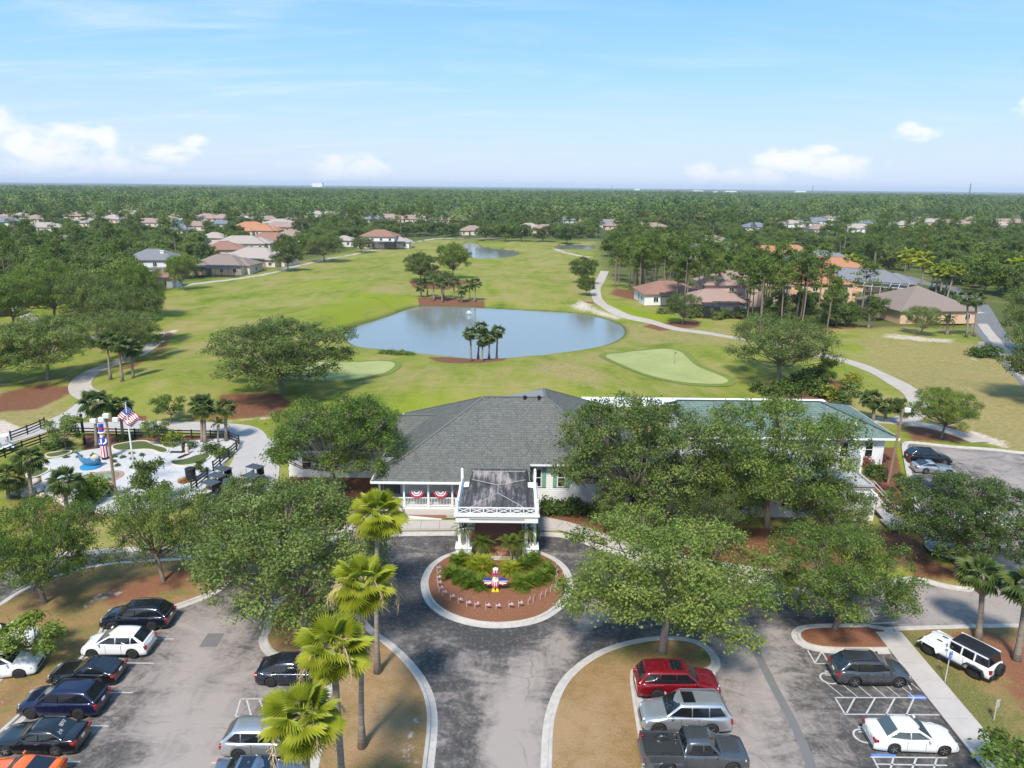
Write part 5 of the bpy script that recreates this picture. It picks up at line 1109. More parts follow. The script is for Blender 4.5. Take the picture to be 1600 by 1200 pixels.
KIND = dict(
 suv=dict(L=4.85,W=1.93,wb=2.85,fo=.92,r=.37,sill=.27,hood=(.80,1.06),belt=1.12,roof=1.71,ws=(1.14,.24),rr=(-1.72,-2.33),deck=None,tail=.98,tum=.80),
 bigsuv=dict(L=5.25,W=2.03,wb=3.05,fo=.95,r=.41,sill=.32,hood=(.94,1.19),belt=1.23,roof=1.90,ws=(1.24,.42),rr=(-2.10,-2.52),deck=None,tail=1.05,tum=.83),
 cross=dict(L=4.45,W=1.86,wb=2.68,fo=.88,r=.35,sill=.25,hood=(.75,1.0),belt=1.06,roof=1.60,ws=(1.12,.12),rr=(-1.30,-2.10),deck=None,tail=.95,tum=.78),
 sedan=dict(L=4.85,W=1.86,wb=2.80,fo=.94,r=.335,sill=.20,hood=(.62,.90),belt=.95,roof=1.44,ws=(.85,.02),rr=(-1.05,-1.75),deck=1.02,tail=.98,tum=.77),
 coupe=dict(L=4.45,W=1.86,wb=2.55,fo=.85,r=.335,sill=.17,hood=(.56,.84),belt=.90,roof=1.29,ws=(.42,-.25),rr=(-.75,-1.85),deck=.93,tail=.88,tum=.74),
 fastback=dict(L=4.75,W=1.92,wb=2.89,fo=.86,r=.35,sill=.22,hood=(.64,.93),belt=1.0,roof=1.60,ws=(1.15,.10),rr=(-.95,-2.10),deck=1.06,tail=1.02,tum=.75),
 pickup=dict(L=5.8,W=2.02,wb=3.55,fo=.95,r=.40,sill=.36,hood=(.95,1.14),belt=1.20,roof=1.88,ws=(1.30,.68),rr=(-.55,-.72),deck=None,tail=.7,tum=.84),
 jeep=dict(L=4.6,W=1.86,wb=3.0,fo=.65,r=.43,sill=.45,hood=(1.02,1.12),belt=1.20,roof=1.86,ws=(.62,.36),rr=(-2.02,-2.12),deck=None,tail=1.2,tum=.90))
CARMESH = {}
def car(kind, xy, hdg, paintm, label, group='parked cars', rim=None, z=0.0, roofm=None, clad=False, rails=None, sunroof=False, glass=None, plate=True, trimline=False):
    k = KIND[kind]; L, Wd, r, sill = k['L'], k['W'], k['r'], k['sill']; hl = L/2; hw = Wd/2
    xf = hl-k['fo']; xr = xf-k['wb']; belt, roof = k['belt'], k['roof']; ws, rr = k['ws'], k['rr']; tz_ = k['tail']
    rim = rim or rimL; glass = glass or carglass
    names = dict(pickup='pickup_truck', jeep='off_road_car').get(kind, 'parked_car')
    e = empty(names, (xy[0], xy[1], z), hdg, label, dict(pickup='pickup truck').get(kind, 'car'), group)
    # lower body
    bedx = rr[1]-.06 if kind == 'pickup' else None
    top = [(-hl, tz_-.16),(-hl+.10, tz_+.02)]
    if k['deck']: top += [(-hl+.25,k['deck']),(rr[1]+.05,k['deck']),(rr[1]+.3,belt)]
    elif kind == 'pickup': top = [(-hl,.80),(bedx-.01,.80),(bedx+.01,belt)]
    else: top += [(-hl+.25,belt)]
    top += [(ws[0]+.02,belt),(ws[0]+.1,k['hood'][1]),(hl-.50,k['hood'][0]+.12 if kind != 'jeep' else 1.06),(hl-.18,k['hood'][0]+.02 if kind != 'jeep' else 1.02),(hl-.05,k['hood'][0]-.12),(hl,k['hood'][0]-.22)]
    if kind == 'pickup': top = top[:3]+[(ws[0]+.02,belt),(ws[0]+.1,k['hood'][1]),(hl-.30,1.06),(hl-.10,1.0),(hl,.85)]
    ra = r+.055
    xs = list(np.linspace(-hl, hl, 35))+[-hl+.03,-hl+.1,hl-.03,hl-.1]
    for xw in (xf, xr): xs += [xw+ra*math.cos(a) for a in np.linspace(0, math.pi, 9)]+[xw-ra-.012,xw+ra+.012]
    if bedx: xs += [bedx-.012, bedx+.012]
    xs = sorted(set(round(x, 4) for x in xs)); V = []; n_ = 0
    for x in xs:
        zt = float(interp(x, top)); zb = sill
        for xw in (xf, xr):
            if abs(x-xw) <= ra: zb = max(zb, r+math.sqrt(max(0, ra*ra-(x-xw)**2)))
        zb = min(zb, zt-.06); u = abs(x)/hl; tp = 1-(.17 if x > 0 else .11)*max(0, (u-.66)/.34)**2.2-.05*(u > .985)
        w = hw*tp; m = (zb+zt)/2
        half = [(0,zb),(w*.93,zb),(w*.985,zb+.03),(w,zb+(zt-zb)*.30),(w*.995,zb+(zt-zb)*.62),(w*.965,zt-.07),(w*.90,zt-.008),(w*.55,zt+.018),(0,zt+.026)]
        ring = half+[(-y,q) for y, q in half[-2:0:-1]]; n_ = len(ring); V += [(x,y,q) for y, q in ring]
    mb = MB(); N = len(xs); Fs = [(i*n_+j, i*n_+(j+1)%n_, (i+1)*n_+(j+1)%n_, (i+1)*n_+j) for i in range(N-1) for j in range(n_)]
    Fs += [tuple(range(n_))[::-1], tuple((N-1)*n_+j for j in range(n_))]
    body = obj('body', outward(mb.put(V, Fs).mesh('body', paintm, True)), e)
    body.data.polygons.foreach_set('use_smooth', [len(p.vertices) == 4 for p in body.data.polygons])
    # cabin
    wb_ = hw*.915; wr = wb_*k['tum']; zr = roof
    xm_, xl_ = (ws[0]+rr[1])/2, (ws[0]-rr[1])/2
    yq = lambda q: wb_+(wr-wb_)*(q-belt)/(zr-belt)
    def yz(q, x=None):
        x = XX[0] if x is None else x
        return yq(q)*(1-.085*abs((x-xm_)/xl_)**2.4)
    XX = [0.0]
    def ztop(x):
        if x > ws[1]: return belt+(zr-belt-.0)*(ws[0]-x)/(ws[0]-ws[1])
        if x < rr[0]: return belt+(zr-belt-.03)*(x-rr[1])/(rr[0]-rr[1]) if not k['deck'] else k['deck']-.02+(zr-k['deck']-.02)*(x-rr[1])/(rr[0]-rr[1])
        c = (ws[1]+rr[0])/2; return zr+.025*(1-((x-c)/((ws[1]-rr[0])/2+.01))**2)-.05*max(0, (c-x)/((ws[1]-rr[0])/2+.01))**2
    cx = sorted([ws[0],ws[1],rr[0],rr[1]]+list(np.linspace(rr[1], ws[0], 13))); V = []
    for x in cx:
        XX[0] = x; t = max(ztop(x), belt-.02); s = .13*min(1, max(0, (t-belt)/.3)); y = yz(t)
        half = [(0,belt-.10),(yz(belt),belt-.05),(yz(t-s) if t-s > belt else yz(belt),max(t-s,belt-.04)),(y-s*.55,t-.005),(y*.5,t+.012*(s > .02)),(0,t+.018*(s > .02))]
        ring = half+[(-y_,q) for y_, q in half[-2:0:-1]]; n_ = len(ring); V += [(x,y_,q) for y_, q in ring]
    N = len(cx); Fs = [(i*n_+j, i*n_+(j+1)%n_, (i+1)*n_+(j+1)%n_, (i+1)*n_+j) for i in range(N-1) for j in range(n_)]+[tuple(range(n_))[::-1], tuple((N-1)*n_+j for j in range(n_))]
    cab = obj('cabin', outward(MB().put(V, Fs).mesh('cabin', roofm or paintm, True)), e); cab.data.polygons.foreach_set('use_smooth', [len(p.vertices) == 4 for p in cab.data.polygons])
    # glass: panes lie 8 mm proud of the cabin
    def pane(name, c4, m=None):
        q = [Vector(p) for p in c4]; nr = (q[1]-q[0]).cross(q[2]-q[0]).normalized(); mid = sum(q, Vector())/4
        if nr.dot(mid-Vector((0,0,belt-.3))) < 0: nr = -nr
        return MB().put([p+nr*.012 for p in q]+[p-nr*.02 for p in q], [(0,1,2,3),(7,6,5,4),(0,4,5,1),(1,5,6,2),(2,6,7,3),(3,7,4,0)]).obj(name, m or glass, e)
    def lerp(a, b_, t): return a+(b_-a)*t
    for nm, A, B, zt0 in (('windscreen', ws[0], ws[1], belt), ('rear_window', rr[1], rr[0], (k['deck']-.02 if k['deck'] else belt))):
        t0, t1 = (.04,.95) if nm == 'windscreen' else ((.06,.93) if k['deck'] else (.12,.88))
        x0, x1 = lerp(A,B,t0), lerp(A,B,t1); z0, z1 = lerp(zt0,zr,t0), lerp(zt0,zr-.02,t1)
        pane(nm, [(x0,-yz(z0,x0)+.07,z0+.02),(x0,yz(z0,x0)-.07,z0+.02),(x1,yz(z1,x1)-.12,z1+.012),(x1,-yz(z1,x1)+.12,z1+.012)], paleglass if (k['deck'] and nm == 'rear_window' and glass is paleglass) else None)
    zb0, zb1 = belt+.035, zr-.115
    def edge_f(z_): return lerp(ws[0], ws[1], (z_-belt)/(zr-belt))-.13
    def edge_r(z_): return lerp(rr[1], rr[0], (z_-belt)/(zr-belt))+(.13 if k['deck'] else .30)
    cuts = {'pickup':[.30],'jeep':[-.32,-1.18],'coupe':[],'sedan':[-.42],'fastback':[-.30]}.get(kind, [-.22,-1.22])
    for s in (-1, 1):
        xa = None; bounds = [None]+cuts+[None]
        for i in range(len(bounds)-1):
            f0, f1 = (edge_f(zb0), edge_f(zb1)) if bounds[i] is None else (bounds[i]-.035,)*2
            g0, g1 = (edge_r(zb0), edge_r(zb1)) if bounds[i+1] is None else (bounds[i+1]+.035,)*2
            if f1-g1 < .12: g1 = f1-.1
            pane('side_window', [(f0,s*yz(zb0,f0),zb0),(g0,s*yz(zb0,g0),zb0+.05*(g0 < -1.3)),(g1,s*yz(zb1,g1),zb1),(f1,s*yz(zb1,f1),zb1)])
        m = MB(); m.box((ws[0]-.28, s*(hw+.09), belt+.10),(.13,.20,.13)); me = bevel(m.mesh('side_mirror', paintm), .03); obj('side_mirror', me, e)
        for dx in ([-.35,-1.30] if kind not in ('coupe',) else [-.6]):
            MB().box((dx, s*(hw*.985), belt-.14),(.18,.04,.035)).obj('door_handle', chrome if trimline else paintm, e)
        door = MB()
        for dx in ([.42,-.62] if kind != 'coupe' else [.25]):
            door.box((dx, s*(hw*.992), (sill+belt)/2+.04),(.012,.03,belt-sill-.18))
        door.obj('door_seam', trim, e)
        if trimline: MB().beam((edge_f(belt)-.02,s*(yz(belt,edge_f(belt))+.012),belt+.012),(edge_r(belt)+.05,s*(yz(belt,edge_r(belt))+.012),belt+.012),.03).obj('window_trim', chrome, e); MB().beam((edge_f(zb1),s*(yz(zb1,edge_f(zb1))+.012),zb1+.02),(edge_r(zb1),s*(yz(zb1,edge_r(zb1))+.012),zb1+.02),.025).obj('window_trim', chrome, e)
        # lamps
        hz_ = k['hood'][0]-.07; MB().put([(hl-.02,s*hw*.55,hz_-.05),(hl-.22,s*hw*.955,hz_-.03),(hl-.26,s*hw*.95,hz_+.07),(hl-.06,s*hw*.55,hz_+.06),(hl-.3,s*hw*.6,hz_-.05),(hl-.4,s*hw*.8,hz_-.03),(hl-.4,s*hw*.8,hz_+.06),(hl-.3,s*hw*.6,hz_+.06)], [(0,1,2,3),(7,6,5,4),(0,4,5,1),(1,5,6,2),(2,6,7,3),(3,7,4,0)]).obj('headlight', headL, e)
        zt_ = tz_-.16 if kind not in ('pickup','jeep') else .95
        tall = .17 if kind in ('sedan','coupe','fastback') else .30
        bx_ = MB().box((-hl+.10, s*hw*.80, zt_),(.26,.34 if tall < .2 else .2,tall)); obj('tail_lamp', bevel(bx_.mesh('tail_lamp', redL), .03), e)
    # wheels
    key = (kind, rim.name)
    if key not in CARMESH:
        w_ = .235; t_ = MB().lathe([(r*.62,-w_/2),(r*.93,-w_/2),(r,-w_*.32),(r,w_*.32),(r*.93,w_/2),(r*.62,w_/2)], (0,0,0), 20, axis='y').mesh('tyre', tyrem, True)
        q = MB(); q.lathe([(r*.64,-.05),(r*.67,w_*.46),(r*.58,w_*.42),(r*.55,.04),(.02,.03)], (0,0,0), 20, axis='y')
        for a in np.linspace(0, 2*math.pi, 6)[:-1]:
            c_, s_ = math.cos(a), math.sin(a); q.beam((c_*.03,w_*.36,s_*.03),(c_*r*.60,w_*.40,s_*r*.60),.075,.04)
        q.lathe([(.07,w_*.32),(.06,w_*.42),(.01,w_*.43)], (0,0,0), 8, axis='y')
        CARMESH[key] = (t_, q.mesh('rim', rim))
    for xw in (xf, xr):
        for s in (-1, 1):
            w0 = empty('wheel', (xw, s*(hw-.13), r), 0 if s > 0 else math.pi); w0.parent = e
            obj('tyre', CARMESH[key][0], w0); obj('rim', CARMESH[key][1], w0)
    # bumpers, grille, plate, cladding
    q = MB(); q.box((hl-.03,0,k['hood'][0]-.27),(.10,Wd*.52,.20)); obj('grille', bevel(q.mesh('grille', trim), .03), e)
    q = MB(); q.box((hl-.12,0,sill+.07),(.26,Wd*.84,.14)); q.box((-hl+.12,0,sill+.10),(.26,Wd*.84,.18)); obj('bumper', bevel(q.mesh('bumper', trim), .04), e)
    if plate: MB().box((-hl-.005,0,.72 if kind in ('sedan','coupe') else .80),(.03,.32,.16)).obj('number_plate', platem, e)
    if clad:
        for s in (-1, 1): MB().box(((xf+xr)/2, s*(hw*.985), sill+.05),(k['wb']-2*ra-.02,.05,.13)).obj('sill_cladding', trim, e)
        for xw in (xf, xr):
            for s in (-1, 1):
                pts = [(xw+(ra+.02)*math.cos(a), s*(hw*.985), r+(ra+.02)*math.sin(a)) for a in np.linspace(-.25, math.pi+.25, 13)]; MB().tube(pts, .035, 5).obj('wheel_arch', trim, e)
    if rails:
        for s in (-1, 1): MB().tube([(ws[1]-.1,s*(wr-.10),zr+.02),(ws[1]-.2,s*(wr-.10),zr+.075),(rr[0]+.25,s*(wr-.10),zr+.075),(rr[0]+.12,s*(wr-.10),zr+.02)], .022, 5).obj('roof_rail', rails, e)
    if sunroof: MB().box((ws[1]-.55,0,zr+.026),(.72 if sunroof != 'long' else 1.5,wr*1.25,.03)).obj('sunroof', glass, e)
    return e
black_p = carpaint('black_paint', (.008,.008,.010)); navy_p = carpaint('navy_paint', (.010,.013,.045), .3); white_p = carpaint('white_car_paint', (.74,.74,.73)); silver_p = carpaint('silver_paint', (.50,.51,.52), .7, .28); grey_p = carpaint('grey_paint', (.105,.110,.118), .6, .25)
red_p = carpaint('red_paint', (.22,.006,.012), .4); blue_p = carpaint('dark_blue_grey_paint', (.028,.034,.048), .5); bluegrey_p = carpaint('blue_silver_paint', (.22,.27,.35), .7, .28); orange_p = carpaint('orange_paint', (.75,.13,.01)); dblue_p = carpaint('black_blue_paint', (.008,.012,.022), .3); char_p = carpaint('charcoal_paint', (.07,.072,.078), .6, .25)
PI = math.pi
car('suv', P(217,975), PI+.03, dblue_p, 'near black estate style car at the kerb under the oak, first of the left row', rim=rimD, rails=trim, sunroof='long', trimline=True)
car('cross', P(187,1017), PI+.02, white_p, 'white crossover between two black cars in the left row', rim=rimD, clad=True)
car('coupe', P(137,1059), PI, black_p, 'low black coupe with silver rims in the left row', rim=rimL)
car('suv', P(102,1108), PI, navy_p, 'dark navy crossover between the coupe and the black saloon', rim=rimD)
sd_ = car('sedan', P(66,1164), PI, black_p, 'black saloon with white lettering on its rear window', rim=rimL, trimline=True)
car('coupe', P(28,1222), PI, orange_p, 'bright orange sports car cut by the lower left corner', rim=rimD)
car('suv', P(2,1052), PI*.06, white_p, 'white car cut by the left edge behind the planted strip', rim=rimD)
car('sedan', P(-2,1008), PI*.06, white_p, 'white car half hidden by the small thin leaved tree', rim=rimL)
car('fastback', P(463,1060), 0.0, blue_p, 'dark blue grey fastback nosed under the tall palms', rim=rimD, trimline=True)
car('suv', P(420,1170), 0.0, silver_p, 'silver crossover below the striped bay, partly under a palm crown', rim=rimD, sunroof=False, trimline=True)
car('sedan', P(405,1227), 0.0, bluegrey_p, 'blue silver saloon with a dark sunroof cut by the lower edge', rim=rimL, sunroof=True)
car('bigsuv', P(1056,1080), 0.0, red_p, 'deep red large estate car with a panoramic roof under the oak', rim=rimD, sunroof=True)
car('bigsuv', P(1068,1132), PI, silver_p, 'silver large estate car between the red one and the pickup', rim=rimL, rails=chrome, sunroof=True)
car('suv', P(1357,1060), 0.0, grey_p, 'dark grey estate car with black roof rails in the accessible bay', rim=rimL, rails=trim, roofm=char_p, clad=True, trimline=True)
car('sedan', P(1421,1162), -.04, white_p, 'white saloon nosed to the pavement in the lower right bays', rim=rimL, glass=paleglass)
car('suv', P(1449,722), -.10, black_p, 'black crossover in the upper car park beside the silver sports saloon', rim=rimL)
car('coupe', P(1457,737), -.08, silver_p, 'silver grey sports saloon beside the black crossover in the upper car park', rim=rimL)
car('sedan', P(1441,768), -.05, black_p, 'black car mostly hidden at the top of the spreading oak', rim=rimL)
car('sedan', P(1492,866), PI-.10, black_p, 'black saloon with silver wheels under the spreading oak', rim=rimL)
car('sedan', P(1535,822), PI-.6, white_p, 'white car glimpsed through the spreading oak, upper of the two', rim=rimL)
car('cross', P(1528,848), PI-.6, white_p, 'white car glimpsed through the spreading oak, lower of the two', rim=rimL)
# lettering on the saloon's rear window: white strokes
def strokes(mb, seq, w=.025):
    for a, b_ in seq: mb.beam(a, b_, w, .008)
rx0, rx1, rz0, rz1 = -1.70, -1.10, 1.04, 1.41
def rw(u, v): return (rx0+(rx1-rx0)*v, u, rz0+(rz1-rz0)*v+.035)
mb = MB()
GL = {'7':[(0,1,1,1),(1,1,.3,0)],'9':[(1,0,1,1),(1,1,0,1),(0,1,0,.5),(0,.5,1,.5)],'0':[(0,0,0,1),(0,1,1,1),(1,1,1,0),(1,0,0,0)],'8':[(0,0,0,1),(0,1,1,1),(1,1,1,0),(1,0,0,0),(0,.5,1,.5)],'2':[(0,1,1,1),(1,1,1,.5),(1,.5,0,.5),(0,.5,0,0),(0,0,1,0)],'R':[(0,0,0,1),(0,1,1,1),(1,1,1,.5),(1,.5,0,.5),(.3,.5,1,0)]}
for ch, u0, v0 in (('7',-.42,.62),('9',-.30,.62),('0',-.18,.62),('8',-.06,.62),('R',.22,.30),('2',.40,.30)):
    strokes(mb, [(rw(u0+.09*(1-a), v0+.26*b_), rw(u0+.09*(1-c_), v0+.26*d)) for a, b_, c_, d in GL[ch]])
obj('window_lettering', mb.mesh('window_lettering', paint), sd_)
# pickup with an open bed
pk = car('pickup', P(1082,1190), 0.0, grey_p, 'grey crew cab pickup with an empty ribbed bed by the lower edge', 'parked cars', rim=rimL, plate=False, trimline=False)
k = KIND['pickup']; hl, hw = k['L']/2, k['W']/2; bx0, bx1 = -hl+.02, k['rr'][1]-.08
for s in (-1, 1):
    q = MB(); q.box(((bx0+bx1)/2, s*(hw-.075), .99),(bx1-bx0,.13,.44)); obj('bed_side', bevel(q.mesh('bed_side', grey_p), .035, 2), pk)
    q = MB(); q.lathe([(.0,-.11),(.40,-.11),(.43,-.08),(.43,.10),(.0,.11)], (hl-k['fo']-k['wb'], s*(hw-.27), .72), 16, axis='y'); obj('wheel_housing', q.mesh('wheel_housing', char_p, True), pk)
q = MB(); q.box((bx0+.03,0,.99),(.09,k['W']-.30,.44)); obj('tailgate', bevel(q.mesh('tailgate', grey_p), .03), pk)
q = MB(); q.box((bx1,0,1.0),(.06,k['W']-.3,.44)); q.obj('bed_front', char_p, pk)
for i in range(11): MB().box(((bx0+bx1)/2,-.72+i*.144,.838),(bx1-bx0-.15,.07,.03)).obj('bed_rib', char_p, pk)
MB().box((bx0-.06,0,.62),(.14,k['W']*.92,.16)).obj('rear_bumper', chrome, pk)
# white off-road car
jp = car('jeep', P(1497,1040), 2.12, white_p, 'white boxy off-road car with a black roof and spare wheel on the grass', 'parked cars', rim=rimD, z=.20, roofm=trim, plate=False)
k = KIND['jeep']; hl, hw = k['L']/2, k['W']/2
xf = hl-k['fo']; xr = xf-k['wb']
for xw in (xf, xr):
    for s in (-1, 1):
        pts = [(xw-.66, k['r']+.12), (xw-.50, k['r']+.46), (xw+.45, k['r']+.50), (xw+.66, k['r']+.30)]
        q = MB()
        for a, c_ in zip(pts[:-1], pts[1:]): q.beam((a[0],s*(hw+.04),a[1]),(c_[0],s*(hw+.04),c_[1]),.30,.07)
        q.obj('fender_flare', white_p if xw == xf else trim, jp)
q = MB(); q.lathe([(.26,-.12),(.42,-.12),(.44,-.06),(.44,.06),(.42,.12),(.26,.12)], (-hl-.18,0,1.02), 20, axis='x'); sw = obj('spare_wheel', q.mesh('spare_wheel', tyrem, True), jp)
MB().lathe([(.27,-.08),(.25,.05),(.02,.06)], (-hl-.22,0,1.02), 14, axis='x').obj('rim', rimD, sw)
for s in (-1, 1):
    MB().box(((xf+xr)/2,s*(hw+.03),.47),(1.75,.16,.09)).obj('side_step', trim, jp)
    for x_ in (.05,-.80,-1.62):   # white body frames round the side windows
        MB().beam((x_+.38,s*hw*.925,1.2),(x_+.36,s*hw*.835,1.80),.09).obj('window_pillar', white_p, jp)
    MB().beam((.5,s*hw*.84,1.80),(-2.0,s*hw*.84,1.80),.07).obj('roof_edge', white_p, jp)
MB().box((hl+.06,0,.62),(.18,1.5,.18)).obj('winch_bumper', trim, jp); MB().box((-hl-.06,0,.58),(.16,1.6,.18)).obj('rear_bumper', trim, jp)
for y in (-.35, .35): MB().box((1.25,y,1.13),(.35,.12,.03)).obj('hood_vent', trim, jp)
# golf carts
cartm = mat('cart_body', (.03,.032,.036), .3, .1, 5, coat=.5); cartw = mat('cart_white_body', (.75,.75,.74), .4, .05, 5); seatm = mat('cart_seat', (.50,.48,.44), .7, .1, 6); cartroof = mat('cart_roof', (.05,.055,.065), .35, .15, 5)
def make_cart(loc_, rz, label, body=cartm, roofc=cartroof):
    e = empty('golf_cart', loc_, rz, label, 'golf cart', 'golf carts')
    q = MB(); q.box((0,0,.38),(2.3,1.1,.22)); q.box((-.55,0,.58),(.75,1.1,.30)); q.put([(.55,-.55,.42),(1.2,-.5,.42),(1.2,.5,.42),(.55,.55,.42),(.62,-.5,.95),(.95,-.45,.72),(.95,.45,.72),(.62,.5,.95)], [(3,2,1,0),(4,5,6,7),(0,1,5,4),(1,2,6,5),(2,3,7,6),(3,0,4,7)])
    obj('body', bevel(q.mesh('body', body), .04), e)
    q = MB(); q.box((-.50,0,.78),(.55,1.05,.12)); q.box((-.80,0,1.02),(.12,1.05,.42)); obj('seat', bevel(q.mesh('seat', seatm), .03), e)
    q = MB(); q.box((-.10,0,1.86),(1.75,1.15,.07)); obj('roof', bevel(q.mesh('roof', roofc), .03), e)
    for x, y in ((.62,.5),(.62,-.5),(-.92,.5),(-.92,-.5)): MB().tube([(x,y,.8),(x*.95,y,1.85)], .022, 5).obj('roof_post', trim, e)
    for x in (.80,-.75):
        for y in (-.50,.50):
            w0 = MB().lathe([(.12,-.1),(.21,-.1),(.23,-.05),(.23,.05),(.21,.1),(.12,.1)], (0,0,0), 12, axis='y').obj('wheel', tyrem, e, loc=(x,y,.23)); MB().lathe([(.13,-.09),(.12,.09)], (0,0,0), 10, axis='y').obj('rim', rimL, w0)
    MB().tube([(.55,.25,.9),(.35,.25,1.05)], .015, 5).obj('steering_column', trim, e); MB().lathe([(.15,-.01),(.17,0),(.15,.01)], (.33,.25,1.06), 12, axis='x').obj('steering_wheel', trim, e)
    MB().put([(.66,-.48,.98),(.66,.48,.98),(.58,.48,1.78),(.58,-.48,1.78)], [(0,1,2,3)]).obj('windscreen', carglass, e)
    return e
for i, (px_, py_, rz, lb) in enumerate(((352,760,-.45,'dark golf cart nearest the fence gate, rear of the slanting row'),(343,771,-.45,'dark golf cart second in the slanting row by the fence'),(333,783,-.45,'dark golf cart lowest in the slanting row by the fence'),(360,781,1.9,'dark golf cart turned across the end of the slanting row'),(402,757,-.45,'golf cart under the leafy oak, right of the row'),(396,772,-.45,'golf cart under the leafy oak behind the other one'))):
    x, y = P(px_, py_); make_cart((x, y, .18), rz, lb)
x, y = P(6,706); make_cart((x, y, .18), .5, 'golf cart with a white roof cut by the left edge', cartw, cartw)
# ------------------------------------------------------------------ mini golf garden
gravel = mat('white_gravel', (.47,.455,.44), .95, .25, 1.6, bmp=.5); turf = mat('green_carpet', (.085,.11,.038), .95, .15, 4, spec=.1); border = mat('cream_border', (.58,.50,.40), .85, .12, 2)
GR = [(110,800),(70,770),(62,735),(64,722),(100,715),(130,706),(170,700),(235,692),(300,690),(372,684),(376,696),(338,742),(322,760),(322,766),(296,788),(250,800),(180,806)]
gravel_o = sheet('gravel_bed', PP(GR), .16, gravel, 1.2, skirt=.08, kind='structure')
def carpet(pts, z=.19):
    pl = ccw(chaikin(PP(pts), 2, True)); sheet('putting_carpet', pl, z, turf, 1.0, parent=gravel_o); sweep('border', pl[::-1], [(-.12,.16),(-.12,.27),(.06,.27),(.06,.16)], border, True, parent=gravel_o)
carpet([(172,699),(200,693),(228,690),(240,697),(262,702),(264,709),(250,711),(236,704),(205,706),(180,707)])
carpet([(265,722),(290,720),(310,712),(328,711),(330,717),(318,724),(305,728),(285,731),(268,729)])
carpet([(70,712),(95,707),(113,706),(112,711),(85,718),(72,717)]); carpet([(40,742),(70,730),(82,736),(60,748),(42,750)])
pool_ = chaikin(PP([(95,772),(110,760),(130,748),(150,742),(185,739),(188,745),(175,752),(160,762),(145,775),(120,782),(100,780)]), 2, True)
sheet('sand_border', offset_line(ccw(pool_), -.5, True), .185, mat('tan_stone', (.36,.22,.14), .9, .25, 2), 1.0, kind='structure'); poolm = mat('pale_green_water', (.20,.24,.15), .10, .12, .4, spec=.6)
sheet('garden_pool', pool_, .21, poolm, 1.0, kind='structure')
rockm = mat('pale_rock', (.50,.43,.37), .95, .25, 2.5, bmp=.8)
def rock_mesh(seed):
    rng = np.random.default_rng(seed); bm = bmesh.new(); bmesh.ops.create_icosphere(bm, subdivisions=2, radius=1)
    for v in bm.verts: v.co *= 1+.28*math.sin(v.co.x*3.1+seed)*math.cos(v.co.y*2.7+seed*2)+rng.uniform(-.07,.07)
    me = bpy.data.meshes.new('rock'); bm.to_mesh(me); bm.free(); me.materials.append(rockm); return me
ROCK = [rock_mesh(i) for i in range(3)]
for i, (px_, py_, s) in enumerate(((36,772,.9),(46,775,.6),(60,768,.7),(72,762,.6),(80,760,.7),(88,770,.6),(66,778,.5),(95,786,.5),(55,756,.5),(104,754,.45))):
    x, y = P(px_, py_); obj('rock', ROCK[i % 3], None, (x, y, .25), (0,0,i), (s,s*.8,s*.65), ['large pale boulder by the low palms at the left','small boulder touching the largest one','tan boulder between the two booted palms','boulder at the top of the pool edge row','pinkish boulder beside the front booted palm','flat boulder at the pool corner','small flat boulder before the palms','lone small stone below the pool','stone left of the pool under the tall palm','little stone at the head of the pool'][i], 'rock', 'boulders round the garden pool')
for i, (px_, py_) in enumerate(((104,717),(124,716),(146,714),(152,718),(155,728),(179,716),(192,717),(206,711),(207,720),(222,714),(184,730),(178,724),(208,733))):
    put_shrub(P(px_, py_), .34, .34, 'tiny dark tuft planted in the white gravel', 'tufts in the white gravel', oakB, name='grass_tuft', z=.14, cat='plant')
# three rail fence
def fence(pts, name, label, hgt_=1.25, step=2.4, rails=(.35,.70,1.08), hdg=None, m=black):
    pl = PP(pts); e = empty(name, (*pl[0], hz(*pl[0])), 0, label, 'fence', 'black rail fences'); ox, oy, oz = e.location
    q = resample(pl, step)
    if math.hypot(q[-1][0]-pl[-1][0], q[-1][1]-pl[-1][1]) > .5: q.append(pl[-1])
    pz = [hz(*a) for a in q]
    pm = MB().box((0,0,hgt_/2),(.13,.13,hgt_)).mesh('post', m)
    for a, z_ in zip(q, pz): obj('post', pm, e, loc=(a[0]-ox, a[1]-oy, z_-oz))
    for a, b_, za, zb_ in zip(q[:-1], q[1:], pz[:-1], pz[1:]):
        for h in rails: MB().beam((a[0]-ox,a[1]-oy,za-oz+h),(b_[0]-ox,b_[1]-oy,zb_-oz+h),.05,.15).obj('rail', m, e)
    return e
fence([(-20,728),(0,720),(40,704),(80,690),(95,685),(125,683),(170,684),(240,686),(300,687),(348,688),(366,690),(376,697),(372,704),(334,738)], 'rail_fence', 'long black three rail fence round the white gravel garden')
fence([(325,750),(300,770)], 'rail_fence', 'short black rail fence by the golf carts and bin', 1.3)
fence([(18,690),(45,680),(71,668)], 'rail_fence', 'black rail fence beyond the concrete path at the left edge', 1.3)
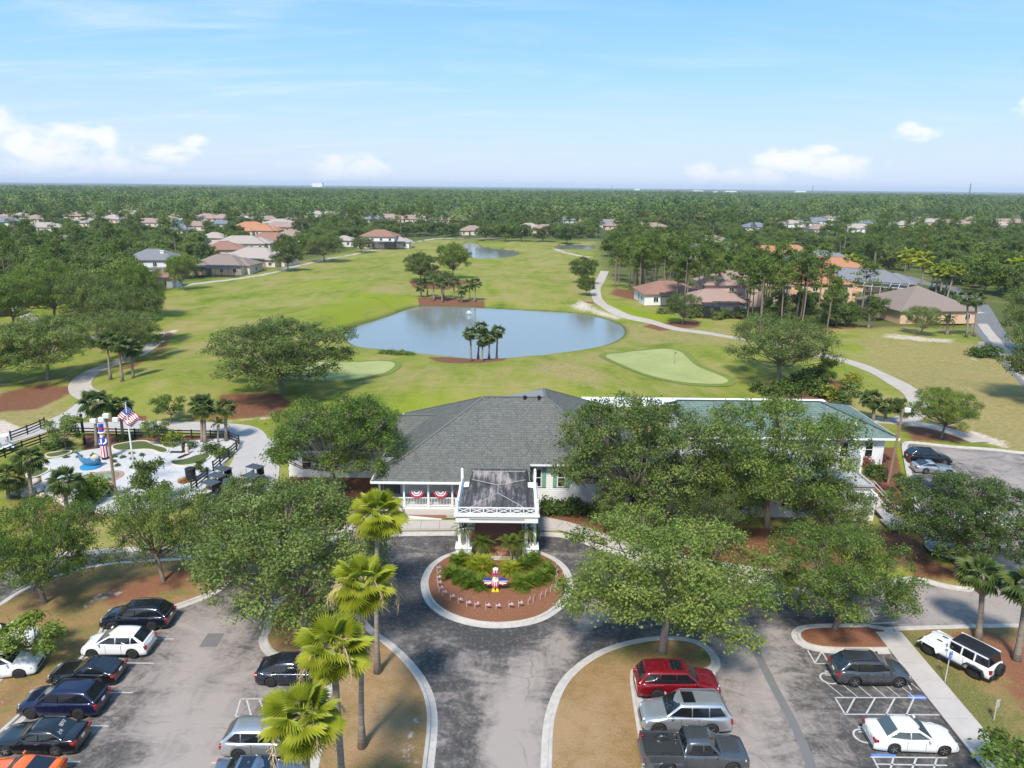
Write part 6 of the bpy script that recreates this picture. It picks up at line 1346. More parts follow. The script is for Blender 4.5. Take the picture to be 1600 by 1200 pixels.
# bin, whale, sitting figures, posts
binm = mat('black_bin', (.015,.015,.015), .6, .2, 6)
x, y = P(299,753); e = empty('litter_bin', (x,y,.14), 0, 'black cylindrical litter bin on the white gravel by the fence', 'bin'); MB().lathe([(.50,0),(.52,.1),(.52,1.25),(.50,1.3)], n=16).obj('body', binm, e); MB().lathe([(.55,1.3),(.55,1.42),(.42,1.5),(.05,1.52)], n=16).obj('lid', binm, e)
whb = mat('whale_blue', (.03,.13,.24), .45, .25, 3, coat=.4); whl = mat('whale_belly', (.50,.42,.34), .6, .15, 3); whw = mat('pool_blue', (.03,.22,.42), .4, .2, 3)
x, y = P(143,730); e = empty('whale_ornament', (x,y,.15), -.2, 'blue whale ornament with raised tail and open mouth on white gravel', 'ornament')
MB().tube([(-1.5,0,1.35),(-1.2,0,.75),(-.6,0,.42),(.1,0,.5),(.8,0,.65),(1.15,0,.72)], [.10,.22,.40,.55,.50,.25], 12).obj('body', whb, e, smooth=True)
MB().tube([(.2,-.05,.85),(.75,-.05,1.15),(1.15,-.05,1.2)], [.25,.38,.18], 10).obj('upper_jaw', whl, e, smooth=True)
for s in (-1,1): MB().put([(-1.5,0,1.3),(-1.75,s*.55,1.7),(-1.35,s*.25,1.75),(-1.5,0,1.4),(-1.45,0,1.3),(-1.70,s*.55,1.68),(-1.30,s*.25,1.73),(-1.45,0,1.4)], [(0,1,2,3),(7,6,5,4),(0,4,5,1),(1,5,6,2),(2,6,7,3),(3,7,4,0)]).obj('tail_fluke', whb, e)
MB().lathe([(1.1,0),(1.1,.18),(.9,.22)], (.2,-.3,0), 16).obj('base', whw, e)
x, y = P(147,726); 
# garden ornament group: two small seated statues
for i, (px_, py_) in enumerate(((288,708),(293,711))):
    x, y = P(px_, py_); e = empty('garden_statue', (x,y,.15), i*1.2, ['small dark garden statue on the gravel, left of two','small tan garden statue on the gravel, right of two'][i], 'statue', 'statues on the gravel')
    m_ = [binm, whl][i]; MB().lathe([(.32,0),(.34,.12),(.20,.3),(.24,.7),(.16,.95),(.02,1.0)], n=10).obj('body', m_, e, smooth=True); MB().lathe([(.02,.93),(.15,1.0),(.17,1.14),(.10,1.27),(.01,1.3)], n=10).obj('head', m_, e, smooth=True); MB().box((-.8,-.2,.06),(1.5,.4,.1)).obj('plinth', binm, e)
x, y = P(287,756); put_shrub((x,y), .5, .7, 'rust coloured shrub in the gravel beside the bin', None, leafmat('rust_leaves', (.25,.10,.02),(.45,.20,.04),(.6,.32,.08)), z=.14)
# inflatable patriotic column figure
ired = mat('inflatable_red', (.55,.015,.03), .45, .1, 3); iblue = mat('inflatable_blue', (.02,.06,.40), .45, .15, 3); iwhite = mat('inflatable_white', (.78,.78,.78), .5, .05, 3); iskin = mat('inflatable_face', (.72,.45,.33), .5, .06, 4)
bx = P(165,719); Ht = rise((bx[0],bx[1]), 661); sc_ = Ht/8.0
e = empty('inflatable_figure', (bx[0],bx[1],.15), 0, 'tall inflatable patriotic figure with a top hat, blue coat and striped trousers', 'inflatable'); e.scale = (sc_*.66, sc_*.66, sc_*.94)
MB().lathe([(1.0,0),(1.05,.1),(1.02,.5),(.95,.55)], n=20).obj('base', binm, e)
for i in range(14):
    a0, a1 = 2*PI*i/14, 2*PI*(i+1)/14; V = []
    for z_, r_ in ((.55,.95),(1.3,1.0),(2.2,.98),(3.2,.92)):
        for a in (a0, (a0+a1)/2, a1): k_ = 1.06 if a == (a0+a1)/2 else 1.0; V.append((r_*k_*math.cos(a), r_*k_*math.sin(a), z_))
    MB().put(V, [(r_*3+c_, r_*3+c_+1, r_*3+c_+4, r_*3+c_+3) for r_ in range(3) for c_ in range(2)]).obj('trouser_stripe', ired if i % 2 else iwhite, e, smooth=True)
MB().lathe([(.92,3.18),(1.0,3.4),(1.05,4.0),(.95,4.7),(.6,5.0),(.3,5.05)], n=20).obj('coat', iblue, e, smooth=True)
for s in (-1, 1):
    MB().tube([(s*.9,0,4.6),(s*1.15,-.25,4.0),(s*.75,-.75,3.7)], [.25,.28,.22], 10).obj('arm', iblue if s < 0 else iwhite, e, smooth=True); MB().lathe([(.02,-.2),(.2,-.1),(.22,.05),(.02,.2)], (s*.62,-.88,3.68), 10).obj('hand', iwhite, e, smooth=True)
MB().box((0,-.98,4.2),(.5,.12,1.1)).obj('shirt', iwhite, e)
MB().lathe([(.3,4.95),(.62,5.2),(.72,5.6),(.68,6.0),(.55,6.15)], n=18).obj('head', iskin, e, smooth=True)
MB().lathe([(.05,4.75),(.3,5.0),(.45,5.3),(.3,5.45)], (0,-.45,0), 12).obj('beard', iwhite, e, smooth=True)
for s in (-1,1): MB().lathe([(.01,-.08),(.09,0),(.01,.08)], (s*.25,-.66,5.75), 8).obj('eye', binm, e)
MB().lathe([(.01,-.1),(.11,0),(.01,.1)], (0,-.76,5.6), 8).obj('nose', iskin, e)
MB().lathe([(1.05,6.1),(1.08,6.18),(1.0,6.26),(.66,6.28)], n=20).obj('hat_brim', iwhite, e, smooth=True)
MB().lathe([(.67,6.26),(.68,6.8)], n=20).obj('hat_band', iblue, e, smooth=True); MB().lathe([(.68,6.8),(.70,7.3)], n=20).obj('hat_stripe', ired, e, smooth=True); MB().lathe([(.70,7.3),(.74,7.95),(.5,8.0)], n=20).obj('hat_top', iblue, e, smooth=True)
# flags
def us_flag(parent, w, h, wave=.08, name='flag', rot=(0,0,0), loc_=(0,0,0)):
    """striped cloth with a starred canton, hanging from its hoist edge at the local origin"""
    K = 10; mats = [sw_red, sw_white, sw_blue]; V = []; Fs = []; mi = []
    for i in range(K+1):
        for j in range(14):
            x_ = w*i/K; V.append((x_*(1-.05*j/13), wave*math.sin(i*1.3+j*.15)*i/K, -h*j/13-.10*h*(i/K)**1.5))
    for i in range(K):
        for j in range(13): Fs.append((i*14+j, (i+1)*14+j, (i+1)*14+j+1, i*14+j+1)); mi.append(2 if (i < 4 and j < 7) else (0 if j % 2 == 0 else 1))
    mb_ = MB(); mb_.v = V; mb_.f = Fs; mb_.m = mi
    st_ = MB()
    if w > .5:
        for a in range(6):
            for b_ in range(5): x_ = w*.4*(a+.5)/6; z_ = -h*.53*(b_+.5)/5; st_.box((x_,-.02+wave*math.sin(x_/w*13)*x_/w,z_-.01*h),(.035,.012,.035))
    f = mb_.obj(name, mats, parent, loc=loc_, rot=rot)
    if w > .5: st_.obj('stars', sw_white, f)
    return f
bx = P(212,752); Hp = rise((bx[0],bx[1]), 632); e = empty('flagpole', (bx[0],bx[1],.1), 0, 'white flagpole flying a striped flag over the white gravel garden', 'flagpole')
MB().tube([(0,0,0),(0,0,Hp*.5),(0,0,Hp)], [.10,.085,.05], 8).obj('pole', white, e); MB().lathe([(.01,0),(.12,.1),(.01,.22)], (0,0,Hp), 8).obj('finial', chrome, e)
us_flag(e, 1.9, 1.5, .22, rot=(0,.75,.25), loc_=(.06,0,Hp-.25))
smallpole = MB().tube([(0,0,0),(0,0,.62)], .012, 4).mesh('stick', white)
fl0 = None
RK = [(683,897),(684,905),(683,912),(684,920),(686,929),(692,935),(704,942),(716,947),(729,952),(742,955),(759,956),(775,957),(795,955),(810,953),(825,949),(833,946),(844,941),(852,936),(860,930),(866,925),(868,912),(869,903),(867,895)]
for i, (px_, py_) in enumerate(RK):
    x, y = P(px_, py_); lb = 'little striped flag on a stick along the rim of the round bed'
    if fl0 is None:
        fl0 = empty('small_flag', (x,y,.2), .2, lb, 'flag', 'little flags round the bed'); obj('stick', smallpole, fl0); us_flag(fl0, .36, .24, .04, loc_=(.01,0,.6))
    else: copy_tree(fl0, (x,y,.2), RNG.uniform(-.5,.6) if i < 14 else RNG.uniform(.8,1.4), 1.0)
# eagle ornament
yel = mat('yellow_vinyl', (.70,.55,.02), .5, .1, 4)
x, y = P(774,926); e = empty('eagle_ornament', (x,y,.2), 0, 'standing eagle ornament in a striped top hat with spread blue wings on the round bed', 'ornament'); e.scale = (.82,)*3
MB().lathe([(.02,.30),(.26,.38),(.36,.75),(.34,1.1),(.22,1.35)], n=16).obj('body', sw_white, e, smooth=True)
for i in range(5):
    a = -PI/2+(i-2)*.5; MB().tube([(.28*math.cos(a),.28*math.sin(a),.40),(.385*math.cos(a),.385*math.sin(a),.78),(.35*math.cos(a),.35*math.sin(a),1.12)], .045, 5).obj('body_stripe', sw_red, e)
MB().lathe([(.20,1.28),(.25,1.45),(.24,1.62),(.15,1.75)], n=14).obj('head', sw_white, e, smooth=True); MB().tube([(0,-.2,1.52),(0,-.36,1.50),(0,-.42,1.38)], [.08,.06,.015], 6).obj('beak', yel, e)
for s in (-1, 1):
    MB().lathe([(.01,-.04),(.04,0),(.01,.04)], (s*.1,-.22,1.60), 6).obj('eye', binm, e)
    q = MB(); pts = [(.22,1.15),(.55,1.42),(.95,1.38),(1.28,1.10),(1.02,1.02),(1.10,.85),(.82,.82),(.84,.66),(.55,.70),(.30,.72)]
    poly = [(s*a, b_) for a, b_ in pts]; V = [(a,-.05-.12*abs(a),b_) for a, b_ in poly]+[(a,.05-.12*abs(a),b_) for a, b_ in poly]; n_ = len(poly)
    q.put(V, [tuple(range(n_)), tuple(range(2*n_-1,n_-1,-1))]+[(i,n_+i,n_+(i+1)%n_,(i+1)%n_) for i in range(n_)]); wg = q.obj('wing', sw_blue, e)
    for j, (a0, b0, a1, b1) in enumerate(((.35,1.0,1.22,1.08),(.35,.90,1.06,.88),(.35,.80,.82,.70))): MB().beam((s*a0,-.09-.12*a0,b0),(s*a1,-.09-.12*a1,b1),.05,.10).obj('feather', [sw_red, sw_white, sw_red][j], wg); MB().beam((s*a0,-.10-.12*a0,b0+.07),(s*(a1-.05),-.10-.12*a1,b1+.07),.03,.045).obj('feather', sw_white, wg)
    q = MB(); q.box((s*.18,-.1,.16),(.30,.34,.30),top=.6); q.obj('foot', yel, e)
    for j in range(3): MB().tube([(s*.18+(j-1)*.1,-.2,.12),(s*.18+(j-1)*.14,-.38,.03)], [.05,.03], 5).obj('toe', yel, e)
MB().lathe([(.36,1.72),(.37,1.77),(.24,1.79)], n=16).obj('hat_brim', sw_red, e)
for i in range(10):
    a0, a1 = 2*PI*i/10, 2*PI*(i+1)/10; MB().put([(.23*math.cos(a0),.23*math.sin(a0),1.92),(.23*math.cos(a1),.23*math.sin(a1),1.92),(.27*math.cos(a1),.27*math.sin(a1),2.3),(.27*math.cos(a0),.27*math.sin(a0),2.3)], [(0,1,2,3)]).obj('hat_stripe', sw_red if i % 2 else sw_white, e)
MB().lathe([(.235,1.78),(.235,1.93)], n=16).obj('hat_band', sw_blue, e); MB().lathe([(.27,2.29),(.02,2.31)], n=14).obj('hat_top', sw_white, e)
# lamp poles, signs, posts
woodp = mat('timber_pole', (.26,.16,.11), .85, .2, 4); lampm = mat('lamp_housing', (.62,.62,.60), .5, .08, 5)
def floodpole(base, top, label, heads, r_=.13):
    bx = P(*base); Hh = rise((bx[0],bx[1]), top[1]); X1 = max(-.9, min(.9, PY(top[0],top[1],bx[1])[0]-bx[0]))
    e = empty('lamp_pole', (bx[0],bx[1],hz(*bx)), 0, label, 'lamp post'); MB().tube([(0,0,-.1),(X1,0,Hh)], [r_*1.15, r_*.85], 8).obj('pole', woodp, e)
    for dx, dz in heads:
        MB().tube([(X1,0,Hh-.3),(X1+dx*.9,-.1,Hh-.25+dz)], .04, 5).obj('bracket', trim, e); q = MB(); q.box((X1+dx,-.2,Hh-.05+dz),(.62,.35,.50)); obj('flood_lamp', bevel(q.mesh('flood_lamp', lampm), .06), e)
    return e
floodpole((181,776),(166,655),'brown timber lamp pole with four white floodlights over the mini golf', ((-1.2,-.2),(-.35,-.05),(.15,.35),(1.05,-.05)))
floodpole((1387,757),(1411,642),'brown timber lamp pole with one floodlight beside the green roofed wing', ((.35,.1),))
x, y = P(133,696); e = empty('timber_post', (x,y,.1), 0, 'dark timber post standing inside the fence by the pale leaved tree', 'post'); MB().box((0,0,1.9),(.22,.22,3.8)).obj('post', black, e); MB().box((0,0,3.85),(.3,.3,.1)).obj('cap', black, e)
bl_sign = mat('blue_sign', (.03,.14,.55), .5, .1, 5)
for px_, py_, tp, lb in ((1476,1068,1020,'blue accessible parking sign on a thin post before the white off-roader'),(1552,1128,1096,'grey sign post at the edge of the grass strip, lower right')):
    bx = P(px_, py_); Hs = rise((bx[0],bx[1]), tp); e = empty('sign_post', (bx[0],bx[1],.12), .5, lb, 'sign', 'parking signs'); MB().tube([(0,0,0),(0,0,Hs)], .035, 6).obj('post', steel, e)
    MB().box((0,-.05,Hs-.28),(.36,.03,.52)).obj('sign_panel', bl_sign if tp == 1020 else steel, e)
    if tp == 1020:
        q = MB(); q.lathe([(.04,-.005),(.04,.005)], (0,-.072,Hs-.10), 8, axis='y'); q.beam((0,-.07,Hs-.16),(0,-.07,Hs-.30),.035,.01); q.beam((0,-.07,Hs-.30),(.1,-.07,Hs-.30),.035,.01); q.beam((.1,-.07,Hs-.30),(.13,-.07,Hs-.42),.03,.01)
        for a in range(9): t0, t1 = 2.0+a*.45, 2.0+(a+1)*.45; q.beam((.11*math.cos(t0)-.01,-.07,Hs-.36+.11*math.sin(t0)),(.11*math.cos(t1)-.01,-.07,Hs-.36+.11*math.sin(t1)),.022,.01)
        q.obj('wheelchair_symbol', paint, e)
x, y = P(1530,553); e = empty('monument_sign', (x,y,.1), .4, 'pale board sign between two clipped hedge blocks beside the pavement', 'sign'); MB().box((0,0,1.5),(1.5,.3,1.6)).obj('board', con2, e); [MB().box((sx,0,.8),(.2,.2,1.6)).obj('post', con2, e) for sx in (-.6,.6)]
# flag sticks on the greens
for px_, py_, lb in ((1053,574,'thin flagstick in the hole of the right putting green'),(520,580,'thin flagstick in the hole of the left putting green')):
    x, y = P(px_, py_); e = empty('flagstick', (x,y,hz(x,y)+.08), 0, lb, 'flagstick', 'flagsticks on the greens'); MB().tube([(0,0,0),(0,0,2.3)], .02, 5).obj('stick', black, e); MB().put([(0,0,2.3),(.45,.02,2.2),(0,0,1.95),(0,.02,2.3),(.45,.04,2.2),(0,.02,1.95)], [(0,1,2),(5,4,3),(0,3,4,1),(1,4,5,2),(2,5,3,0)]).obj('pennant', sw_red, e)
x, y = P(735,480); e = empty('fountain_spray', (x,P(735,487)[1],POND_Z), 0, 'small white fountain spray near the far bank of the pond', 'fountain')
sprm = mat('water_spray', (.85,.87,.9), .6, .05, 3)
for i in range(9): a = i*.7; MB().tube([(0,0,0),(.35*math.cos(a),.35*math.sin(a),.9),(.8*math.cos(a),.8*math.sin(a),.2)], [.05,.08,.03], 4).obj('jet', sprm, e)
# ------------------------------------------------------------------ neighbourhood houses
def tilemat(name, c): 
    m, n, b, o = newmat(name); tc = n.add('ShaderNodeTexCoord').outputs['Object']; w_ = n.add('ShaderNodeTexWave', bands_direction='Z'); n.set(w_.inputs['Vector'], tc); w_.inputs['Scale'].default_value = 3.2; w_.inputs['Distortion'].default_value = .6
    cc = n.mix(n.math('MULTIPLY', w_.outputs['Fac'], .35), c, tuple(x*.6 for x in c)); cc = n.mix(n.math('MULTIPLY', n.noise(tc, .7, 5, .7), .5), cc, tuple(min(1,x*1.35) for x in c)); cc = n.mix(n.math('MULTIPLY', n.noise(tc, 3.0, 4, .7), .4), cc, tuple(x*.65 for x in c))
    n.set(b.inputs['Base Color'], cc); b.inputs['Roughness'].default_value = .9; b.inputs['Specular IOR Level'].default_value = .15
    return m
ROOFC = dict(tan=tilemat('tan_roof_tile', (.29,.21,.165)), pink=tilemat('pinkish_roof_tile', (.32,.22,.185)), brown=tilemat('brown_roof_tile', (.27,.15,.11)), orange=tilemat('orange_roof_tile', (.40,.19,.105)), grey=tilemat('grey_roof_tile', (.19,.19,.20)), taupe=tilemat('taupe_shingle', (.235,.185,.155)), pale=tilemat('pale_roof_tile', (.36,.305,.27)), slate=tilemat('slate_blue_roof_tile', (.17,.19,.22)))
WALLC = dict(cream=mat('cream_stucco', (.62,.53,.42), .9, .08, .8), pink=mat('pink_stucco', (.58,.42,.34), .9, .08, .8), white=mat('white_stucco', (.70,.68,.64), .9, .06, .8), peach=mat('peach_stucco', (.60,.40,.26), .9, .08, .8))
screenm, n, b, o = newmat('insect_screen'); b.inputs['Base Color'].default_value = (.02,.022,.022,1); tr_ = n.add('ShaderNodeBsdfTransparent'); mx_ = n.add('ShaderNodeMixShader'); mx_.inputs[0].default_value = .62; n.set(mx_.inputs[1], tr_.outputs[0]); n.set(mx_.inputs[2], b.outputs[0]); n.set(o.inputs[0], mx_.outputs[0])
hw_mb = MB()
for a, b_, c, d in ((-.7,-.6,-.75,.75),(.6,.7,-.75,.75),(-.6,.6,.65,.75),(-.6,.6,-.75,-.65),(-.04,.04,-.65,.65)): hw_mb.box(((a+b_)/2,0,(c+d)/2),(b_-a,.12,d-c))
HWIN = hw_mb.mesh('window', white); HPANE = MB().box((0,0,0),(1.22,.05,1.32)).mesh('pane', glassm)
HOUSES = []
def hip(mb, cx, cy, w, d, z, pitch, ov=.6):
    w2, d2 = w/2+ov, d/2+ov; r_ = min(w2, d2); h = r_*pitch; a = max(w2-r_, .02); c = max(d2-r_, .02)
    A = [(cx-w2,cy-d2,z),(cx+w2,cy-d2,z),(cx+w2,cy+d2,z),(cx-w2,cy+d2,z)]
    R1, R2 = ((cx-a,cy,z+h),(cx+a,cy,z+h)) if w2 >= d2 else ((cx,cy-c,z+h),(cx,cy+c,z+h))
    F_ = [(0,1,5,4),(1,2,5),(2,3,4,5),(3,0,4)] if w2 >= d2 else [(0,1,4),(1,2,5,4),(2,3,5),(3,0,4,5)]
    mb.put(A+[R1, R2]+[(x,y,z-.22) for x,y,_ in A], F_+[(6+i,6+(i+1)%4,(i+1)%4,i) for i in range(4)]+[(9,8,7,6)])
    return R1, R2
def house(px_, py_, w, d, rz, roof, wall, label, two=False, lanai=None, wing=None, chim=False, h=3.0, pitch=.44, zr_=4.2, pxh=None):
    x, y = P(px_, py_, zr_ if not two else zr_+2.5); e = empty('house', (x, y, .1), rz, label, 'house', 'houses round the golf course'); hh = h+(2.7 if two else 0)
    HOUSES.append((x, y, w, hh+3))
    wl = MB(); wl.box((0,0,hh/2),(w,d,hh)); rf = MB(); r1, r2 = hip(rf, 0, 0, w, d, hh+.22, pitch); blocks = [(0,0,w,d,hh)]
    wings = wing or [(-w*.32, -d*.42, w*.42, d*.5), (w*.36, d*.1, w*.45, d*.75)]
    for (cx, cy, ww, dd) in wings:
        k_ = h-.06; wl.box((cx,cy,k_/2),(ww,dd,k_)); hip(rf, cx, cy, ww, dd, k_+.23, pitch); blocks.append((cx,cy,ww,dd,k_))
    wall_o = wl.obj('wall', WALLC[wall], e); ro = rf.obj('roof', ROOFC[roof], e)
    MB().beam((*r1[:2],r1[2]+.05),(*r2[:2],r2[2]+.05),.35,.14).obj('ridge_cap', ROOFC[roof], ro) if abs(r1[0]-r2[0])+abs(r1[1]-r2[1]) > .5 else None
    if chim: q = MB(); q.box((w*.22,-d*.2,hh+1.4),(1.1,.9,2.8)); q.box((w*.22,-d*.2,hh+2.85),(1.3,1.1,.2)); q.obj('chimney', WALLC[wall], ro)
    for bi, (cx, cy, ww, dd, k_) in enumerate(blocks):
        lv = [1.6]+([4.4] if (two and bi == 0) else [])
        for z_ in lv:
            nw = max(1, int(ww/4.0))
            for i in range(nw):
                f = obj('window', HWIN, e, loc=(cx-ww/2+ww*(i+.5)/nw, cy-dd/2-.03, z_)); obj('pane', HPANE, f)
            f = obj('window', HWIN, e, loc=(cx-ww/2-.03, cy, z_), rot=(0,0,-PI/2)); obj('pane', HPANE, f)
            f = obj('window', HWIN, e, loc=(cx+ww/2+.03, cy, z_), rot=(0,0,PI/2)); obj('pane', HPANE, f)
    if lanai:
        lx, lw_, ld = lanai; q = MB(); y0 = -d/2-ld; zt_ = h+.5
        for i in range(int(lw_/2.2)+1):
            xx = lx-lw_/2+lw_*i/int(lw_/2.2); q.box((xx,y0,1.4),(.1,.1,2.8)); q.beam((xx,y0,2.8),(xx,y0+ld*.4,zt_),.09); q.beam((xx,y0+ld*.4,zt_),(xx,-d/2,zt_),.09)
        q.beam((lx-lw_/2,y0,2.8),(lx+lw_/2,y0,2.8),.12); q.beam((lx-lw_/2,y0+ld*.4,zt_),(lx+lw_/2,y0+ld*.4,zt_),.1); q.obj('pool_cage', white if roof in ('grey',) else trim, e)
        q = MB(); q.put([(lx-lw_/2,y0+.02,0),(lx+lw_/2,y0+.02,0),(lx+lw_/2,y0+.02,2.8),(lx-lw_/2,y0+.02,2.8),(lx+lw_/2,y0+ld*.4,zt_),(lx-lw_/2,y0+ld*.4,zt_),(lx+lw_/2,-d/2,zt_),(lx-lw_/2,-d/2,zt_)], [(0,1,2,3),(3,2,4,5),(5,4,6,7)]); q.obj('screen', screenm, e)
    return e
HL = [
 (240,400,17,13,.15,'grey','white','two storey white house with a grey roof, chimney and white posted porch',True,(2,12,5),None,True),
 (250,428,9,7,.1,'brown','white','low white block with a brown roof below the grey roofed house',False,(0,8,4)),
 (350,408,19,14,-.1,'taupe','cream','brown roofed house with a dark screened pool cage by the left cart path',False,(3,14,6)),
 (401,398,24,16,-.2,'pale','cream','wide pale roofed house right of the brown roofed one by the left path',False,(2,12,6)),
 (378,376,24,14,.1,'pale','cream','long pale tan roofed house behind the wide pale roof'),
 (350,385,17,13,.2,'brown','pink','reddish brown roofed house between pale roofs on the left'),
 (336,368,14,11,-.1,'pale','cream','small pale roofed house left of the reddish brown one'),
 (305,350,18,12,0,'tan','cream','tan roofed house far left of the fairway beyond the trees'),
 (344,347,14,11,.2,'slate','white','grey blue roofed house among the far left trees'),
 (231,345,20,12,0,'pink','cream','pink roofed house peeping over the left trees'),
 (108,335,26,14,.1,'pink','cream','pink roofed house far off at the left'),(155,332,34,14,0,'tan','cream','long tan roofed house far off at the left'),(196,331,24,13,0,'pale','cream','pale roofed house far off beside the long tan one'),(222,333,20,13,.1,'tan','cream','small tan roofed house far off left'),
 (6,344,22,14,0,'slate','white','blue grey roofed house cut by the left edge'),(14,338,20,12,0,'pink','cream','pink roofed house behind the blue grey one at the left edge'),(92,370,12,10,.1,'pale','pink','small pinkish house inside the left trees'),
 (100,410,15,11,.2,'orange','white','orange roofed white house hidden in the left trees'),(392,352,22,14,.1,'orange','cream','salmon roofed house left of the fairway, far'),(375,333,24,13,0,'pale','white','pale roofed house at the far left road'),
 (408,334,20,12,.1,'slate','white','slate roofed house far off over the fairway trees'),(422,341,18,12,0,'tan','cream','tan roofed house below the slate roofed one'),(409,357,20,14,-.1,'orange','cream','orange roofed house by the tree row'),(421,371,22,15,.1,'brown','pink','pinkish brown roofed house behind the fairway oaks'),
 (456,365,17,12,-.1,'tan','cream','tan roofed house between the fairway oaks'),(494,333,22,13,0,'pale','white','pale house far off, left of a pair'),(515,333,18,12,.1,'pale','cream','pale house far off, right of a pair'),(541,331,22,13,0,'tan','cream','tan roofed house far off above the pine row'),(570,334,20,13,.1,'pale','white','pale house far off before the woods'),(538,372,11,9,0,'pale','white','white house glimpsed by the oaks at the left path'),
 (594,366,18,13,-.1,'brown','white','two storey white house with a brown roof at the head of the fairway',True,(4,13,6)),(618,374,14,11,.1,'pale','white','low pale block joined to the brown roofed two storey house',False,(0,10,5)),
 (636,340,24,14,.1,'tan','cream','tan roofed house in the trees beyond the fairway'),(655,338,17,13,-.1,'pale','cream','pale house right of the tan roofed one beyond the fairway'),(722,338,26,14,.1,'pale','cream','pale pinkish house beyond the far pond trees'),(738,357,16,12,0,'tan','cream','tan house at the far end of the fairway'),
 (826,353,17,12,0,'pale','cream','small pale house behind the far pond trees'),(851,355,17,12,.1,'tan','pink','pink walled house behind the far pond trees'),(950,347,22,14,0,'grey','white','grey roofed house above the pine row'),(997,341,20,13,.1,'slate','white','slate roofed house far off above the pines'),
 (1044,372,20,14,.1,'tan','pink','pinkish tan roofed house above the pines'),(1052,385,14,11,-.1,'orange','cream','orange brown roofed house left of the wide grey roof'),(1080,390,24,15,.05,'slate','white','wide blue grey roofed house above the pine crowns'),(1108,374,20,14,-.1,'taupe','peach','taupe roofed peach house with arched front above the pines'),(1142,384,14,12,.1,'slate','white','slate roofed house left of a round tree'),
 (1197,392,20,14,-.15,'orange','peach','orange brown roofed house right of a round tree'),(1040,448,15,11,.1,'brown','white','small white house with a brown roof among the pine trunks',False,(1,10,4)),(1158,452,23,13,.0,'pink','pink','long pink house behind the pine trunks',True,None,None,False,3.0,.44,1.5),(1112,462,15,11,.05,'pink','white','low pale house behind the pine trunks',False,(0,10,5)),
 (1238,392,19,15,.1,'orange','peach','orange tiled house with a pyramid roof beyond the pines'),(1277,401,24,15,-.1,'grey','cream','dark grey roofed house right of the orange pyramid roof'),(1296,413,24,15,-.15,'orange','peach','bright orange tiled house below the dark grey roof'),(1348,432,26,14,-.55,'grey','peach','long grey roofed house running down beside the street trees',False,(8,12,7)),
 (1250,450,24,15,-.1,'orange','peach','large orange tiled house with pale walls behind the pines',True,None,None,False,3.0,.44,1.2),(1430,470,19.5,19.5,.1,'taupe','peach','brown pyramid roofed house with a screened porch by the street corner',False,None,[(-5.5,-5.5,7,7)],False,3.0,.46),
 (1288,355,24,14,.1,'tan','cream','tan roofed house far off right of centre'),(1275,343,22,13,0,'slate','white','slate roofed house far off right'),(1258,346,20,13,.1,'grey','white','grey roofed house far off right'),(1340,354,22,13,0,'pale','white','white house glimpsed in the right hand trees'),(1473,345,26,15,.1,'tan','cream','tan roofed house far off at the right'),(1452,345,18,13,0,'pale','pink','pale house left of the far tan one'),(1578,346,30,15,0,'tan','cream','long tan roofed house far off at the right edge'),(1551,342,18,13,0,'pale','white','small pale house far off near the right edge'),(1300,338,20,12,0,'pale','white','pale house far off among the right hand woods'),(1330,338,18,12,.2,'pale','white','white gabled house far off among the right hand woods'),(1235,347,16,12,0,'pale','white','white house far off at the field edge'),
]
rh = random.Random(3)
for (px_, py_) in ((32,336),(60,340),(130,345),(180,340),(262,342),(285,336),(322,338),(440,346),(470,340),(350,339),(585,340),(610,338),(690,341),(780,340),(880,342),(915,339),(965,350),(1020,352),(1180,352),(1205,344),(1318,346),(1360,348),(1385,344),(1410,349),(1430,342),(1500,347),(1525,342),(1560,350),(1590,340),(70,352),(270,356),(440,352)):
    HL.append((px_+rh.uniform(-4,4), py_, rh.uniform(15,24), rh.uniform(11,14), rh.uniform(-.3,.3), rh.choice(['pale','tan','pink','tan','slate','pale']), rh.choice(['cream','white','pink']), None))
    t = list(HL[-1]); t[7] = '%s roofed house half sunk among the trees %s' % (dict(pale='pale', tan='tan', pink='pinkish', slate='slate blue')[t[5]], 'far off at the left' if px_ < 400 else 'beyond the head of the fairway' if px_ < 900 else 'far off at the right'); HL[-1] = tuple(t)
for t in HL: house(*t)
for i in range(26):
    px_ = 1040+i*10.5+rh.uniform(-4,4); py_ = 489+i*.9+rh.uniform(-4,6); x, y = P(px_, py_)
    put_shrub((x, y), rh.uniform(1.2,2.2), rh.uniform(1.6,3.0), 'dark shrub in the undergrowth beneath the pine stand', 'undergrowth beneath the pines', rh.choice([oakB, shrubM, oakD]), z=.1)
# ------------------------------------------------------------------ trees one by one beyond the near ones
PATHS = [PP(c) for c in CART]+[PP([(1700,690),(1640,610),(1590,560),(1552,525),(1530,492),(1520,470),(1495,452),(1440,440),(1400,432)])]
PLACED = [(P(450,425)[0], P(450,425)[1], 5)]
FAIR = PP([(0,700),(235,462),(300,449),(430,431),(470,418),(560,396),(650,382),(745,376),(930,376),(940,432),(945,482),(1100,522),(1165,532),(1330,570),(1520,600),(1600,720)])
rt = random.Random(5)
def blocked(x, y, R, H, ease):
    b0 = Qy(x, y, 0); t0 = Qy(x, y, H); ppm = FPX/(y*_f[1]-CAMZ*_f[2]); hwid = R*ppm
    for hx, hy, w, hh in HOUSES:
        if math.hypot(x-hx, y-hy) < w*(.55 if ease >= 0 else .42)+R*(.6 if ease >= 0 else .2): return True
        if y < hy and ease >= 0:
            pm = FPX/(hy*_f[1]-CAMZ*_f[2]); c = Qy(hx, hy, hh*.62); 
            if abs(c[0]-b0[0]) < w*.45*pm*ease+hwid*.8 and t0[1] < c[1]+1.0: return True
    return False
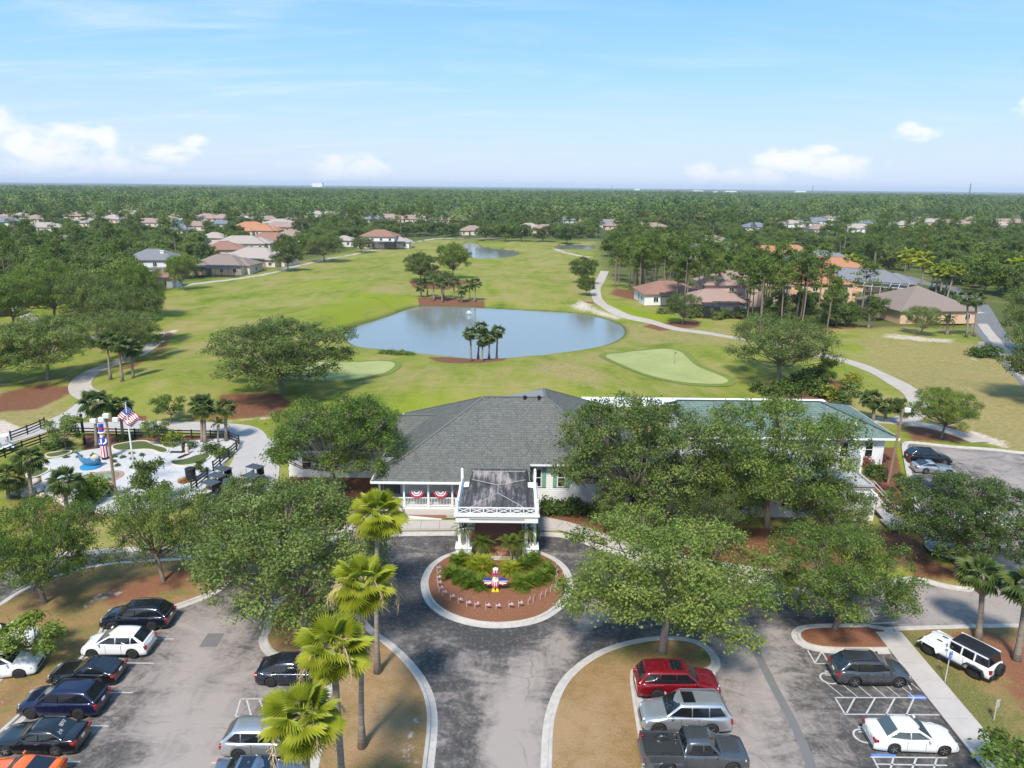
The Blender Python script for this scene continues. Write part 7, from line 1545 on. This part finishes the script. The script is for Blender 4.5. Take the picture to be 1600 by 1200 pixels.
def scatter(zone, count, kinds, label_fn, group, gapk=.8, ease=.45, Rr=(3.4,5.6), Hr=(7,11.5), tries=60):
    zp = PP(zone); A = np.array(zone, float); n_ = 0
    for _ in range(count*tries):
        if n_ >= count: break
        px_ = rt.uniform(A[:,0].min(), A[:,0].max()); py_ = rt.uniform(A[:,1].min(), A[:,1].max()); x, y = P(px_, py_)
        if sdf(zp, np.array([x]), np.array([y]))[0] > 0: continue
        kd = rt.choice(kinds); pine = kd is PINE; R = rt.uniform(2.0,3.2) if pine else rt.uniform(*Rr); H = rt.uniform(13.5,19) if pine else rt.uniform(*Hr)*(.75+.25*R/4.5)
        if any(math.hypot(x-a, y-b_) < (R+r_)*gapk for a, b_, r_ in PLACED): continue
        if any(sdline(pl, np.array([x]), np.array([y]))[0] < 3.0+R*.35 for pl in PATHS): continue
        if sdf(FAIR, np.array([x]), np.array([y]))[0] < R*.5: continue
        if any(sdf(pd, np.array([x]), np.array([y]))[0] < 5 for pd in (POND2, POND3, POND4)): continue
        if ease is None and blocked(x, y, R*.7, H, -1): continue
        if ease is not None and blocked(x, y, R, H, ease): continue
        PLACED.append((x, y, R)); n_ += 1
        lb, lm_ = label_fn(kd, rt); put_tree(rt.choice(kd), (x, y), R, H, lb, group, leafm=lm_, cat='pine tree' if pine else 'tree', z=.1)
    return n_
def lf(where):
    def f(kd, r_):
        if kd is PINE: return 'slender bare trunked pine '+where, None
        k = r_.random()
        return ('dark green rounded tree ' if k < .45 else 'grey green spreading tree ' if k < .65 else 'mid green leafy tree ' if k < .85 else 'pale yellowish green tree ')+where, oakB if k < .45 else oakD if k < .65 else oakA if k < .85 else oakC
    return f
cnt = []
cnt.append(scatter([(948,430),(962,456),(1010,472),(1150,503),(1290,520),(1300,505),(1150,468),(1000,428)], 58, [PINE], lf('in the stand right of the fairway cart path'), 'pines right of the fairway', .36, None))
cnt.append(scatter([(1180,510),(1320,520),(1390,512),(1330,480),(1230,490)], 12, [PINE, MID, MID], lf('between the pines and the brown roofed house'), 'trees before the orange roofed houses', .6, None, (2.6,4.0),(6,9)))
cnt.append(scatter([(-80,455),(180,425),(222,450),(236,474),(238,505),(225,545),(160,552),(110,545),(60,505),(-80,500)], 34, [PINE, MID, MID, MID, MID], lf('in the wood at the left of the fairway'), 'trees in the left hand wood', .55, None, (4.2,6.5),(9,14)))
cnt.append(scatter([(-80,440),(215,438),(290,438),(420,412),(520,392),(560,382),(700,366),(700,352),(0,352),(-80,352)], 62, [MID, MID, PINE], lf('among the houses left of the fairway'), 'trees among the left hand houses', .75))
cnt.append(scatter([(660,352),(950,352),(950,374),(700,374)], 34, [MID, MID, MID, PINE], lf('beyond the head of the fairway'), 'trees beyond the fairway', .75))
cnt.append(scatter([(945,372),(1235,365),(1215,432),(1150,452),(1000,424),(946,412)], 32, [MID, MID, MID, PINE], lf('among the houses behind the pine stand'), 'trees among the houses behind the pines', .7))
cnt.append(scatter([(1330,450),(1420,428),(1560,470),(1600,472),(1780,520),(1780,354),(1230,354),(1236,385),(1320,404)], 64, [MID, MID, MID, MID, PINE], lf('in the leafy streets on the right'), 'trees in the right hand streets', .66, .35, (4.2,6.8),(8.5,13)))
# hand placed crowns that shape the middle distance
for px_, py_, x0, x1, yt, k, lb, m_ in ((1163,408,1143,1185,362,0,'round dark tree standing clear between the grey and orange roofs',oakB),(815,378,795,832,348,1,'dark tree in the row by the far pond',oakB),(790,378,772,806,345,2,'bushy tree in the row by the far pond',oakA),(850,378,834,872,350,0,'dark spreading tree in the row by the far pond',oakB),(758,376,742,776,352,3,'dark tree at the left end of the row by the far pond',oakB),(886,380,868,902,351,1,'dark tree at the right end of the row by the far pond',oakB),(1296,376,1275,1318,350,1,'dark tree before the far slate roof',oakB)):
    oak_px((px_, py_), x0, x1, yt, k, lb, m_, kinds=MID)
# ------------------------------------------------------------------ the far woods: too many to count
def far_mesh(seed, R, H, nl, leaf, m, flat=1.0):
    rng = np.random.default_rng(seed); d = unit(rng.normal(0, 1, (nl, 3))); d[:,2] = np.abs(d[:,2])*1.1-.15
    lob = unit(rng.normal(0,1,(6,3)))*[1,1,.5]; s = 1+.28*np.max(d@lob.T, axis=1)
    C = d*np.array([R,R,H*.42])*s[:,None]*rng.uniform(.72,1.0,(nl,1))+[0,0,H*.52]
    V, Q, T = leaf_cloud(rng, C, d, 5, 1.5, leaf)
    return mesh_np('crown', V, quads=Q, mats=[m], attrs=dict(tint=T))
fwA = leafmat('far_wood_leaves', (0.052,0.087,0.021), (0.108,0.158,0.037), (0.226,0.270,0.071), .2, objr=.8); fwB = leafmat('far_pine_leaves', (0.052,0.096,0.020), (0.113,0.181,0.037), (0.216,0.275,0.062), .2, objr=.7)
for m_ in (fwA, fwB):
    n = NT(m_.node_tree); rp_ = [q for q in n.n if q.type == 'VALTORGB'][0]; old = rp_.inputs[0].links[0].from_socket
    big = n.noise(n.pos(), .0035, 4, .65); mid_ = n.noise(n.pos(), .03, 2, .6)
    n.set(rp_.inputs[0], n.math('ADD', old, n.math('ADD', n.math('MULTIPLY', n.math('SUBTRACT', big, .5), 1.3), n.math('MULTIPLY', n.math('SUBTRACT', mid_, .5), .5)), clamp=True))
SRC = []
for i in range(4):
    o_ = bpy.data.objects.new('far_crown', far_mesh(201+i, (5.2,6.0,3.6,4.4)[i], (9.5,11,13,8.5)[i], 80, 1.25, fwB if i == 2 else fwA)); SRC.append(o_)
rng = np.random.default_rng(12); pts = []
Y0, Y1 = 600, 2700; N = 62000
yy = np.sqrt(rng.uniform(Y0**2, Y1**2, N)); xx = rng.uniform(-.78, .80, N)*yy
keep = np.ones(N, bool)
for hx, hy, w, hh in HOUSES:
    if hy > 520: keep &= ~((np.abs(xx-hx*yy/hy) < w*.58) & (yy < hy+10) & (yy > hy-150) & (rng.uniform(0,1,N) < .75)) & (np.hypot(xx-hx, yy-hy) > w*.7)
fld = PP([(1118,341),(1157,340),(1160,353),(1116,354)]); keep &= sdf(fld, xx, yy) > 6
clear = np.sin(xx*.006+2)*np.sin(yy*.0045)+.6*np.sin(xx*.013-yy*.009); keep &= ~((clear > 1.05) & (yy < 1400))
xx, yy = xx[keep], yy[keep]
print('scatter', cnt, 'far', len(xx))
def gn_scatter(name, xx, yy, zz, sources, smin, smax, label):
    me = bpy.data.meshes.new(name); me.vertices.add(len(xx)); me.vertices.foreach_set('co', np.column_stack([xx, yy, zz]).astype(np.float32).ravel()); me.update()
    ob = obj(name, me, kind='stuff'); ob['label'] = label
    ng = bpy.data.node_groups.new(name, 'GeometryNodeTree'); ng.interface.new_socket('Geometry', in_out='INPUT', socket_type='NodeSocketGeometry'); ng.interface.new_socket('Geometry', in_out='OUTPUT', socket_type='NodeSocketGeometry')
    G = ng.nodes; gi = G.new('NodeGroupInput'); go = G.new('NodeGroupOutput'); ip = G.new('GeometryNodeInstanceOnPoints'); jn = G.new('GeometryNodeJoinGeometry'); m2p = G.new('GeometryNodeMeshToPoints')
    for o_ in sources:
        oi = G.new('GeometryNodeObjectInfo'); oi.inputs['Object'].default_value = o_; oi.inputs['As Instance'].default_value = True; ng.links.new(oi.outputs['Geometry'], jn.inputs[0])
    rr_ = G.new('FunctionNodeRandomValue'); rr_.data_type = 'FLOAT_VECTOR'; rr_.inputs[0].default_value = (0,0,0); rr_.inputs[1].default_value = (0,0,6.28)
    rs = G.new('FunctionNodeRandomValue'); rs.data_type = 'FLOAT'; rs.inputs[2].default_value = smin; rs.inputs[3].default_value = smax; rs.inputs['Seed'].default_value = 3
    ri = G.new('FunctionNodeRandomValue'); ri.data_type = 'INT'; ri.inputs[4].default_value = 0; ri.inputs[5].default_value = len(sources)-1; ri.inputs['Seed'].default_value = 8
    ng.links.new(gi.outputs[0], m2p.inputs[0]); ng.links.new(m2p.outputs[0], ip.inputs['Points']); ng.links.new(jn.outputs[0], ip.inputs['Instance']); ip.inputs['Pick Instance'].default_value = True
    ng.links.new(ri.outputs[2], ip.inputs['Instance Index']); ng.links.new(rr_.outputs[0], ip.inputs['Rotation']); ng.links.new(rs.outputs[1], ip.inputs['Scale']); ng.links.new(ip.outputs[0], go.inputs[0])
    ob.modifiers.new('scatter', 'NODES').node_group = ng
    return ob
gn_scatter('far_woods', xx, yy, rng.uniform(-2.0,1.2,len(xx))+1.6*np.sin(xx*.021+1.5*np.sin(yy*.011))*np.sin(yy*.016)+1.4*np.sin(xx*.007-yy*.004+2), SRC, .65, 1.6, 'unbroken belt of woodland reaching towards the horizon')
# the remaining neighbourhood trees, past three hundred
NB = []
for kk, (kd, m_) in enumerate(((MID[0],None),(MID[1],oakB),(MID[2],oakD),(PINE[1],None),(MID[3],oakB),(MID[0],oakC))):
    me = kd['crown'].copy()
    if m_: me.materials[0] = m_
    bm = bmesh.new(); bm.from_mesh(me); k0 = len(bm.faces); bm.from_mesh(kd['trunk']); bm.faces.ensure_lookup_table()
    for f_ in bm.faces[k0:]: f_.material_index = 1
    bm.to_mesh(me); bm.free(); me.materials.append(barkm); NB.append(bpy.data.objects.new('street_tree', me))
zones = [PP(z_) for z_ in ([(-300,460),(215,440),(290,440),(420,414),(520,392),(560,382),(700,366),(700,346),(-300,346)], [(650,348),(950,348),(950,374),(700,374)], [(945,350),(1235,352),(1215,435),(1150,455),(1000,426),(946,412)], [(1330,450),(1420,426),(1560,470),(1600,472),(2100,560),(2100,350),(1230,350),(1236,385),(1320,404)])]
gx_, gy_ = np.meshgrid(np.arange(-620, 760, 8.5), np.arange(150, 720, 8.5)); gx_ = (gx_+rng.uniform(-3.6,3.6,gx_.shape)).ravel(); gy_ = (gy_+rng.uniform(-3.6,3.6,gy_.shape)).ravel()
kp = np.zeros(len(gx_), bool)
for z_ in zones: kp |= sdf(z_, gx_, gy_) < 0
for pl in PATHS: kp &= sdline(pl, gx_, gy_) > 6
kp &= sdf(FAIR, gx_, gy_) > 5
for pd in (POND2, POND3, POND4): kp &= sdf(pd, gx_, gy_) > 8
kp &= rng.uniform(0, 1, len(kp)) < .72
ok = []
for i in np.where(kp)[0]:
    x, y = float(gx_[i]), float(gy_[i])
    if blocked(x, y, 4.2, 8.5, .38 if y < 420 else .6): continue
    if any(abs(x-a) < 6 and abs(y-b_) < 6 and math.hypot(x-a, y-b_) < 3.0+r_*.6 for a, b_, r_ in PLACED): continue
    ok.append(i)
print('neighbourhood', len(ok))
gn_scatter('neighbourhood_trees', gx_[ok], gy_[ok], np.full(len(ok), .1), NB, .62, 1.12, 'many more garden and street trees among the houses')
# canopy to the horizon
na, nr_ = 620, 170; aa = np.linspace(-.70, .70, na); rr = 2450*(24000/2450)**np.linspace(0, 1, nr_)
Aa, Rr_ = np.meshgrid(aa, rr); Xc = Rr_*np.sin(Aa); Yc = Rr_*np.cos(Aa)
Zc = 9.5+rng.normal(0, 1.7, Xc.shape)+2.0*np.sin(Xc*.0021+Yc*.0012)+1.6*np.sin(Yc*.0034-Xc*.0009)+14*sstep(9000, 24000, Rr_)*(.5+.5*np.sin(Xc*.00045+1))*.5
Zc = np.where(Rr_ < 2460, -1, Zc)
fcm, n, b, o = newmat('far_canopy'); p = n.pos()
n.set(b.inputs['Base Color'], n.ramp(n.math('ADD', n.math('MULTIPLY', n.noise(p, .05, 3, .7), .5), n.math('MULTIPLY', n.noise(n.scale(p, (1,.4,1)), .0011, 5, .6), .5)), [(.34,(.038,.060,.020)),(.52,(.070,.096,.032)),(.64,(.11,.125,.052)),(.74,(.18,.17,.10))])); b.inputs['Roughness'].default_value = 1; b.inputs['Specular IOR Level'].default_value = 0
ii, jj = np.meshgrid(np.arange(na-1), np.arange(nr_-1)); k = (jj*na+ii).ravel()
cn = obj('far_forest', mesh_np('far_forest', np.column_stack([Xc.ravel(), Yc.ravel(), Zc.ravel()]), quads=np.column_stack([k, k+1, k+na+1, k+na]), mats=[fcm], smooth=False), kind='stuff')
fieldm = mat('pale_field', (.20,.24,.06), .95, .15, .02, spec=.1)
sheet('field', chaikin(PP([(1116,341),(1156,340),(1158,345),(1118,347)]), 1, True), .3, fieldm, 12, kind='structure'); sheet('field', PP([(-60,380),(22,377),(28,387),(-60,394)]), .25, fieldm, 12, kind='structure')
# distant landmarks
wb = mat('white_cladding', (.78,.77,.75), .8, .05, .02); mast = mat('mast_steel', (.20,.18,.17), .7, .1, .1)
def block(px_, Yd, w, hgt_, d, label, m=wb, base=6):
    X = (px_-800)/FPX*(Yd*_f[1]-(base-CAMZ)*0); X = PY(px_, 295, Yd)[0]; e = empty('distant_building', (X, Yd, 0), 0, label, 'building', 'distant buildings'); MB().box((0,0,hgt_/2),(w,d,hgt_)).obj('wall', m, e); MB().box((0,0,hgt_+.6),(w*1.02,d*1.02,1.2)).obj('roof', con, e)
block(497, 7600, 102, 48, 60, 'white slab of a building on the horizon left of centre'); block(1141, 4300, 60, 19, 40, 'larger white building near the horizon right of centre'); block(1117, 4100, 24, 16, 30, 'small white building left of the larger white one near the horizon'); block(1090, 5200, 70, 18, 40, 'long low white building on the horizon right of centre'); block(995, 7000, 45, 22, 50, 'tiny white building on the horizon above the pines'); block(1250, 6200, 80, 21, 50, 'long white building on the horizon at the right')
def tower(px_, Yd, top, w, label, name='radio_mast'):
    X = PY(px_, 295, Yd)[0]; Hh = rise((X, Yd), top) if rise((X, Yd), top) < 59 else 59
    lo, hi = 0, 400
    for _ in range(50):
        m_ = (lo+hi)/2; lo, hi = (m_, hi) if Qy(X, Yd, m_)[1] > top else (lo, m_)
    Hh = lo; e = empty(name, (X, Yd, 0), 0, label, 'mast', 'masts on the horizon'); q = MB()
    for a in range(3): q.tube([(w*math.cos(a*2.09),w*math.sin(a*2.09),0),(w*.35*math.cos(a*2.09),w*.35*math.sin(a*2.09),Hh)], w*.22, 4)
    for i in range(12):
        z0, z1 = Hh*i/12, Hh*(i+1)/12; k0, k1 = w*(1-.65*i/12), w*(1-.65*(i+1)/12)
        for a in range(3): q.beam((k0*math.cos(a*2.09),k0*math.sin(a*2.09),z0),(k1*math.cos(a*2.09+2.09),k1*math.sin(a*2.09+2.09),z1),w*.16)
    q.obj('lattice', mast, e); MB().box((0,0,Hh-1),(w*1.6,w*1.6,2)).obj('head', mast, e)
tower(1516, 3000, 287, 3.0, 'tall lattice mast on the horizon at the right'); tower(1270, 3600, 290, 2.4, 'lattice mast on the horizon above the right hand houses'); tower(956, 3600, 290, 1.8, 'thin mast on the horizon near the centre')
for px_, py_, tp, lb in ((1535,332,311,'pale utility pole in the far woods at the right'),(1449,330,313,'pale utility pole in the far woods left of the other'),(1083,340,327,'utility pole beyond the pines')):
    x, y = P(px_, py_); e = empty('utility_pole', (x, y, 0), 0, lb, 'pole', 'utility poles'); Hh = min(rise((x, y), tp), 40); MB().tube([(0,0,0),(0,0,Hh)], [.5,.4], 6).obj('pole', con2, e); MB().box((0,0,Hh-1.5),(4.5,.3,.3)).obj('crossarm', con2, e)
# ------------------------------------------------------------------ air
HAZE = True
if HAZE:
    hm = bpy.data.materials.new('haze_air'); hm.use_nodes = True; n = NT(hm.node_tree); n.n.clear(); o = n.add('ShaderNodeOutputMaterial'); v = n.add('ShaderNodeVolumePrincipled')
    v.inputs['Color'].default_value = (.80,.88,1.0,1); v.inputs['Density'].default_value = .00008; v.inputs['Anisotropy'].default_value = .0; n.set(o.inputs['Volume'], v.outputs[0])
    obj('haze', MB().box((0, 13500, 50),(52000,34000,110)).mesh('haze', hm), kind='stuff')

print('TRIS', sum(sum(len(p.vertices)-2 for p in m.polygons) if len(m.polygons) < 3000 else (len(m.loops)-2*len(m.polygons)) for m in {o.data for o in S.objects if o.type == 'MESH'}))
